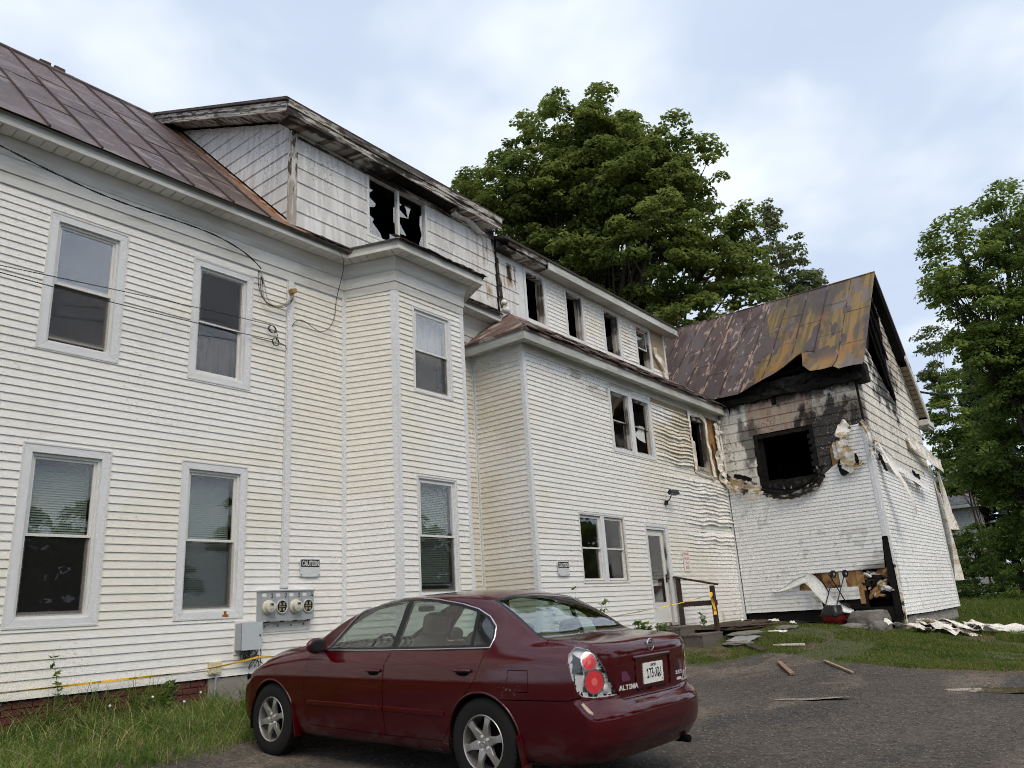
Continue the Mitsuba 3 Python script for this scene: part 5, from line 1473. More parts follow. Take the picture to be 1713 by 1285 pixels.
def paint_color(p, n, uv):
    x, y, z = car_xyz(p)
    c = mix((0.130, 0.0034, 0.0105), (0.145, 0.0045, 0.0125), noise(x * 3, y * 3, z * 3))
    # road dirt on the low panels, dust specks on the flat tops, scuffs with flaked edges by the rear arch
    dirt = smoothstep(0.42, 0.62, fbm(x * 7, y * 7, z * 12, 4)) * smoothstep(0.46, 0.30, z + 0.12 * (noise(x * 5, y * 5) - 0.5))
    c = mix(c, (0.16, 0.12, 0.11), 0.35 * dirt)
    speck = smoothstep(0.70, 0.80, noise(x * 70, y * 70, 2.0)) * smoothstep(0.35, 0.65, fbm(x * 6, y * 6, 5.0))
    c = mix(c, (0.30, 0.22, 0.17), 0.40 * speck * smoothstep(-0.50, -0.56, x) * smoothstep(1.02, 1.05, z))
    scr = smoothstep(0.60, 0.66, fbm(x * 26, y * 4, z * 30, 4)) * smoothstep(0.17, 0.05, dr.sqrt(dr.square(x + 0.27) + dr.square((z - 0.73) * 1.8))) * smoothstep(0.5, 0.7, y)
    c = mix(c, (0.34, 0.22, 0.20), 0.7 * scr)
    sc2 = smoothstep(0.62, 0.68, fbm(x * 30, y * 4, z * 34, 4)) * smoothstep(0.20, 0.05, dr.sqrt(dr.square((x - 0.5) * 0.5) + dr.square((z - 0.27) * 2.2))) * smoothstep(0.5, 0.7, y)
    return mix(c, (0.30, 0.20, 0.19), 0.6 * sc2)


def paint_rough(p, n, uv):
    x, y, z = car_xyz(p)
    return 0.28 + 0.25 * smoothstep(0.4, 0.7, fbm(x * 6, y * 6, z * 6))


scene['car_paint'] = {'type': 'twosided', 'bsdf': {'type': 'roughplastic', 'diffuse_reflectance': proc(paint_color), 'alpha': 0.015, 'int_ior': 1.62, 'nonlinear': True}}
flat('car_black', (22, 22, 23), 0.35)
flat('tyre_rubber', (30, 30, 30), 0.85, 0.2)
flat('underbody', (12, 12, 12), 0.9, 0.1)
scene['chrome'] = {'type': 'twosided', 'bsdf': {'type': 'roughconductor', 'material': 'Cr', 'alpha': 0.08}}
scene['alloy'] = {'type': 'twosided', 'bsdf': {'type': 'principled', 'base_color': {'type': 'rgb', 'value': [0.42, 0.41, 0.39]}, 'metallic': 0.75, 'roughness': 0.36, 'specular': 0.5}}
scene['tinted_glass'] = {'type': 'thindielectric', 'int_ior': 1.62, 'ext_ior': 1.0, 'specular_transmittance': {'type': 'rgb', 'value': [0.66, 0.76, 0.71]}}
scene['lamp_cover'] = {'type': 'thindielectric', 'int_ior': 1.5, 'ext_ior': 1.0}
scene['red_lens'] = {'type': 'twosided', 'bsdf': {'type': 'principled', 'base_color': {'type': 'rgb', 'value': [0.62, 0.03, 0.04]}, 'roughness': 0.16, 'specular': 0.6, 'clearcoat': 1.0}}
scene['red_core'] = {'type': 'twosided', 'bsdf': {'type': 'principled', 'base_color': {'type': 'rgb', 'value': [0.75, 0.16, 0.15]}, 'roughness': 0.12, 'specular': 0.6}}
scene['lamp_chrome'] = {'type': 'twosided', 'bsdf': {'type': 'principled', 'base_color': {'type': 'rgb', 'value': [0.62, 0.62, 0.63]}, 'metallic': 0.25, 'roughness': 0.42}}
flat('badge_metal', (200, 200, 198), 0.3, 0.5)
flat('seat_cloth', (92, 90, 84), 0.9)
flat('dash_grey', (48, 48, 48), 0.8)
flat('headlamp_plastic', (196, 190, 168), 0.3)
flat('plate_white', (214, 218, 214), 0.45)
flat('letter_black', (18, 18, 20), 0.6)

CAR = thing('parked_car', 'dusty dark red four door saloon parked beside the house on the gravel', 'car')
TREE = cKDTree(BODY.vertices)


def carput(name, mesh, bsdf, smooth=False, parent=None, **k):
    m = mesh.copy(); m.apply_transform(CARM)
    return put(name, m, bsdf, smooth, parent=parent or CAR, **k)


def skin(name, mesh, bsdf, parent=None, outer_only=False, off=0.0, label=None):
    """A piece cut from the body: the faces that lie on its outside take the smooth normals of the whole body."""
    v, f = np.asarray(mesh.vertices), np.asarray(mesh.faces)
    fn = np.cross(v[f[:, 1]] - v[f[:, 0]], v[f[:, 2]] - v[f[:, 0]]); ar = np.linalg.norm(fn, axis=1)
    f, fn = f[ar > 1e-12], fn[ar > 1e-12]; fn /= np.linalg.norm(fn, axis=1, keepdims=True)
    d, i = TREE.query(v, k=6)
    w = 1 / (d + 1e-4); N = (BODYN[i] * w[..., None]).sum(1); N /= np.linalg.norm(N, axis=1, keepdims=True) + 1e-9
    fN = N[f].mean(1); fN /= np.linalg.norm(fN, axis=1, keepdims=True) + 1e-9
    out = (fn * fN).sum(1) > 0.70
    k = len(v)
    if outer_only:
        V, Fc, NN = v, f[out], N
    else:
        g = f[~out]
        V = np.vstack([v, v[g].reshape(-1, 3)])
        NN = np.vstack([N, np.repeat(fn[~out], 3, 0)])
        Fc = np.vstack([f[out], np.arange(len(g) * 3).reshape(-1, 3) + k])
    R = CARM[:3, :3]
    V = V @ R.T + CARM[:3, 3]; NN = NN @ R.T
    key = numbered((parent or CAR) + '__' + name)
    path = meshkit.write_ply(trimesh.Trimesh(V, Fc, process=False), False, normals=NN)
    scene[key] = {'type': 'ply', 'filename': path, 'face_normals': False, 'bsdf': {'type': 'ref', 'id': bsdf}}
    tag(key, label)
    return key


def prism(poly, axis, a, b):
    """Extrudes a 2D polygon along a car axis: 'y' polygon is (x, z); 'z' polygon is (x, y); 'x' polygon is (y, z)."""
    out = None
    for q in polys(poly):
        m = trimesh.creation.extrude_polygon(q, b - a, engine='earcut')
        v = np.asarray(m.vertices)
        h = v[:, 2] + a
        V = {'y': np.column_stack([v[:, 0], h, v[:, 1]]), 'z': np.column_stack([v[:, 0], v[:, 1], h]), 'x': np.column_stack([h, v[:, 0], v[:, 1]])}[axis]
        t = trimesh.Trimesh(V, m.faces, process=True)
        if t.volume < 0:
            t.invert()
        t = man(t)
        out = t if out is None else out + t
    return out


def mirror(m):
    return m.mirror([0, 1, 0])


B0 = man(BODY)
B1, B2, B3 = man(car_body(.022)), man(car_body(.030)), man(car_body(.042))
shell = B0 - B1
cyl = lambda x, r, y0, y1: man(trimesh.creation.cylinder(r, y1 - y0, sections=72).apply_transform(trimesh.transformations.rotation_matrix(PI / 2, [1, 0, 0]))).translate([x, (y0 + y1) / 2, .335])
wells = cyl(0, .362, .46, 1.1) + cyl(0, .362, -1.1, -.46) + cyl(2.80, .362, .46, 1.1) + cyl(2.80, .362, -1.1, -.46)
paint = shell - wells

DLO = sg.Polygon([(2.06, .982), (1.97, 1.03), (1.79, 1.195), (1.63, 1.33), (1.47, 1.398), (1.25, 1.434), (.97, 1.438), (.67, 1.416), (.37, 1.372), (.18, 1.327), (.04, 1.264), (-.045, 1.19), (-.068, 1.10), (-.052, 1.030), (.5, 1.014), (1.2, .996)])
fd = sg.Polygon([(2.12, .966), (2.222, .955), (2.240, .817), (2.268, .639), (2.25, .373), (2.20, .318), (1.137, .305), (1.138, .551), (1.117, .874), (1.083, 1.0), (1.2, .990), (2.06, .974)]).buffer(-.0045)
rdp = sg.Polygon([(1.083, 1.0), (1.117, .874), (1.138, .551), (1.137, .305), (.45, .312), (.398, .366), (.30, .534), (.177, .664), (.032, .803), (-.017, .96), (-.05, 1.022), (.5, 1.006)]).buffer(-.0045)
pil = sg.Polygon([(1.115, .95), (1.045, .95), (.945, 1.48), (1.025, 1.48)]).union(sg.Polygon([(.115, 1.0), (.16, 1.0), (.20, 1.36), (.165, 1.36)]))
lights_ = DLO.buffer(-.026).difference(pil)
ws = sg.Polygon([(2.36, .64), (2.44, .3), (2.46, 0), (2.44, -.3), (2.36, -.64), (1.40, -.52), (1.45, -.25), (1.46, 0), (1.45, .25), (1.40, .52)])
rg_ = sg.Polygon([(.095, .575), (.125, .3), (.13, 0), (.125, -.3), (.095, -.575), (-.535, -.685), (-.525, -.3), (-.515, 0), (-.525, .3), (-.535, .685)])
thin = B0 - man(car_body(.004))
CUT_DLO = prism(DLO, 'y', .3, 1.2); CUT_DLO = CUT_DLO + mirror(CUT_DLO)
CUT_WS, CUT_RG = prism(ws, 'z', .98, 1.6), prism(rg_, 'z', .98, 1.6)
# tail lamp outlines, cut along the direction in which the lamp faces
ld = np.array([0.72, -0.69]); ld /= np.linalg.norm(ld); le = np.array([ld[1], -ld[0]])


def lamp_cut(pts, a=-.35, b=.30, c=(-.92, .76)):
    s = [((p[0] - c[0]) * le[0] + (p[1] - c[1]) * le[1], p[2]) for p in pts]
    m = trimesh.creation.extrude_polygon(sg.Polygon(s).buffer(.012).buffer(-.012), b - a, engine='earcut')
    v = np.asarray(m.vertices); h = v[:, 2] + a
    V = np.column_stack([c[0] + v[:, 0] * le[0] + h * ld[0], c[1] + v[:, 0] * le[1] + h * ld[1], v[:, 1]])
    t = trimesh.Trimesh(V, m.faces, process=True)
    if t.volume < 0:
        t.invert()
    return man(t)


TL = [(-.828, .735, 1.040), (-.805, .796, .988), (-.817, .827, .924), (-.857, .837, .822), (-.888, .824, .73), (-.916, .80, .700), (-.962, .715, .688), (-1.023, .504, .688), (-1.016, .565, .78), (-1.001, .638, .901), (-.979, .686, .978), (-.926, .723, 1.026)]
LAMP = lamp_cut(TL); LAMPR = mirror(LAMP)
LAMP_IN = lamp_cut([(p[0], p[1], .865 + (p[2] - .865) * 0.97) for p in TL])
HEAD = prism(sg.Polygon([(2.98, .862), (3.22, .850), (3.42, .79), (3.70, .66), (3.72, .585), (3.5, .60), (3.28, .70)]), 'y', .42, 1.2)
paint = paint - CUT_DLO - CUT_WS - CUT_RG - LAMP - LAMPR - HEAD - mirror(HEAD)

TRK = prism(sg.Polygon([(.735, 1.3), (.735, 1.03), (.690, .988), (.650, .912), (.508, .711), (.44, .648), (-.44, .648), (-.508, .711), (-.650, .912), (-.690, .988), (-.735, 1.03), (-.735, 1.3)]), 'x', -1.4, -.545)
TRKs = prism(sg.Polygon([(.735, 1.3), (.735, 1.03), (.690, .988), (.650, .912), (.508, .711), (.44, .648), (-.44, .648), (-.508, .711), (-.650, .912), (-.690, .988), (-.735, 1.03), (-.735, 1.3)]).buffer(-.006), 'x', -1.4, -.551)
BUM = prism(sg.Polygon([(-1.4, .05), (-.1, .05), (-.1, .660), (-.82, .678), (-.90, .700), (-1.4, .72)]), 'y', -1.2, 1.2)
BUMs = prism(sg.Polygon([(-1.4, .05), (-.1, .05), (-.1, .653), (-.82, .671), (-.90, .693), (-1.4, .713)]), 'y', -1.2, 1.2)
HOOD = prism(sg.Polygon([(2.40, -.735), (3.0, -.705), (3.42, -.60), (3.60, -.3), (3.63, 0), (3.60, .3), (3.42, .60), (3.0, .705), (2.40, .735)]), 'z', .70, 1.3)
HOODs = prism(sg.Polygon([(2.40, -.735), (3.0, -.705), (3.42, -.60), (3.60, -.3), (3.63, 0), (3.60, .3), (3.42, .60), (3.0, .705), (2.40, .735)]).buffer(-.004), 'z', .70, 1.3)
FD, RD = prism(fd.buffer(.0045), 'y', .55, 1.2), prism(rdp.buffer(.0045), 'y', .55, 1.2)
FDs, RDs = prism(fd, 'y', .55, 1.2), prism(rdp, 'y', .55, 1.2)
sq = sg.box(-.463, .735, -.297, .86).buffer(.014)
FUELr, FUELs = prism(sq.buffer(.003).difference(sq.buffer(-.0025)), 'y', .6, 1.2), None
plate_rec = prism(sg.box(-.265, .70, .265, .915).buffer(.02), 'x', -1.4, -1.02)
rest = paint - TRK - BUM - HOOD - FD - RD - mirror(FD) - mirror(RD) - FUELr
skin('body', unman(rest), 'car_paint')
d1 = skin('front_door', unman(paint ^ FDs), 'car_paint'); skin('front_door', unman(paint ^ mirror(FDs)), 'car_paint')
d2 = skin('rear_door', unman(paint ^ RDs), 'car_paint'); skin('rear_door', unman(paint ^ mirror(RDs)), 'car_paint')
trunk_key = skin('trunk_lid', unman((paint ^ TRKs) - (plate_rec ^ (B0 - man(car_body(.018))))), 'car_paint')
skin('rear_bumper', unman((paint ^ BUMs) - TRK), 'car_paint')
skin('bonnet', unman(paint ^ HOODs), 'car_paint')
GL = prism(lights_, 'y', .3, 1.2)
for side, c in ((1, prism(DLO, 'y', .3, 1.2)), (-1, mirror(prism(DLO, 'y', .3, 1.2)))):
    skin('window_surround', unman((shell ^ c) - GL - mirror(GL)), 'car_black')
names = ['front_door_glass', 'rear_door_glass', 'quarter_glass']
for q, nm in zip(sorted(polys(lights_), key=lambda g: -g.centroid.x), names):
    c = prism(q.buffer(.004), 'y', .3, 1.2)
    skin(nm, unman(thin ^ c), 'tinted_glass', outer_only=True)
    skin(nm, unman(thin ^ mirror(c)), 'tinted_glass', outer_only=True)
wi, ri = prism(ws.buffer(-.045), 'z', .98, 1.6), prism(rg_.buffer(-.035), 'z', .98, 1.6)
skin('windscreen_surround', unman((shell ^ CUT_WS) - wi), 'car_black')
skin('rear_window_surround', unman((shell ^ CUT_RG) - ri), 'car_black')
skin('windscreen', unman(thin ^ prism(ws.buffer(-.04), 'z', .98, 1.6)), 'tinted_glass', outer_only=True)
skin('rear_window', unman(thin ^ prism(rg_.buffer(-.03), 'z', .98, 1.6)), 'tinted_glass', outer_only=True)
# dark lining below the windows, wheel wells, floor
low_ = man(boxm(-1.3, 4, -1, 1, .1, .955))
carput('lining', unman(((B2 - B3) ^ low_) - wells), 'underbody')
for x in (0, 2.8):
    for y in (.46, -.86):
        c = man(trimesh.creation.cylinder(.372, .40, sections=48).apply_transform(trimesh.transformations.rotation_matrix(PI / 2, [1, 0, 0]))) - man(trimesh.creation.cylinder(.360, .38, sections=48).apply_transform(trimesh.transformations.rotation_matrix(PI / 2, [1, 0, 0]))).translate([0, .03 if y > 0 else -.03, 0])
        carput('wheel_well', unman((c.translate([x, y + .20, .335])) ^ man(boxm(-2, 5, -.855, .855, .22, 1))), 'underbody')
carput('underbody', boxm(-.70, 3.3, -.66, .66, .22, .27), 'underbody')


def ysurf(x, z, side=1):
    x, z = np.atleast_1d(x).astype(float), np.atleast_1d(z).astype(float)
    o = np.column_stack([x, np.full(len(x), 2.0), z]); d = np.tile([0, -1.0, 0], (len(x), 1))
    loc, ri_, _ = BODY.ray.intersects_location(o, d, multiple_hits=False)
    y = np.full(len(x), np.nan); y[ri_] = loc[:, 1]
    return y


def xsurf(y, z):
    y, z = np.atleast_1d(y).astype(float), np.atleast_1d(z).astype(float)
    o = np.column_stack([np.full(len(y), -3.0), y, z]); d = np.tile([1.0, 0, 0], (len(y), 1))
    loc, ri_, _ = BODY.ray.intersects_location(o, d, multiple_hits=False)
    x = np.full(len(y), np.nan); x[ri_] = loc[:, 0]
    return x


def side_tube(xz, r, off=0.0, flip=1):
    xz = np.asarray(xz, float)
    y = ysurf(xz[:, 0], xz[:, 1]) + off
    ok = np.isfinite(y)
    p = np.column_stack([xz[ok, 0], y[ok] * flip, xz[ok, 1]])
    return tube(p, r, 8)


ring = np.array(DLO.exterior.segmentize(0.03).coords)
i0 = np.argmin(np.hypot(ring[:, 0] - 2.06, ring[:, 1] - .982))
ring = np.roll(ring[:-1], -i0, 0)
for fl in (1, -1):
    carput('chrome_strip', side_tube(np.vstack([ring, ring[:1]])[::1], .0075, .001, fl), 'chrome', smooth=True)
for xa, xb, par in ((2.225, 1.15, d1), (1.125, .40, d2)):
    s = np.linspace(xa, xb, 24)
    z = .522 + 0 * s
    y = ysurf(s, z)
    V = np.stack([np.stack([s, y - .004, z + .024], -1), np.stack([s, y + .011, z + .016], -1), np.stack([s, y + .011, z - .016], -1), np.stack([s, y - .004, z - .024], -1)], 1)
    carput('side_moulding', slab(V, V - np.array([0, .012, 0])), 'car_paint', smooth=30, parent=par)
for (xa, xb, z, par) in ((1.325, 1.155, .822, d1), (.255, .085, .850, d2)):
    s = np.linspace(xa, xb, 11)
    y = ysurf(s, s * 0 + z)
    carput('handle', tube(np.column_stack([s, y + .012 + .010 * np.sin(np.linspace(0, PI, 11)), z + .010 + 0 * s]), .013 + .003 * np.sin(np.linspace(0, PI, 11)), 8), 'car_paint', smooth=True, parent=par)
    e = trimesh.creation.icosphere(3, 1.0); e.vertices = e.vertices * [.072, .006, .026] + [(xa + xb) / 2 + .01, float(y[5]) + .0005, z - .010]
    carput('handle_recess', e, 'underbody', smooth=True, parent=par)  # black ellipsoid on the panel paints the shaded hollow under the handle
# arch lips and sills
for x in (0, 2.8):
    a = np.linspace(-0.25, PI + .25, 40)
    xz = np.column_stack([x + .368 * np.cos(a), .335 + .368 * np.sin(a)])
    for fl in (1, -1):
        carput('arch_lip', side_tube(xz, .010, -.004, fl), 'car_paint', smooth=True)
for fl in (1, -1):
    for (x, z0, z1, w) in ((2.415, .20, .50, .10), (-.385, .16, .42, .10)):
        V = np.array([[[x, .74 * fl, z0], [x, .74 * fl, z1]], [[x - .02, .86 * fl, z0], [x + (.02 if x > 1 else .02), .885 * fl, z1]]])
        carput('mud_flap', slab(V, V + np.array([.018, 0, 0])), 'car_paint')


# wheels
def wheel(x, y):
    s = 1 if y > 0 else -1
    w = thing_part('wheel')
    tp = [(.205, -.095), (.225, -.1025), (.27, -.106), (.305, -.100), (.325, -.085), (.331, -.06), (.332, 0), (.331, .06), (.325, .085), (.305, .100), (.27, .106), (.225, .1025), (.205, .095)]
    t = revolve(tp, 72)
    ty = [t]
    for k in range(64):
        a = k * 2 * PI / 64
        for zz in (-.07, .07):
            ty.append(rotbox((.006, .012, .040), (.331 * math.cos(a + zz), .331 * math.sin(a + zz), zz * .95), rz=a + zz))
    rp = [(.208, .098), (.203, .103), (.196, .098), (.190, .075), (.186, -.05), (.175, -.09)]
    rim = [revolve([(r_, z_) for r_, z_ in rp] , 72)]
    sp = []
    for k in range(6):
        a = k * PI / 3 + .26
        h = m3.Manifold.batch_hull([man(rotbox((.02, .070, .03), (.058, 0, .070))), man(rotbox((.03, .040, .022), (.135, 0, .086)))])
        h2 = m3.Manifold.batch_hull([man(rotbox((.03, .040, .022), (.135, 0, .086))), man(rotbox((.012, .058, .020), (.192, 0, .082)))])
        sp.append(unman((h + h2).rotate([0, 0, math.degrees(a)])))
    hub = [trimesh.creation.cylinder(.072, .03, sections=40).apply_translation([0, 0, .068]), trimesh.creation.cylinder(.030, .012, sections=32).apply_translation([0, 0, .086])]
    nut = [trimesh.creation.cylinder(.012, .03, sections=6).apply_translation([.050 * math.cos(a), .050 * math.sin(a), .078]) for a in np.arange(5) * 2 * PI / 5]
    disc = [trimesh.creation.cylinder(.14, .02, sections=40).apply_translation([0, 0, .01]), trimesh.creation.cylinder(.185, .01, sections=40).apply_translation([0, 0, -.03])]
    R = trimesh.transformations.rotation_matrix(-s * PI / 2, [1, 0, 0]); R[:3, 3] = [x, y, .332]

    def pl(n, ms, b, sm):
        m = cat_(ms); m.apply_transform(R); carput(n, m, b, sm, parent=w)
    pl('tyre', ty, 'tyre_rubber', 35); pl('rim', rim + sp + hub, 'alloy', 35); pl('wheel_nuts', nut, 'lamp_chrome', False); pl('brake_disc', disc, 'underbody', 35)
    m = trimesh.creation.torus(.016, .0025, 24, 8).apply_translation([0, 0, .093]); pl('hub_emblem', [m, boxm(-.018, .018, -.003, .003, .092, .095)], 'chrome', 40)


def thing_part(n):
    return numbered(CAR + '__' + n)


for x in (0, 2.8):
    for y in (.765, -.765):
        wheel(x, y)

# lamps
for fl, cut in ((1, LAMP), (-1, LAMPR)):
    k = skin('tail_lamp', unman((B2 - B3) ^ cut), 'lamp_chrome')
    skin('lens_cover', unman(thin ^ cut), 'lamp_cover', parent=k, outer_only=True)
    inn = LAMP_IN if fl == 1 else mirror(LAMP_IN)
    skin('seal', unman((B0 - man(car_body(.02))) ^ (cut - inn)), 'lamp_chrome', parent=k)
    def disc(c, r, q0, q1, r0=None):
        th = np.linspace(0, 2 * PI, 48, endpoint=False)
        mk = lambda q: lamp_cut([(c[0] + le[0] * q * math.cos(t), c[1] + le[1] * q * math.cos(t), c[2] + q * 1.06 * math.sin(t)) for t in th])
        m = (man(car_body(q0)) - man(car_body(q1))) ^ (mk(r) if r0 is None else mk(r) - mk(r0))
        return m if fl == 1 else mirror(m)
    for c, r in (((-.950, .742, .938), .053), ((-.968, .712, .798), .074)):
        skin('red_lens', unman(disc(c, r, .010, .024)), 'red_lens', parent=k)
        skin('bezel', unman(disc(c, r + .009, .007, .026, r)), 'chrome', parent=k)
        skin('lens_core', unman(disc(c, r * .34, .0085, .012)), 'red_core', parent=k)
    skin('dark_panel', unman(((man(car_body(.022)) - man(car_body(.029))) ^ (lamp_cut([(-.86, .80, .99), (-.86, .83, .86), (-.92, .78, .85), (-.90, .78, .96)]) if fl == 1 else mirror(lamp_cut([(-.86, .80, .99), (-.86, .83, .86), (-.92, .78, .85), (-.90, .78, .96)]))))), 'car_black', parent=k)
    e = trimesh.creation.icosphere(2, .032); e.vertices = e.vertices * [.5, 1, 1] + [-.985, .60 * fl, .742]
    carput('reverse_lens', e, 'lamp_chrome', smooth=True, parent=k)
    h = skin('headlamp', unman((B0 - B1) ^ (HEAD if fl == 1 else mirror(HEAD))), 'headlamp_plastic')
# mirrors
for fl in (1, -1):
    e = trimesh.creation.icosphere(3, 1.0)
    v = e.vertices * np.array([.075, .105, .072]); v[:, 0] = np.where(v[:, 0] < 0, v[:, 0] * .45, v[:, 0])
    e.vertices = v + [1.985, .955, 1.035]
    g = trimesh.creation.icosphere(3, 1.0); g.vertices = g.vertices * np.array([.006, .088, .056]) + [1.954, .957, 1.035]
    arm = tube([(2.03, .80, .985), (2.02, .86, 1.0), (2.0, .90, 1.01)], .026, 8)
    for mm in (e, g, arm):
        if fl == -1:
            mm.vertices[:, 1] *= -1; mm.invert()
    k = carput('door_mirror', cat_([e, arm]), 'car_paint', smooth=True); carput('mirror_glass', g, 'car_black', smooth=True, parent=k)
# number plate, lettering, emblem


def rear_text(name, text, h, y0, z0, depth, bsdf, x=None, width=None, parent=None, off=.002, bold=True, tilt=0.0):
    m = meshkit.text_mesh(text, h, depth, bold)
    v = m.vertices
    if width:
        v[:, 0] *= width / (v[:, 0].max() - v[:, 0].min())
    V = np.column_stack([-v[:, 2], y0 - v[:, 0], z0 + v[:, 1]])
    if x is None:
        ok = xsurf(V[:, 1], V[:, 2])
        V[:, 0] += np.where(np.isfinite(ok), ok, np.nanmean(ok)) - off + .0
    else:
        V[:, 0] += x - off
    carput(name, trimesh.Trimesh(V, m.faces, process=False), bsdf, parent=parent or trunk_key)


xp = float(xsurf(0, .80)[0])
k = carput('number_plate', boxm(xp - .004, xp + .004, -.152, .152, .728, .880), 'plate_white', parent=trunk_key)
carput('plate_holder', cat_([boxm(xp + .005, xp + .016, -.25, .25, .705, .915)]), 'car_paint', parent=trunk_key)
carput('plate_garnish', cat_([tube(np.column_stack([xsurf(np.linspace(.29, -.29, 30), np.full(30, .930)) + .001, np.linspace(.29, -.29, 30), np.full(30, .930)]), .015, 8)]), 'car_paint', smooth=True, parent=trunk_key)
rear_text('plate_number', '173·JQJ', .068, .112, .768, .0015, 'letter_black', x=xp - .004, width=.225, off=0)
rear_text('plate_state', 'MAINE', .020, .045, .851, .0012, 'letter_black', x=xp - .004, off=0)
carput('plate_sticker', boxm(xp - .0052, xp - .004, -.145, -.122, .736, .756), 'sticker_yellow', parent=trunk_key)
rear_text('model_badge', 'ALTIMA', .033, .490, .715, .004, 'badge_metal', width=.245)
rear_text('trim_badge', '2.5 S', .026, -.375, .752, .004, 'badge_metal', width=.125)
carput('badge', boxm(float(xsurf(-.44, .715)[0]) - .004, float(xsurf(-.44, .715)[0]) + .004, -.48, -.40, .705, .725), 'lamp_chrome', parent=trunk_key)
carput('sticker', boxm(float(xsurf(.40, .80)[0]) - .0035, float(xsurf(.40, .80)[0]) + .004, .345, .455, .775, .845), 'sticker_plum', parent=trunk_key)
xe = float(xsurf(0, 1.012)[0])
e = trimesh.creation.torus(.047, .008, 40, 10); e.apply_transform(trimesh.transformations.rotation_matrix(PI / 2, [0, 1, 0])); e.vertices[:, 2] *= .92; e.apply_translation([xe - .004, 0, 1.010])
carput('emblem', cat_([e, boxm(xe - .010, xe - .002, -.062, .062, .998, 1.022)]), 'chrome', smooth=30, parent=trunk_key)
carput('exhaust_pipe', tube([(-.75, -.50, .25), (-1.055, -.50, .245)], .030, 14), 'underbody', smooth=30)
# roof strips, aerial fin left out; inside: seats, wheel, shelf


def blob(size, pos, ry=0.0):
    m = trimesh.creation.icosphere(3, 1.0); v = m.vertices
    v = np.sign(v) * np.abs(v) ** 0.55
    m.vertices = v * np.array(size) / 2
    return move(m, pos, ry=ry)


for y in (.37, -.37):
    k = carput('front_seat', cat_([blob((.14, .50, .62), (1.12, y, .80), ry=-.22), blob((.52, .50, .18), (1.40, y, .50))]), 'seat_cloth', smooth=40)
    carput('headrest', blob((.11, .27, .20), (.99, y, 1.20), ry=-.2), 'seat_cloth', smooth=40, parent=k)
k = carput('rear_seat', cat_([blob((.16, 1.25, .62), (.12, 0, .80), ry=-.3), blob((.5, 1.25, .18), (.40, 0, .50))]), 'seat_cloth', smooth=40)
for y in (.35, -.35):
    carput('headrest', blob((.10, .26, .13), (-.02, y, 1.13), ry=-.2), 'seat_cloth', smooth=40, parent=k)
carput('parcel_shelf', boxm(-.5, .05, -.62, .62, 1.045, 1.06), 'seat_cloth')
carput('dashboard', blob((.50, 1.40, .30), (2.12, 0, .86)), 'dash_grey', smooth=40)
st = trimesh.creation.torus(.185, .016, 40, 10); st.apply_transform(trimesh.transformations.rotation_matrix(PI / 2 - .4, [0, 1, 0])); st.apply_translation([1.72, .37, .93])
carput('steering_wheel', cat_([st, blob((.05, .30, .06), (1.73, .37, .93)), blob((.06, .12, .14), (1.74, .37, .91))]), 'car_black', smooth=40)
carput('inner_mirror', blob((.03, .22, .06), (1.48, 0, 1.33)), 'car_black', smooth=40)
# ------------------------------------------------------------------ fittings on the walls
flat('box_grey', (150, 156, 160), 0.45); flat('door_grey', (176, 184, 190), 0.45); flat('meter_cream', (196, 192, 178), 0.35); flat('ink', (20, 20, 22), 0.6)
flat('sign_plate', (196, 203, 206), 0.5); flat('sign_white', (224, 224, 220), 0.5); flat('sign_red', (176, 60, 66), 0.6); flat('label_white', (210, 212, 212), 0.6)
flat('cable_black', (16, 16, 18), 0.6); flat('cable_tan', (150, 138, 112), 0.6); flat('knob_tan', (150, 120, 72), 0.5); flat('socket_tan', (198, 190, 160), 0.5); flat('tape_yellow', (224, 180, 46), 0.4)
mat('rust_mark', lambda p, n, uv: mix((0.35, 0.13, 0.04), (0.20, 0.07, 0.03), noise(p.x * 60, p.z * 60)), 0.8, 0.2)
mat('old_plank', lambda p, n, uv: mix((0.075, 0.062, 0.052), (0.15, 0.13, 0.115), fbm(p.x * 2.0, p.y * 22, p.z * 8, 4)), 0.85, 0.2)
mat('rail_wood', lambda p, n, uv: mix((0.034, 0.024, 0.019), (0.070, 0.050, 0.040), fbm(p.x * 20, p.y * 5, p.z * 5, 4)), 0.8, 0.2)

put('conduit_cover', cat_([F_MAIN.box(7.228, 7.318, 2.19, 7.16, 0, 0.045)]), 'trim', parent=H)
put('conduit_edge', F_MAIN.box(7.205, 7.226, 2.19, 7.16, 0, 0.032), 'sash_white', parent=H)
put('conduit_edge', F_MAIN.box(7.320, 7.340, 2.19, 7.16, 0, 0.032), 'sash_white', parent=H)


def lettering(fr, text, h, u, z, d, bsdf, parent, width=None, bold=True, name='letters', center=False):
    m = meshkit.text_mesh(text, h, 0.0012, bold)
    v = m.vertices
    v[:, 0] -= v[:, 0].min()
    if width:
        v[:, 0] *= width / v[:, 0].max()
    v[:, 0] += u - (v[:, 0].max() / 2 if center else 0); v[:, 1] += z; v[:, 2] += d
    return put(name, fr.map(trimesh.Trimesh(v, m.faces, process=False)), bsdf, parent=parent)


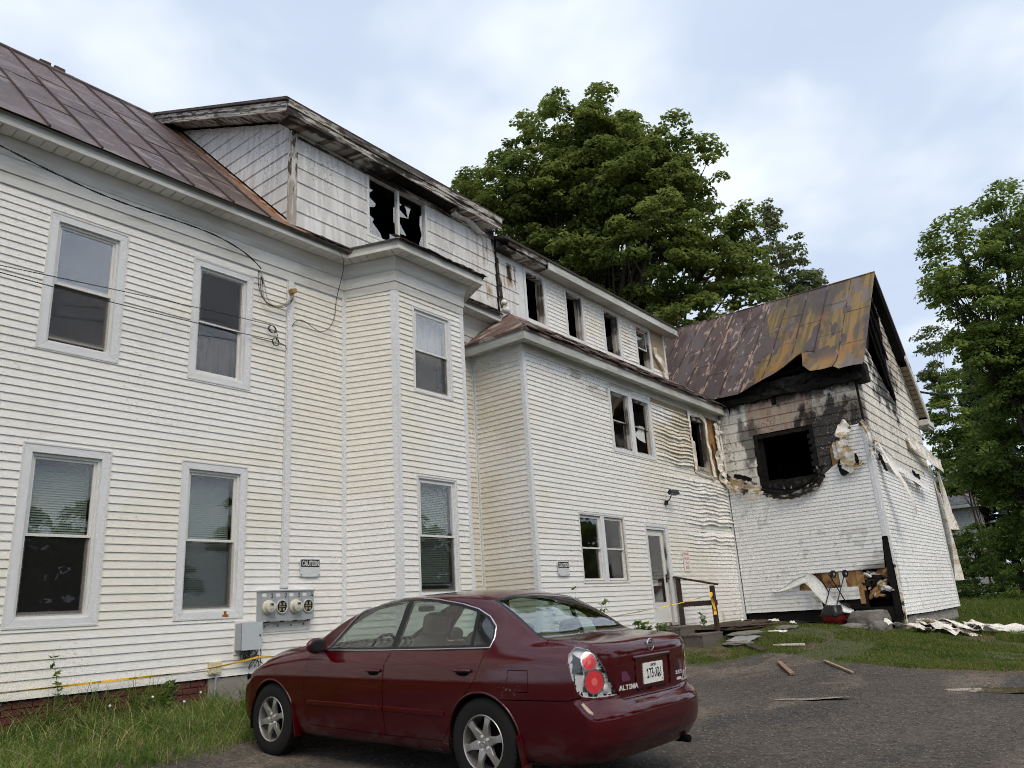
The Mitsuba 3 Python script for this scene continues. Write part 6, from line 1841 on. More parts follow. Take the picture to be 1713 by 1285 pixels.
MB = thing('electric_meter_bank', 'grey bank of four numbered electric meters on the siding above the car', 'meter')
put('backing_board', F_MAIN.box(6.80, 7.75, 1.575, 2.165, 0.0, 0.030), 'sash_white', parent=MB)
put('hood', F_MAIN.box(6.79, 7.745, 2.135, 2.150, 0.03, 0.15), 'box_grey', parent=MB)
for i in range(4):
    a = 6.80 + i * 0.2335
    s = put('meter_section', F_MAIN.box(a + 0.003, a + 0.2305, 1.715, 2.133, 0.031, 0.135), 'box_grey', parent=MB)
    lettering(F_MAIN, '1234'[i], 0.062, a + 0.165, 2.045, 0.135, 'ink', s)
    put('label', F_MAIN.box(a + 0.02, a + 0.09, 2.06, 2.105, 0.135, 0.1362), 'label_white', parent=s)
    put('latch', F_MAIN.box(a + 0.10, a + 0.16, 1.70, 1.722, 0.10, 0.145), 'ink', parent=s)
    c = F_MAIN.at(a + 0.118, 1.915, 0.135)
    R = trimesh.transformations.rotation_matrix(PI / 2, [1, 0, 0])

    def on(ms):
        m = cat_(ms); m.apply_transform(R); m.apply_translation(c); return m
    if i % 2 == 0:
        put('meter_ring', on([revolve([(.075, 0), (.098, .004), (.100, .022), (.088, .034), (.080, .034)], 40)]), 'meter_cream', smooth=35, parent=s)
        put('meter_dome', on([revolve([(.080, .030), (.080, .075), (.074, .095), (.055, .104), (0, .106)], 40)]), 'meter_cream', smooth=35, parent=s)
        put('meter_display', on([boxm(-.035, .03, .01, .055, .104, .1085), boxm(-.03, .03, -.05, -.02, .104, .107)]), 'box_grey', parent=s)
        put('display_window', on([boxm(-.020, .020, .02, .048, .108, .1095)]), 'ink', parent=s)
    else:
        put('socket_ring', on([revolve([(.080, 0), (.100, .002), (.101, .018), (.092, .024), (.082, .018)], 40)]), 'door_grey', smooth=35, parent=s)
        put('socket_hole', on([trimesh.creation.cylinder(.081, .008, sections=40).apply_translation([0, 0, .004])]), 'ink', parent=s)
        put('socket_contacts', on([boxm(x - .014, x + .014, y - .018, y + .018, .008, .022) for x in (-.035, .03) for y in (-.038, .038)] + [boxm(-.05, .05, -.006, .006, .008, .016)]), 'cable_tan', parent=s)
for i in range(4):
    put('lock_tag', F_MAIN.box(6.93 + i * 0.23, 6.945 + i * 0.23, 1.64, 1.67, 0.03, 0.036), 'ink', parent=MB)

CB = thing('utility_cabinet', 'grey steel utility cabinet with wires hanging out below the meter bank', 'electrical box')
put('backing_board', F_MAIN.box(6.465, 6.83, 1.30, 1.745, 0.0, 0.028), 'sash_white', parent=CB)
put('body', F_MAIN.box(6.475, 6.80, 1.36, 1.715, 0.028, 0.17), 'box_grey', parent=CB)
put('door', slab(F_MAIN.at(*np.meshgrid([6.47, 6.805], [1.355, 1.722], indexing='ij'), d=np.array([[.215, .21], [.19, .187]])), F_MAIN.at(*np.meshgrid([6.47, 6.805], [1.355, 1.722], indexing='ij'), d=np.array([[.20, .195], [.175, .172]]))), 'door_grey', parent=CB)
put('lock', F_MAIN.box(6.755, 6.775, 1.53, 1.552, 0.188, 0.198), 'ink', parent=CB)
rng = random.Random(4)
for i in range(9):
    a = rng.uniform(6.52, 6.78)
    p = [F_MAIN.at(a, 1.37, 0.08), F_MAIN.at(a + rng.uniform(-.05, .08), 1.28 - rng.random() * .06, 0.09), F_MAIN.at(6.72 + rng.uniform(-.08, .08), 1.24 + rng.uniform(-.05, .05), 0.10), F_MAIN.at(6.70 + rng.uniform(-.05, .2), 1.12 + rng.uniform(-.03, .03), 0.06)]
    if i % 3 == 0:
        p = p[:2] + [F_MAIN.at(a + .10, 1.30, .10), F_MAIN.at(a + .13, 1.37, .08)]
    put('wire', tube(spline(p, 14), 0.006, 5), 'cable_black', smooth=True, parent=CB)

k = thing('caution_sign', 'caution sign with a black header band right above the meter bank', 'sign')


def caution(k, u0, u1, z0, z1, fr):
    us = np.linspace(u0, u1, 9)
    zz = [z0, z0 + (z1 - z0) * .30, z1]
    U, Z = np.meshgrid(us, zz, indexing='ij')
    q = ((U - (u0 + u1) / 2) / (u1 - u0) * 2)
    Z = Z - np.where(Z < z0 + .01, .012 * (1 - q ** 2), 0)
    put('plate', slab(fr.at(U, Z, 0.045 + .004 * (1 - q ** 2)), fr.at(U, Z, 0.040 + .004 * (1 - q ** 2))), 'sign_plate', parent=k)
    b = z0 + (z1 - z0) * .54
    put('band', fr.box(u0 + .012, u1 - .012, b, z1 - .008, 0.0495, 0.0515), 'ink', parent=k)
    lettering(fr, 'CAUTION', (z1 - b) * .62, (u0 + u1) / 2, b + (z1 - b) * .14, 0.0515, 'label_white', k, width=(u1 - u0) * .84, center=True)
    for x in (u0 + .02, u1 - .02):
        put('screw', fr.box(x - .007, x + .007, z0 + .012, z0 + .026, 0.042, 0.054), 'ink', parent=k)


caution(k, 7.54, 7.91, 2.357, 2.612, F_MAIN)
k = thing('caution_sign', 'small caution sign left of the ground floor twin window by the corner', 'sign')
caution(k, 12.53, 12.91, 2.258, 2.515, F_BUMP)
k = thing('warning_sign', 'narrow white sign with red lettering right of the door', 'sign')
put('plate', F_BUMP.box(18.03, 18.38, 2.343, 2.83, 0.028, 0.034), 'sign_white', parent=k)
for t, z in (('BEWARE', 2.735), ('FALLING', 2.625), ('ICE &', 2.515), ('SNOW', 2.405)):
    lettering(F_BUMP, t, 0.062, 18.205, z, 0.034, 'sign_red', k, width=0.29 if len(t) > 5 else 0.2, center=True)

k = thing('floodlight', 'black twin headed floodlight on the siding above the door', 'lamp')
put('mount', cat_([F_BUMP.map(trimesh.creation.cylinder(.055, .05, sections=20).apply_translation([17.42, 3.985, .05])), tube([F_BUMP.at(17.42, 3.985, .06), F_BUMP.at(17.43, 4.08, .16), F_BUMP.at(17.45, 4.17, .20)], .014, 8)]), 'black_plastic', smooth=35, parent=k)
for u, ty in ((17.32, .3), (17.57, -.35)):
    m = m3.Manifold.batch_hull([man(boxm(-.10, .10, -.055, .055, .03, .05)), man(boxm(-.06, .06, -.03, .03, -.06, -.03))])
    m = move(unman(m), (0, 0, 0), rx=-.5, ry=ty); m.apply_translation([u, 4.21, .24])
    put('lamp_head', F_BUMP.map(m), 'black_plastic', parent=k)

k = thing('outlet_box', 'tan weathered outlet box low on the siding left of the car', 'electrical box')
put('body', F_MAIN.box(6.095, 6.265, 1.085, 1.238, 0.02, 0.07), 'socket_tan', parent=k)
put('cover', cat_([F_MAIN.box(6.105, 6.178, 1.10, 1.225, 0.07, 0.078), F_MAIN.box(6.182, 6.255, 1.10, 1.225, 0.07, 0.076)]), 'socket_tan', parent=k)
put('conduit', tube([F_MAIN.at(6.20, 1.085, .045), F_MAIN.at(6.20, 0.80, .03)], .012, 6), 'box_grey', parent=k)

# overhead wires and cables: they come in from a pole left of the picture
W_ = lambda pts, r, n, key, b='cable_black': put(key[0], tube(spline(pts, n), r, 6), b, smooth=True, label=key[1], cat='cable')
main_c = spline([(-9.0, -3.4, 8.4), (-3.0, -1.7, 7.78), (2.62, -0.93, 7.09), (4.45, -0.40, 7.25), (6.3, -0.22, 7.25), (6.62, -0.14, 7.14)], 160)
s = np.arange(160)
tw = np.stack([0 * s, np.cos(s * 0.9), np.sin(s * 0.9)], -1) * 0.007
put('service_cable', tube(main_c + tw, 0.0065, 6), 'cable_black', smooth=True, label='thick twisted black service cable sagging under the main eave', cat='cable')
put('service_cable__strand', tube(main_c - tw, 0.0055, 6), 'cable_black', smooth=True)
k = thing('drip_loop', 'loops of black and tan wire below the tan knob on the conduit cover', 'cable')
put('connector', tube([(6.66, -.10, 7.02), (6.69, -.10, 6.90)], .014, 8), 'cable_black', parent=k)
for i in range(4):
    z0 = 7.12 - i * .01
    put('loop', tube(spline([(6.60 + .02 * i, -.10, z0), (6.62 + .03 * i, -.08 - .01 * i, 6.90), (6.72 + .05 * i, -.09, 6.66 - .05 * i + (.10 if i > 2 else 0)), (7.05 + .02 * i, -.11, 6.60 + .03 * i), (7.25, -.10, 6.78 + .02 * i), (7.285, -.07, 6.93)], 30), .0055, 6), 'cable_black' if i < 2 else 'cable_tan', smooth=True, parent=k)
put('knob', F_MAIN.map(rotbox((.10, .07, .09), (7.27, 6.96, .09), rz=.3)), 'knob_tan', parent=k)
put('loose_wire', tube(spline([(7.30, -.05, 6.36), (7.55, -.06, 6.50), (7.85, -.07, 6.40), (8.15, -.06, 6.70), (8.22, -.05, 7.1), (8.16, -.30, 7.55), (8.05, -.42, 7.72), (7.75, -.44, 7.92), (7.6, -.40, 8.0)], 60), .006, 5), 'cable_black', smooth=True, label='thin loose wire looping from the eave down beside the bay', cat='cable')
put('telephone_wire', tube(spline([(-9.0, -5.2, 5.2), (2.6, -.62, 5.76), (5.0, -.22, 6.10), (6.89, -.05, 6.27)], 60), .006, 5), 'cable_black', smooth=True, label='upper of two thin wires crossing the upper windows', cat='cable')
put('telephone_wire', tube(spline([(-9.0, -5.2, 5.05), (2.6, -.62, 5.70), (5.0, -.22, 5.88), (6.95, -.05, 6.03)], 60), .0065, 5), 'cable_black', smooth=True, label='lower of two thin wires crossing the upper windows', cat='cable')
a = np.linspace(0, 4 * PI, 60)
put('wire_coil', tube(np.column_stack([6.90 + .07 * np.cos(a) + .01 * a / 6, -.06 - .008 * a / 6, 6.20 + .06 * np.sin(a)]), .006, 5), 'cable_black', smooth=True, label='upper small coil of wire on the siding beside the conduit cover', cat='cable')
put('wire_coil', cat_([tube(np.column_stack([6.98 + .06 * np.cos(a), -.06 - .008 * a / 6, 6.00 + .065 * np.sin(a)]), .006, 5), tube(spline([(6.95, -.05, 6.18), (7.01, -.06, 6.10), (7.0, -.06, 6.04), (7.10, -.06, 6.0), (7.19, -.06, 5.92)], 20), .006, 5)]), 'cable_black', smooth=True, label='lower small coil of wire on the siding beside the conduit cover', cat='cable')
put('utility_cable', tube(spline([(29.95, -5.5, 8.25), (40.0, -5.6, 10.0), (51.0, -5.8, 12.3), (70.0, -6.2, 17.0)], 30), .04, 6), 'cable_black', smooth=True, label='black cable running from the wing gable to the trees', cat='cable')
put('rust_stain', F_MAIN.poly(sg.Polygon([(6.27, 1.81), (6.37, 1.81), (6.36, 1.845), (6.33, 1.85), (6.335, 1.89), (6.29, 1.89), (6.295, 1.85), (6.27, 1.84)]), 0.021, 0.0225), 'rust_mark', parent=H)

# barrier tape, twisted to a cord in places
TP = thing('barrier_tape', 'yellow and black barrier tape strung along the wall to the railing post', 'tape')


def tape(pts, n, w, twist, nm='ribbon'):
    p = spline(pts, n)
    t = np.gradient(p, axis=0); t /= np.linalg.norm(t, axis=1, keepdims=True)
    x = np.arange(n) / n
    ang = twist(x)
    up = np.array([0, 0, 1.0]) - t * t[:, 2:3]; up /= np.linalg.norm(up, axis=1, keepdims=True)
    sd = np.cross(t, up)
    d = up * np.cos(ang)[:, None] + sd * np.sin(ang)[:, None]
    V = np.stack([p - d * w / 2, p + d * w / 2], 1)
    nn = np.cross(t, d)
    put(nm, slab(V, V + nn[:, None] * .0008), 'tape_yellow', parent=TP)
    return p, t, d, nn


def tape_text(p, t, d, nn, i0, text='CAUTION', h=.016):
    m = meshkit.text_mesh(text, h, .001, True); v = m.vertices.copy()
    v[:, 1] -= h / 2
    V = p[i0] + v[:, :1] * t[i0] + v[:, 1:2] * d[i0] + (v[:, 2:3] * 1.0) * 0 - nn[i0] * (0.0012) - nn[i0] * v[:, 2:3]
    W2 = p[i0] + v[:, :1] * t[i0] + v[:, 1:2] * d[i0] + nn[i0] * (0.0020) + nn[i0] * v[:, 2:3]
    for Q in (V, W2):
        put('print', trimesh.Trimesh(Q, m.faces, process=False), 'ink', parent=TP)


r_ = tape([(1.0, -.35, 1.10), (3.6, -.10, 1.125), (5.0, -.09, 1.14), (6.15, -.085, 1.17), (6.75, -.15, 1.25)], 240, .024, lambda x: .75 * np.sin(x * 17) + .5)
for i0 in range(40, 205, 18):
    tape_text(*r_, i0)
r2 = tape([(6.75, -.15, 1.25), (10.0, -1.1, 1.24), (13.5, -1.75, 1.42), (15.5, -2.05, 1.56), (17.25, -2.25, 1.74)], 420, .020, lambda x: 10.0 * x + .6 * np.sin(x * 40))
for i0 in range(200, 410, 22):
    tape_text(*r2, i0, h=.013)
tape([(17.22, -2.31, 1.80), (17.20, -2.33, 1.66), (17.26, -2.33, 1.50), (17.24, -2.34, 1.30)], 40, .07, lambda x: .9 * np.sin(x * 7) + 1.2, 'loose_end')

# door steps and rail
ST = thing('door_steps', 'weathered grey wooden steps below the storm door', 'steps')
zg = 0.70
for i, (y0, y1, zt) in enumerate(((-1.92, -1.40, 1.10), (-2.42, -1.94, 0.93))):
    for j in range(4):
        a = y0 + (y1 - y0) * j / 4
        put('tread_board', rotbox((1.10, (y1 - y0) / 4 - .008, .04), (16.80, a + (y1 - y0) / 8, zt - .02 + .003 * ((j * 7) % 3)), rz=.004 * (j - 1)), 'old_plank', parent=ST)
    put('riser', boxm(16.27, 17.33, y0 + .01, y0 + .035, zg - .15, zt - .042), 'old_plank', parent=ST)
    put('side_board', boxm(16.27, 16.30, y0 + .04, y1, zg - .15, zt - .045), 'old_plank', parent=ST)
    put('side_board', boxm(17.30, 17.33, y0 + .04, y1, zg - .15, zt - .045), 'old_plank', parent=ST)
RL = thing('stair_railing', 'brown wooden handrail with two posts beside the door steps', 'railing')
put('post', boxm(17.34, 17.43, -1.49, -1.40, 0.62, 2.18), 'rail_wood', parent=RL)
put('post', boxm(17.34, 17.43, -2.33, -2.24, 0.55, 1.95), 'rail_wood', parent=RL)
put('top_rail', shed(17.32, 17.46, np.array([-2.42, 1.985]), np.array([-1.36, 2.225]), .04), 'rail_wood', parent=RL)
put('middle_rail', boxm(17.43, 17.465, -2.34, -1.40, 1.51, 1.62), 'rail_wood', parent=RL)
# ------------------------------------------------------------------ trees, shrubs, neighbour


def leaf_mat(name, dark, light, tip, f=0.7):
    def col(p, n, uv):
        k = fbm(p.x * f, p.y * f, p.z * f, 3)
        c = mix(dark, light, smoothstep(0.32, 0.68, k))
        c = mix(c, tip, smoothstep(0.62, 0.9, noise(p.x * 3.1, p.y * 3.1, p.z * 3.1)) * 0.7)
        return c * (0.75 + 0.5 * cell_rand(p.x * 9, p.y * 9, p.z * 9))
    scene[name] = {'type': 'principledthin', 'base_color': proc(col), 'roughness': 0.55, 'diff_trans': 1.0, 'spec_trans': 0.0, 'eta': 1.35}
    return name


leaf_mat('maple_leaf', (0.130, 0.180, 0.046), (0.220, 0.275, 0.075), (0.310, 0.350, 0.115))
leaf_mat('ash_leaf', (0.140, 0.205, 0.050), (0.230, 0.305, 0.078), (0.31, 0.36, 0.11))
leaf_mat('under_leaf', (0.095, 0.150, 0.036), (0.165, 0.230, 0.055), (0.23, 0.275, 0.08), 0.9)
leaf_mat('locust_leaf', (0.14, 0.175, 0.075), (0.21, 0.24, 0.11), (0.16, 0.17, 0.08))
leaf_mat('spruce_needle', (0.034, 0.056, 0.045), (0.062, 0.090, 0.068), (0.095, 0.125, 0.088), 1.2)
leaf_mat('weed_leaf', (0.080, 0.140, 0.035), (0.15, 0.22, 0.06), (0.22, 0.26, 0.08), 3.0)
mat('bark', lambda p, n, uv: mix((0.035, 0.030, 0.026), (0.075, 0.068, 0.058), fbm(p.x * 8, p.y * 8, p.z * 2.5)), 0.9, 0.1)


def leaf_cloud(c, up, size, rg, fold=0.25, elong=1.5):
    """Leaves at centres c (n, 3), their faces turned roughly along up (n, 3): two folded triangles each."""
    n = len(c)
    nrm = up + rg.normal(0, 0.45, (n, 3)); nrm /= np.linalg.norm(nrm, axis=1, keepdims=True)
    a = np.cross(nrm, rg.normal(0, 1, (n, 3))); a /= np.linalg.norm(a, axis=1, keepdims=True) + 1e-9
    b = np.cross(nrm, a)
    s = size * rg.uniform(0.65, 1.3, (n, 1))
    A = a * s * elong * 0.5; B = b * s * 0.5
    v = np.stack([c - A, c + B - nrm * s * fold * 0.5, c + A, c - B - nrm * s * fold * 0.5], 1).reshape(-1, 3)
    k = np.arange(n)[:, None] * 4
    f = np.vstack([k + [0, 2, 1], k + [0, 3, 2]])
    return trimesh.Trimesh(v, f, process=False)


def clumps(lobes, per, r, rg, inner=0.35):
    """Clump centres with the outward direction, spread through ellipsoids (x, y, z, radius, squash)."""
    C, O = [], []
    for (x, y, z, R, sq) in lobes:
        n = max(3, int(per * R ** 2))
        d = rg.normal(0, 1, (n, 3)); d /= np.linalg.norm(d, axis=1, keepdims=True)
        q = (inner + (1 - inner) * rg.random((n, 1)) ** 0.45)
        p = d * q * R * np.array([1, 1, sq]) * (1 + 0.18 * rg.normal(0, 1, (n, 1)))
        C.append(p + [x, y, z]); O.append(d)
    return np.vstack(C), np.vstack(O)


def crown(lobes, per, r, leaves, size, rg, flat=0.42, droop=0.25, inner=0.35, elong=1.5):
    C, O = clumps(lobes, per, r, rg, inner)
    k = len(C)
    rr = r * rg.uniform(0.6, 1.35, k)
    m = (leaves * (rr / r) ** 2).astype(int) + 4
    i = np.repeat(np.arange(k), m)
    n = len(i)
    d = rg.normal(0, 1, (n, 3)); d /= np.linalg.norm(d, axis=1, keepdims=True)
    d *= rg.random((n, 1)) ** 0.4
    p = d * np.array([1, 1, flat])
    p[:, 2] -= droop * (p[:, 0] ** 2 + p[:, 1] ** 2) + 0.12 * (p * O[i]).sum(1)
    c = C[i] + p * rr[i][:, None]
    up = np.array([0, 0, 1.0]) * 0.8 + d * 0.5 + O[i] * 0.35
    return leaf_cloud(c, up, size, rg, elong=elong), C


def limbs(base, fork, lobes, C, rg, r0, kids=9, sag=0.0):
    """Trunk, limbs to the lobes and branches to leaf clumps: trunk mesh and branch mesh."""
    base, fork = np.array(base, float), np.array(fork, float)
    t = np.linspace(0, 1, 8)[:, None]
    wob = rg.normal(0, 0.05, (8, 3)) * r0 * 3; wob[0] = 0; wob[-1] = 0
    trunk = tube(base * (1 - t) + fork * t + wob, np.linspace(r0 * 1.25, r0 * 0.8, 8), 10)
    out = []
    for (x, y, z, R, sq) in lobes:
        e = np.array([x, y, z]); mid = fork * 0.55 + e * 0.45; mid[2] = fork[2] + (e[2] - fork[2]) * 0.62
        p = spline(np.array([fork - [0, 0, 0.2], fork * 0.8 + mid * 0.2, mid, e, e + [0, 0, R * 0.6]]), 14)
        out.append(tube(p, np.linspace(r0 * 0.55, min(0.03, r0 * .15), 14), 7))
        near = np.argsort(((C - e) ** 2).sum(1))[: int(60)]
        pick = rg.choice(near, min(kids, len(near)), replace=False)
        for j in pick:
            s = p[rg.integers(5, 12)]
            q = C[j]
            mm = (s + q) / 2 + [0, 0, -sag]
            out.append(tube(spline(np.array([s, mm + rg.normal(0, 0.12, 3), q]), 7), np.linspace(min(0.07, r0 * .25), 0.012, 7), 5))
    return trunk, cat_(out)


def tree(name, label, base, fork, lobes, leaf, per, r, leaves, size, seed, r0, group=None, kids=9, cat='tree', **k):
    rg = np.random.default_rng(seed)
    key = thing(name, label, cat, group)
    cr, C = crown(lobes, per, r, leaves, size, rg, **k)
    tr, br = limbs(base, fork, lobes, C, rg, r0, kids)
    put('trunk', tr, 'bark', smooth=True, parent=key)
    put('branch', br, 'bark', smooth=True, parent=key, kind='stuff')
    put('crown', cr, leaf, parent=key, kind='stuff')
    return key


tree('maple_tree', 'big dark green maple rising behind the house roofs', (29.6, 7.2, 0.6), (29.4, 6.8, 6.5),
     [(27.8, 6.6, 23.0, 2.5, 1.1), (28.2, 5.5, 20.8, 3.0, 0.9), (26.5, 9.1, 21.2, 2.5, 0.9), (28.5, 3.9, 19.8, 2.6, 0.9), (30.7, 2.1, 20.6, 1.9, 0.9), (28.3, 8.1, 18.5, 3.4, 0.85), (28.6, 3.7, 16.3, 3.2, 0.85),
      (31.2, 1.7, 17.0, 2.2, 0.9), (26.2, 11.2, 21.2, 1.5, 0.9), (31.4, 1.0, 14.3, 1.7, 0.9), (29.0, 7.3, 14.6, 3.3, 0.8), (26.5, 10.6, 17.8, 2.3, 0.85), (29.3, 2.6, 13.2, 2.0, 0.85), (31.5, 4.5, 12.4, 2.6, 0.7), (29.8, 5.0, 22.5, 2.2, 0.8), (30.8, 7.5, 18.0, 3.0, 0.9), (27.9, 6.0, 22.2, 2.0, 0.9), (27.0, 7.8, 20.4, 2.4, 0.9), (29.6, 3.4, 20.6, 2.0, 0.9), (28.6, 5.6, 23.6, 1.3, 0.9)],
     'maple_leaf', 8.0, 0.64, 118, 0.155, 11, 0.42, kids=13, inner=0.5)
tree('locust_tree', 'sparse pale leaved tree beside the big maple', (44.0, 2.2, 0.6), (43.8, 2.2, 9.0),
     [(43.0, 2.5, 21.0, 1.7, 1.2), (42.8, 2.2, 23.4, 0.9, 1.2), (43.4, 1.6, 18.2, 1.8, 0.9), (44.6, 1.3, 18.9, 1.3, 0.8), (44.6, 1.2, 16.2, 2.0, 0.8), (43.5, 2.4, 14.0, 2.4, 0.8)], 'locust_leaf', 22.0, 0.45, 46, 0.15, 12, 0.07, kids=7, inner=0.15)
tree('ash_tree', 'tall bright green tree with several stems at the right edge', (45.2, -8.2, 0.5), (44.6, -7.6, 7.5),
     [(41.6, -6.9, 17.4, 1.8, 1.3), (42.6, -8.9, 18.2, 1.9, 1.3), (42.6, -7.2, 14.8, 2.2, 1.0), (43.7, -9.1, 15.6, 2.2, 1.0), (41.3, -5.9, 15.9, 1.3, 1.2), (44.1, -8.3, 12.0, 2.0, 0.7), (42.2, -6.3, 12.9, 1.3, 0.6), (44.5, -9.6, 18.5, 1.7, 1.3), (43.0, -7.0, 12.6, 1.6, 0.8), (43.4, -8.6, 11.6, 1.6, 0.8), (44.2, -7.6, 10.4, 1.7, 0.8), (45.4, -6.3, 11.6, 1.6, 0.8)], 'ash_leaf', 10.5, 0.6, 76, 0.145, 13, 0.16, kids=14, inner=0.3)
tree('backdrop_tree', 'dense dark tree filling the lower right edge', (48.2, -7.5, 0.5), (48.0, -7.4, 3.0),
     [(47.2, -6.2, 8.0, 2.2, 1.0), (48.6, -7.4, 6.0, 2.6, 0.9), (47.0, -7.4, 10.4, 2.0, 0.9), (49.5, -5.8, 4.0, 2.0, 0.8), (48.5, -8.4, 9.6, 2.4, 0.9), (49.0, -5.4, 7.6, 1.9, 0.9), (47.2, -6.6, 4.6, 1.9, 0.8), (47.0, -8.6, 3.4, 2.2, 0.8)], 'under_leaf', 9.0, 0.65, 80, 0.15, 14, 0.2)
tree('backdrop_tree', 'light green tree between the wing gable and the spruce', (56.0, -3.4, 0.5), (55.4, -3.4, 4.0),
     [(54.8, -3.0, 14.0, 1.2, 1.0), (54.6, -2.9, 11.6, 1.6, 1.0), (55.4, -3.6, 9.6, 1.7, 0.8), (54.6, -2.6, 8.0, 1.4, 0.8)], 'ash_leaf', 16.0, 0.55, 60, 0.16, 15, 0.06, kids=5)
tree('backdrop_tree', 'thin sparse treetop behind the right roof slope', (55.2, -3.2, 0.5), (54.9, -3.2, 9.0),
     [(54.6, -3.4, 16.8, 1.3, 1.0), (54.7, -3.0, 14.6, 1.3, 0.8)], 'locust_leaf', 16.0, 0.45, 30, 0.15, 16, 0.05, kids=7, inner=0.15)
tree('backdrop_tree', 'low leafy tree in front of the grey neighbouring house', (53.5, -2.6, 0.5), (53.4, -2.6, 1.6),
     [(53.0, -2.2, 4.4, 1.4, 0.9), (53.3, -3.4, 4.0, 1.7, 0.9), (53.0, -2.6, 2.6, 1.6, 0.8)], 'under_leaf', 9.0, 0.5, 70, 0.13, 17, 0.1)
for i, (x, y, r) in enumerate([(49.5, -3.2, 1.3), (51.0, -2.0, 1.2), (48.0, -4.6, 1.4), (46.5, -5.8, 1.3), (53.5, -0.6, 1.3)]):
    tree('shrub', ['leafy shrub in the middle of the row under the trees', 'second shrub from the left in the row under the trees', 'second shrub from the right in the row under the trees', 'nearest and rightmost shrub in the row under the trees', 'leftmost shrub of the row, close by the wing corner'][i], (x, y, 0.4), (x, y, 0.9), [(x, y, 1.5, r, 0.85), (x + 0.7, y - 0.5, 1.2, r * 0.8, 0.8)], 'under_leaf', 14.0, 0.38, 60, 0.10, 30 + i, 0.05, group='shrubs under the trees', kids=5, cat='shrub')


def spruce(key, base, h, rb, seed):
    rg = np.random.default_rng(seed)
    base = np.array(base, float)
    put('trunk', tube(np.stack([base, base + [0, 0, h]]), [0.22, 0.02], 8), 'bark', smooth=True, parent=key)
    br, nd, up = [], [], []
    z = h * 0.10
    while z < h * 0.985:
        f = 1 - z / h
        nb = 7 if f > 0.1 else 5
        ph = rg.random() * 6.28
        for j in range(nb):
            a = ph + j * 6.28 / nb + rg.normal(0, 0.15)
            L = rb * (f ** 0.85) * rg.uniform(0.75, 1.12) + 0.15
            d = np.array([math.cos(a), math.sin(a), 0])
            s = np.linspace(0, 1, 9)
            p = base + [0, 0, z] + d * (s * L)[:, None] + np.stack([0 * s, 0 * s, 0.10 * L * s - 0.42 * L * s ** 2 + 0.14 * L * s ** 4], -1)
            br.append(tube(p, np.linspace(0.035, 0.008, 9), 4, cap=False))
            n = int(46 * L)
            t = rg.random(n) ** 0.7
            q = base + [0, 0, z] + d * (t * L)[:, None] + np.stack([0 * t, 0 * t, 0.10 * L * t - 0.42 * L * t ** 2 + 0.14 * L * t ** 4], -1)
            side = np.cross(d, [0, 0, 1.0])
            q = q + side * (rg.uniform(-1, 1, n) * 0.32 * (1 - t * 0.6) * min(1, L))[:, None] + np.stack([0 * t, 0 * t, -rg.random(n) * 0.28], -1)
            nd.append(q); up.append(np.tile(d * 0.3 + [0, 0, 0.4], (n, 1)))
        z += h * 0.021 * rg.uniform(0.8, 1.25) * (0.6 + f)
    put('branch', cat_(br), 'bark', parent=key, kind='stuff')
    put('crown', leaf_cloud(np.vstack(nd), np.vstack(up), 0.17, rg, 0.2, 2.4), 'spruce_needle', parent=key, kind='stuff')


spruce(thing('spruce_tree', 'dark blue green spruce between the wing and the right hand trees', 'tree'), (61.5, -4.2, 0.4), 17.0, 4.2, 21)

# neighbouring house, mostly hidden
NH = thing('neighbour_house', 'white house with a grey slate hip roof seen past the wing on the right', 'house')
flat('nbr_white', (176, 178, 178), 0.7)
mat('slate', lambda p, n, uv: mix((0.10, 0.105, 0.115), (0.16, 0.165, 0.175), cell_rand(dr.floor(p.y * 3.3), dr.floor(p.z * 7), 2)), 0.6, 0.4)
put('wall', boxm(58.3, 67.0, -3.0, 6.0, 0.2, 6.55), 'nbr_white', parent=NH)
rf = trimesh.Trimesh([[57.8, -3.4, 6.6], [67.5, -3.4, 6.6], [67.5, 6.4, 6.6], [57.8, 6.4, 6.6], [61.5, 0.6, 9.4], [63.5, 2.4, 9.4]], [[0, 1, 4], [1, 5, 4], [1, 2, 5], [2, 3, 5], [3, 4, 5], [3, 0, 4], [0, 2, 1], [0, 3, 2]], process=False)
rk = put('roof', rf, 'slate', parent=NH)
nrm = np.cross([0, 1, 0], np.array([61.5 - 57.8, 0, 2.8])); S_N = Slope((57.8, 6.4, 6.6), (0, -1, 0), (3.7, 0, 2.8))
face = sg.Polygon([(0, 0), (9.8, 0), (5.8, 4.64)])
for r in range(18):
    x = 4.0 + (0.2 if r % 2 else 0)
    while x < 9.8:
        q = face.intersection(rect(x + 0.01, x + 0.39, r * 0.22 + 0.01, r * 0.22 + 0.235))
        for g in polys(q):
            if g.area > 0.02 and r < 12:
                put('slate_tile', S_N.poly(g, 0.0, 0.022 if r % 2 else 0.016), 'slate', parent=rk)
        x += 0.4
put('hip_cap', tube([(57.75, -3.45, 6.63), (61.5, 0.6, 9.43)], 0.07, 6), 'rusty_flashing', parent=NH)
put('eave_board', cat_([boxm(57.7, 57.85, -3.45, 6.4, 6.38, 6.58), boxm(57.85, 67.5, -3.5, -3.4, 6.38, 6.58)]), 'sash_white', parent=NH)
put('dormer', cat_([boxm(60.4, 63.6, -2.6, -0.6, 6.9, 8.6)]), 'nbr_white', parent=NH)
put('dormer_roof', trimesh.Trimesh([[60.0, -3.0, 8.5], [64, -3.0, 8.5], [64, -0.2, 8.5], [60, -0.2, 8.5], [60.6, -1.6, 9.5], [64, -1.6, 9.5]], [[0, 1, 5], [0, 5, 4], [2, 3, 4], [2, 4, 5], [3, 0, 4], [0, 2, 1], [0, 3, 2]], process=False), 'slate', parent=NH)
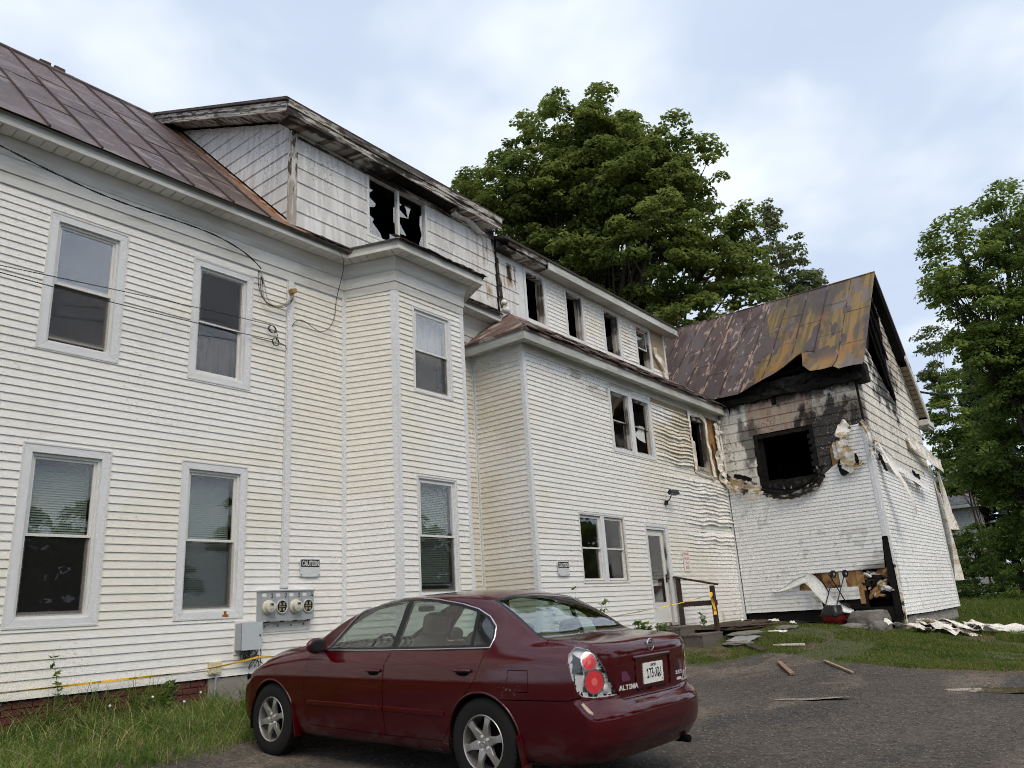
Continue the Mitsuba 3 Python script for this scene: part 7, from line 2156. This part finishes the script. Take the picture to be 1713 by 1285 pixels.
for y in (-1.4, 1.5):
    w = put('window', boxm(58.26, 58.31, y, y + 1.0, 3.6, 5.2), 'sash_white', parent=NH)
    put('pane', boxm(58.25, 58.262, y + 0.1, y + 0.9, 3.7, 5.1), 'slate', parent=w)
put('siding', cat_([boxm(58.28, 67.02, -3.015, -3.0, 0.4 + i * 0.16, 0.5 + i * 0.16) for i in range(38)] + [boxm(58.285, 58.3, -3.0, 6.0, 0.4 + i * 0.16, 0.5 + i * 0.16) for i in range(38)]), 'nbr_white', parent=NH, kind='stuff')

# trees across the road behind the camera: the low windows and the car mirror them
for i, (x, h) in enumerate(((-30, 13), (-19, 11), (-8, 14), (3, 12), (14, 13.5), (26, 11), (38, 14), (51, 12), (65, 14), (79, 12), (93, 14), (108, 13))):
    r = np.random.default_rng(60 + i)
    y = -44 + float(r.uniform(-3, 3))
    tree('roadside_tree', 'broad green tree across the road from the house', (x, y, -.3), (x, y, 3.5),
         [(x, y, h * .78, h * .26, .9), (x - 3, y + 1, h * .55, h * .26, .8), (x + 3, y + .5, h * .52, h * .27, .8), (x, y + 2, h * .35, h * .26, .7)], 'under_leaf', 3.0, 1.1, 46, .5, 60 + i, .35, group='trees across the road', kids=4)
# ------------------------------------------------------------------ things on the ground
mat('dead_white', lambda p, n, uv: mix((0.68, 0.67, 0.63), (0.34, 0.29, 0.23), smoothstep(0.52, 0.68, fbm(p.x * 4, p.y * 4, p.z * 6, 4))), 0.5, 0.4)
flat('straw', (196, 184, 132), 0.7)
mat('rock', lambda p, n, uv: mix((0.21, 0.20, 0.185), (0.085, 0.08, 0.074), fbm(p.x * 5, p.y * 5, p.z * 6, 5)), 0.9, 0.1)
flat('grill_red', (110, 22, 22), 0.3, 0.5, clearcoat=0.6); flat('grill_black', (24, 25, 27), 0.35)
mat('raw_wood', lambda p, n, uv: mix((0.34, 0.26, 0.17), (0.22, 0.16, 0.10), fbm(p.x * 9, p.y * 9, 1.0, 4)), 0.8, 0.2)
mat('red_wood', lambda p, n, uv: mix((0.16, 0.09, 0.065), (0.26, 0.17, 0.13), fbm(p.x * 9, p.y * 9, 1.0, 4)), 0.8, 0.2)
mat('ash_soil', lambda p, n, uv: mix((0.030, 0.025, 0.022), (0.075, 0.058, 0.046), fbm(p.x * 9, p.y * 9, p.z * 9, 4)), 0.9, 0.1)
scene['puddle_water'] = {'type': 'principled', 'base_color': {'type': 'rgb', 'value': [0.085, 0.066, 0.040]}, 'roughness': 0.04, 'specular': 0.5}


def lump(r, pos, seed, sub=3, amp=.35, f=1.6):
    m = trimesh.creation.icosphere(sub, 1.0)
    v = m.vertices
    v = v * (1 + amp * 2 * (meshkit.fbm(v * f + seed * 3.7, 4, seed) - .5))[:, None]
    m.vertices = v * np.array(r) + np.array(pos)
    return m


def gp(x, y, dz=0.0):
    return np.array([x, y, float(gz(x, y)) + dz])


# upturned barbecue
GR = thing('barbecue_grill', 'upturned red and black portable barbecue with its wheeled legs in the air', 'barbecue')
gx_, gy_ = 20.95, -3.95
g0 = float(gz(gx_, gy_)) + .05


def tub(w0, d0, w1, d1, z0, z1, r=.12):
    def rr(w, d):
        return np.array(sg.box(-w / 2 + r, -d / 2 + r, w / 2 - r, d / 2 - r).buffer(r, quad_segs=6).segmentize(.05).exterior.coords)[:-1]
    n = 7
    base = rr(w0, d0)
    rings = []
    for i in range(n):
        t = i / (n - 1)
        k = 1 - (1 - t) ** 2
        sx, sy = (w0 + (w1 - w0) * (1 - k)) / w0, (d0 + (d1 - d0) * (1 - k)) / d0
        rings.append(np.column_stack([base * [sx, sy], np.full(len(base), z0 + (z1 - z0) * t)]))
    V = np.vstack(rings + [[[0, 0, z0]], [[0, 0, z1]]]); b = len(base)
    f = []
    for i in range(n - 1):
        for j in range(b):
            a, c = i * b + j, i * b + (j + 1) % b
            f += [[a, c, c + b], [a, c + b, a + b]]
    for j in range(b):
        f += [[n * b, (j + 1) % b, j], [n * b + 1, (n - 1) * b + j, (n - 1) * b + (j + 1) % b]]
    return trimesh.Trimesh(V, f, process=False)


yawg = -.35
GM = trimesh.transformations.euler_matrix(.05, -.04, yawg); GM[:3, 3] = [gx_, gy_, g0]


def gput(n, m, b, sm=False):
    m = m.copy(); m.apply_transform(GM); return put(n, m, b, sm, parent=GR)


gput('lid', tub(.80, .50, .66, .36, 0.0, .19), 'grill_red', 35)
mm = tub(.80, .50, .60, .32, 0.0, .24); mm.vertices[:, 2] = .44 - mm.vertices[:, 2]; mm.invert(); gput('bowl', mm, 'grill_black', 35)
gput('rim', cat_([boxm(-.41, .41, -.255, .255, .185, .205)]), 'grill_black')
gput('handle', tube(spline([(-.15, -.25, .1), (-.12, -.31, .1), (.12, -.31, .1), (.15, -.25, .1)], 12), .012, 6), 'grill_black', True)
for y in (-.16, .16):
    gput('leg', tube([(-.24, y, .40), (.30, y, 1.16)], .014, 8), 'grill_black', True)
    gput('leg', tube([(.24, y, .40), (-.34, y, 1.22)], .014, 8), 'grill_black', True)
    w = trimesh.creation.cylinder(.095, .045, sections=28); w.apply_transform(trimesh.transformations.rotation_matrix(PI / 2, [1, 0, 0])); w.apply_translation([.31, y * 1.1, 1.17])
    k = gput('wheel', w, 'grill_black', 35)
    h = trimesh.creation.cylinder(.03, .06, sections=16); h.apply_transform(trimesh.transformations.rotation_matrix(PI / 2, [1, 0, 0])); h.apply_translation([.31, y * 1.1, 1.17]); h.apply_transform(GM)
    put('hub', h, 'box_grey', 35, parent=k)

# concrete stump and flagstones
m = lump((.62, .55, .42), gp(20.9, -4.75, .12), 5, 4, .22, 1.3)
v = m.vertices; v[:, 2] = np.minimum(v[:, 2], float(gz(20.9, -4.75)) + .40 + .03 * meshkit.noise(v * 6)); v[:, 1] = np.maximum(v[:, 1], -5.12 + .06 * meshkit.noise(v * 5, 2))
put('concrete_stump', m, 'rock', smooth=28, label='broken grey concrete stump at the burnt corner of the wing', cat='rock')
put('rubble_mound', lump((.55, .40, .13), gp(20.55, -4.45, .0), 8, 4, .35, 2.2), 'rock', smooth=28, label='low mound of grey rubble between barbecue and concrete stump', cat='rubble')
put('stone', lump((.26, .22, .20), gp(20.35, -5.0, .05), 9, 3, .3), 'rock', smooth=28, label='grey stone lying before the concrete stump', cat='rock')
for i, (x, y, a, b, l) in enumerate(((18.0, -2.7, .75, .34, 'flat grey flagstone on the soil right of the steps'), (16.9, -2.95, .45, .3, 'flat stone at the foot of the railing'), (19.3, -3.2, .4, .25, 'small flat stone on the bare soil near the barbecue'))):
    m = lump((a, b, .06), gp(x, y, .02), 30 + i, 3, .25); put('flagstone', m, 'rock', smooth=30, label=l, cat='stone')
put('soil_heap', cat_([lump((2.3, .8, .10), gp(19.3, -1.95, -.02), 3, 4, .3, 2.5)]), 'ash_soil', smooth=30, kind='structure')


def plank(x0, y0, x1, y1, w, t, bsdf, label, dz=.03, cat='plank', group=None, tilt=0.0):
    a, b = gp(x0, y0, dz), gp(x1, y1, dz + tilt)
    L = float(np.linalg.norm(b - a)); d = (b - a) / L
    m = rotbox((L, w, t), (a + b) / 2, rz=math.atan2(d[1], d[0]), ry=-math.asin(d[2]), rx=.08)
    return put('plank', m, bsdf, label=label, cat=cat, group=group)


plank(15.06, -4.45, 13.4, -5.25, .075, .03, 'red_wood', 'reddish broken plank lying on the gravel left of the pale stick')
plank(15.38, -5.18, 13.9, -6.06, .04, .025, 'raw_wood', 'pale bare stick lying on the gravel near the grass')
plank(17.4, -2.5, 16.2, -3.75, .16, .04, 'ash_soil', 'charred dark board lying before the steps')
plank(16.75, -3.75, 16.95, -4.35, .05, .03, 'dead_white', 'white strip at the end of the charred board', .04)
m = slab(*[np.stack([*np.meshgrid(np.linspace(16.7, 17.6, 9), np.linspace(-3.2, -2.75, 5), indexing='ij'), np.zeros((9, 5))], -1) + np.array([0, 0, q]) for q in (0.01, 0)])
m.vertices[:, 2] += gz(m.vertices[:, 0], m.vertices[:, 1]) + .03 + .10 * meshkit.fbm(m.vertices * 3, 3, 4)
put('sheet_metal', m, 'sheet_grey', smooth=30, label='bent grey metal sheet lying at the foot of the railing', cat='sheet')

# heaps of fallen siding under the gable
rg = np.random.default_rng(44)


def crumple(x, y, L, W, yaw, seed, lift, bsdf, label, amp=.18, name='fallen_siding', group='fallen siding under the gable'):
    a, b = 22, 7
    s, t = np.meshgrid(np.linspace(-.5, .5, a), np.linspace(-.5, .5, b), indexing='ij')
    q = np.stack([s * 3.1, t * 2.2, s * 0 + seed], -1)
    h = meshkit.fbm(q, 3, seed) - .35
    px = s * L + .15 * (meshkit.noise(q * 1.3, seed + 2) - .5); py = t * W * (1 + .4 * (meshkit.noise(q * 1.1, seed + 5) - .5))
    px, py = px * math.cos(yaw) - py * math.sin(yaw) + x, px * math.sin(yaw) + py * math.cos(yaw) + y
    z = gz(px, py) + lift + amp * np.maximum(h, -.1) * 2 + .05 * np.cos(t * PI) * W
    V = np.stack([px, py, z], -1)
    put(name, slab(V + [0, 0, .006], V), bsdf, smooth=35, label=label, cat='debris', group=group)


for i, (x, y, L, W, a, lift, b, lab) in enumerate((
        (20.75, -5.45, .95, .28, -.9, .10, 'dead_white', 'curved white siding strip leaning at the wing corner'),
        (21.5, -5.75, 1.1, .35, .2, .02, 'scorched_vinyl', 'scorched brown siding piece nearest the wing corner'),
        (22.3, -5.9, 1.4, .5, .5, .06, 'dead_white', 'crumpled white siding in the left of the heap'),
        (22.2, -6.3, 1.2, .6, -.3, .03, 'dead_white', 'broad white panel fallen at the front of the heap'),
        (23.0, -6.1, 1.5, .45, .9, .10, 'dead_white', 'white siding folded on top of the heap'),
        (23.3, -6.5, .8, .35, .1, .04, 'char', 'burnt black scrap in the middle of the heap'),
        (23.8, -6.35, 1.6, .40, -.2, .06, 'dead_white', 'long white siding piece right of the heap'),
        (24.6, -6.5, .9, .35, .7, .05, 'scorched_vinyl', 'scorched scrap behind the long white pieces'),
        (24.6, -6.95, 2.2, .30, -.55, .08, 'dead_white', 'narrow white trim strip pointing out to the grass'),
        (24.2, -7.55, 2.4, .28, -.75, .10, 'dead_white', 'outermost long white strip lying in the grass'),
        (22.9, -5.65, 1.0, .35, 1.2, .12, 'melted_vinyl', 'melted cream siding against the foundation'))):
    crumple(x, y, L, W, a, 100 + i, lift, b, lab)
for i, (x, y, L, W, a, b, lab) in enumerate(((20.3, -1.75, .5, .10, .3, 'dead_white', 'white splinter on the charred soil under the wing, leftmost'), (20.9, -2.3, .35, .10, -.4, 'dead_white', 'small white scrap on the charred soil under the wing'), (20.7, -2.9, .45, .12, .2, 'dead_white', 'white scrap beside the barbecue'),
                                            (19.9, -2.1, 1.5, .05, .25, 'dead_white', 'thin white trim strip bowed over the charred soil'), (20.6, -2.0, 1.1, .35, -.1, 'char', 'black charred sheet at the inner corner'), (21.0, -3.3, 1.2, .3, -1.2, 'char', 'black charred board along the foot of the wing'), (18.8, -2.4, .6, .06, .8, 'old_plank', 'grey splintered board on the soil right of the steps'), (18.4, -3.3, .35, .08, 2.0, 'dead_white', 'white flake in the grass below the flagstone'))):
    crumple(x, y, L, W, a, 200 + i, .02, b, lab, amp=.06, name='burnt_scrap', group=None)

# puddles
for i, (x, y, a, b, l) in enumerate(((13.35, -8.35, .95, .28, 'brown puddle at the right edge of the gravel'), (10.85, -6.35, .50, .10, 'narrow shallow puddle in the middle of the gravel'))):
    th = np.linspace(0, 2 * PI, 60, endpoint=False)
    r = 1 + .5 * (meshkit.fbm(np.stack([np.cos(th) * 1.6, np.sin(th) * 1.6, th * 0 + i], -1), 3, 6) - .5)
    yaw = -.9 if i else -1.0
    X0, Y0 = a * r * np.cos(th), b * r * np.sin(th)
    px, py = x + X0 * math.cos(yaw) - Y0 * math.sin(yaw), y + X0 * math.sin(yaw) + Y0 * math.cos(yaw)
    zc = float(gz(x, y)) + .012
    zz = np.maximum(gz(px, py) + .004, zc)
    v = np.vstack([np.column_stack([px, py, zz]), [[x, y, zc + .004]]]); k = np.arange(60)
    put('puddle', trimesh.Trimesh(v, np.stack([k * 0 + 60, k, (k + 1) % 60], 1), process=False), 'puddle_water', smooth=True, kind='structure')

# pebbles strewn over the gravel
rg = np.random.default_rng(8)
base = trimesh.creation.icosphere(0, 1.0)
ms = []
n = 15000
px = 4.0 + 12.0 * rg.random(n) ** 1.3; py = -9.7 + rg.random(n) ** 1.2 * 6.2
ok = ~((px < 7.3) & (py > -6.9) & (py < -2.6) & (px > 4.9))
px, py = px[ok], py[ok]
sz = .004 + .014 * rg.random(len(px)) ** 5
zz = gz(px, py)
bv = base.vertices
V = bv[None] * (sz[:, None, None] * rg.uniform(.6, 1.3, (len(px), 1, 3)) * [1, 1, .6]) + np.stack([px, py, zz + sz * .2], -1)[:, None]
F = base.faces[None] + (np.arange(len(px)) * len(bv))[:, None, None]
put('pebbles', trimesh.Trimesh(V.reshape(-1, 3), F.reshape(-1, 3), process=False), 'pebble', smooth=True, kind='stuff', label='small stones strewn over the gravel', cat='gravel')


# ------------------------------------------------------------------ grass and weeds
def blades(x, y, h, w, rg, lean=.45, segs=3):
    n = len(x)
    z = gz(x, y) - .01
    a = rg.uniform(0, 2 * PI, n); b = rg.uniform(0, 2 * PI, n)
    d = np.stack([np.cos(a), np.sin(a), 0 * a], -1)
    s = np.stack([-np.sin(b), np.cos(b), 0 * b], -1)
    ln = lean * rg.random(n) ** .7 * h * 1.3
    P = np.stack([x, y, z], -1)
    rows = []
    for k in range(segs + 1):
        t = k / segs
        c = P + d * (ln * t ** 2)[:, None] + np.array([0, 0, 1.0]) * (h * (t - .28 * t ** 2.2 * np.minimum(1.6, ln / h)))[:, None]
        if k == segs:
            rows.append(c[:, None])
        else:
            ww = w * (1 - .75 * t) / 2
            rows.append(np.stack([c - s * ww[:, None], c + s * ww[:, None]], 1))
    V = np.concatenate(rows, 1); m = V.shape[1]
    f = []
    for k in range(segs - 1):
        q = 2 * k
        f += [[q, q + 1, q + 3], [q, q + 3, q + 2]]
    q = 2 * (segs - 1)
    f += [[q, q + 1, q + 2]]
    F = np.array(f)[None] + (np.arange(n) * m)[:, None, None]
    return trimesh.Trimesh(V.reshape(-1, 3), F.reshape(-1, 3), process=False)


def grass_mat(name, a, b, c, dry):
    def col(p, n, uv):
        k = fbm(p.x * 1.7, p.y * 1.7, 2.0, 3)
        q = mix(a, b, smoothstep(.35, .65, k))
        q = mix(q, c, smoothstep(.55, .85, noise(p.x * 9, p.y * 9, p.z * 5)))
        return mix(q, dry, smoothstep(.70, .82, noise(p.x * 31, p.y * 31, 4.0)))
    scene[name] = {'type': 'principledthin', 'base_color': proc(col), 'roughness': 0.6, 'diff_trans': 0.6, 'eta': 1.3}


grass_mat('grass_tall', (0.085, 0.145, 0.028), (0.140, 0.210, 0.045), (0.20, 0.245, 0.075), (0.32, 0.30, 0.16))
grass_mat('grass_short', (0.070, 0.120, 0.022), (0.110, 0.160, 0.032), (0.15, 0.185, 0.05), (0.24, 0.20, 0.11))
rg = np.random.default_rng(21)


def fill(n, x0, x1, y0, y1, dens):
    x = rg.uniform(x0, x1, n); y = rg.uniform(y0, y1, n)
    ok = rg.random(n) < dens(x, y)
    return x[ok], y[ok]


nz_ = lambda x, y, f, s: meshkit.fbm(np.stack([x * f, y * f, x * 0 + s], -1), 3, int(s))
edge = lambda x, y: (sstep(-2.7, -2.1, y + .9 * (nz_(x, y, 1.2, 3) - .5)) * sstep(6.6, 5.9, x - .6 * y * 0))
x, y = fill(60000, 0.5, 6.8, -2.7, -.02, lambda x, y: edge(x, y) * np.clip(.35 + 1.1 * nz_(x, y, 2.0, 5) - .25, 0, 1))
hh = (.07 + .20 * rg.random(len(x)) ** 1.6) * (.5 + .8 * nz_(x, y, 1.5, 7))
put('grass', blades(x, y, hh, .006 + .006 * rg.random(len(x)), rg, .9), 'grass_tall', smooth=False, kind='stuff', label='uncut grass along the foot of the house wall', cat='grass')
x, y = fill(650, 0.8, 6.3, -2.3, -.05, lambda x, y: edge(x, y))
put('dry_grass', blades(x, y, .16 + .24 * rg.random(len(x)), np.full(len(x), .004), rg, 1.1, 4), 'straw', kind='stuff', label='dry straw coloured stalks in the uncut grass by the wall', cat='grass')
ms = []
for (cx, cy, n, h) in ((3.3, -.3, 30, .62), (4.05, -.35, 26, .55), (4.55, -.25, 26, .55), (5.05, -.2, 40, .55), (5.3, -.25, 50, .50), (3.75, -.5, 24, .5), (5.9, -.5, 24, .42), (2.9, -.5, 26, .6), (4.2, -.9, 24, .42), (5.55, -1.0, 26, .35), (6.35, -.7, 30, .45)):
    n = n * 3
    x = cx + rg.normal(0, .09, n); y = np.minimum(cy + rg.normal(0, .08, n), -.03)
    ms.append(blades(x, y, h * rg.uniform(.45, 1.1, n), np.full(n, .012), rg, .8, 5))
put('weed_tufts', cat_(ms), 'grass_tall', kind='stuff', label='tall weed tufts against the brick foundation', cat='weeds')


def weed(x, y, h, n, size, label, seed, group=None, cat='plant', name='weed_plant'):
    r = np.random.default_rng(seed)
    key = thing(name, label, cat, group)
    st, L = [], []
    for k in range(n):
        a = r.uniform(0, 6.28); b = gp(x, y)
        e = b + np.array([math.cos(a) * .18 * h, math.sin(a) * .18 * h, h * r.uniform(.75, 1.05)])
        p = spline([b, (b + e) / 2 + r.normal(0, .03 * h, 3), e], 9)
        st.append(tube(p, np.linspace(.006, .002, 9), 5))
        for q in range(3, 9):
            for w in range(3):
                d = r.normal(0, 1, 3); d[2] = abs(d[2]) * .4; d /= np.linalg.norm(d)
                L.append(p[q] + d * size * .8)
    put('stem', cat_(st), 'weed_leaf', parent=key)
    L = np.array(L)
    put('foliage', leaf_cloud(L, np.tile([0, 0, 1.0], (len(L), 1)), size, r, .3, 2.0), 'weed_leaf', parent=key, kind='stuff')


weed(4.15, -.30, .75, 2, .045, 'tall thin weed standing before the barrier tape', 1)
weed(5.35, -.35, .45, 4, .05, 'leafy weed at the brick foundation', 2)
weed(6.9, -.55, .55, 4, .08, 'leafy weed growing at the front wheel of the car', 3)
weed(12.3, -1.6, 1.55, 2, .06, 'tall weed rising behind the car roof at the ell corner', 4)
weed(13.3, -1.65, 1.15, 2, .06, 'reddish weed behind the rear window of the car', 5)
weed(14.9, -1.7, .62, 6, .10, 'bushy weed beside the steps behind the boot of the car', 6)
weed(15.6, -1.75, .52, 5, .09, 'lower bushy weed just left of the steps', 7)
weed(18.2, -1.6, .40, 3, .05, 'small weed at the wall right of the railing', 8)
for i, (x, y, h) in enumerate(((4.35, -1.0, .30), (4.85, -.95, .33), (5.15, -1.1, .26), (5.5, -.85, .30))):
    key = thing('dandelion_clock', 'pale dandelion seed head in the grass by the wall', 'flower', 'dandelion seed heads in the grass')
    b = gp(x, y)
    put('stem', tube([b, b + [0.02, 0, h * .6], b + [.01, .01, h]], .003, 5), 'weed_leaf', parent=key)
    put('seed_head', lump((.014, .014, .014), b + [.01, .01, h], i, 2, .3, 4), 'seed_head', parent=key)

# the lawn on the bank and beyond
bank = lambda x, y: sstep(-.2, .35, x - np.interp(y, [q[0] for q in BANK], [q[1] for q in BANK]) + 1.3 * (nz_(x, y, 1.1, 3) - .5))
bare = lambda x, y: 1 - .9 * sstep(.52, .60, nz_(x, y, .8, 8)) - .95 * sstep(-3.0, -2.2, y + .6 * (nz_(x, y, 1.4, 6) - .5)) * sstep(22, 21, x)
x, y = fill(330000, 12.4, 33, -11.5, -1.6, lambda x, y: np.clip(bank(x, y) * bare(x, y), 0, 1) * ~((x > 21.3) & (y > -5.4)))
hh = (.03 + .06 * rg.random(len(x))) * (.7 + .8 * nz_(x, y, .9, 9)) * (1 + 1.6 * sstep(20, 25, x - .5 * (y + 6)))
put('grass', blades(x, y, hh, .010 + .006 * rg.random(len(x)), rg, .8, 2), 'grass_short', kind='stuff', label='short green grass on the bank below the wing', cat='grass')
x, y = fill(60000, 29.3, 62, -12, 4.0, lambda x, y: np.clip(.3 + 1.0 * nz_(x, y, .5, 4), 0, 1))
put('grass', blades(x, y, .22 + .3 * rg.random(len(x)), np.full(len(x), .035), rg, .7, 2), 'grass_short', kind='stuff', label='long grass before the shrubs at the right', cat='grass')
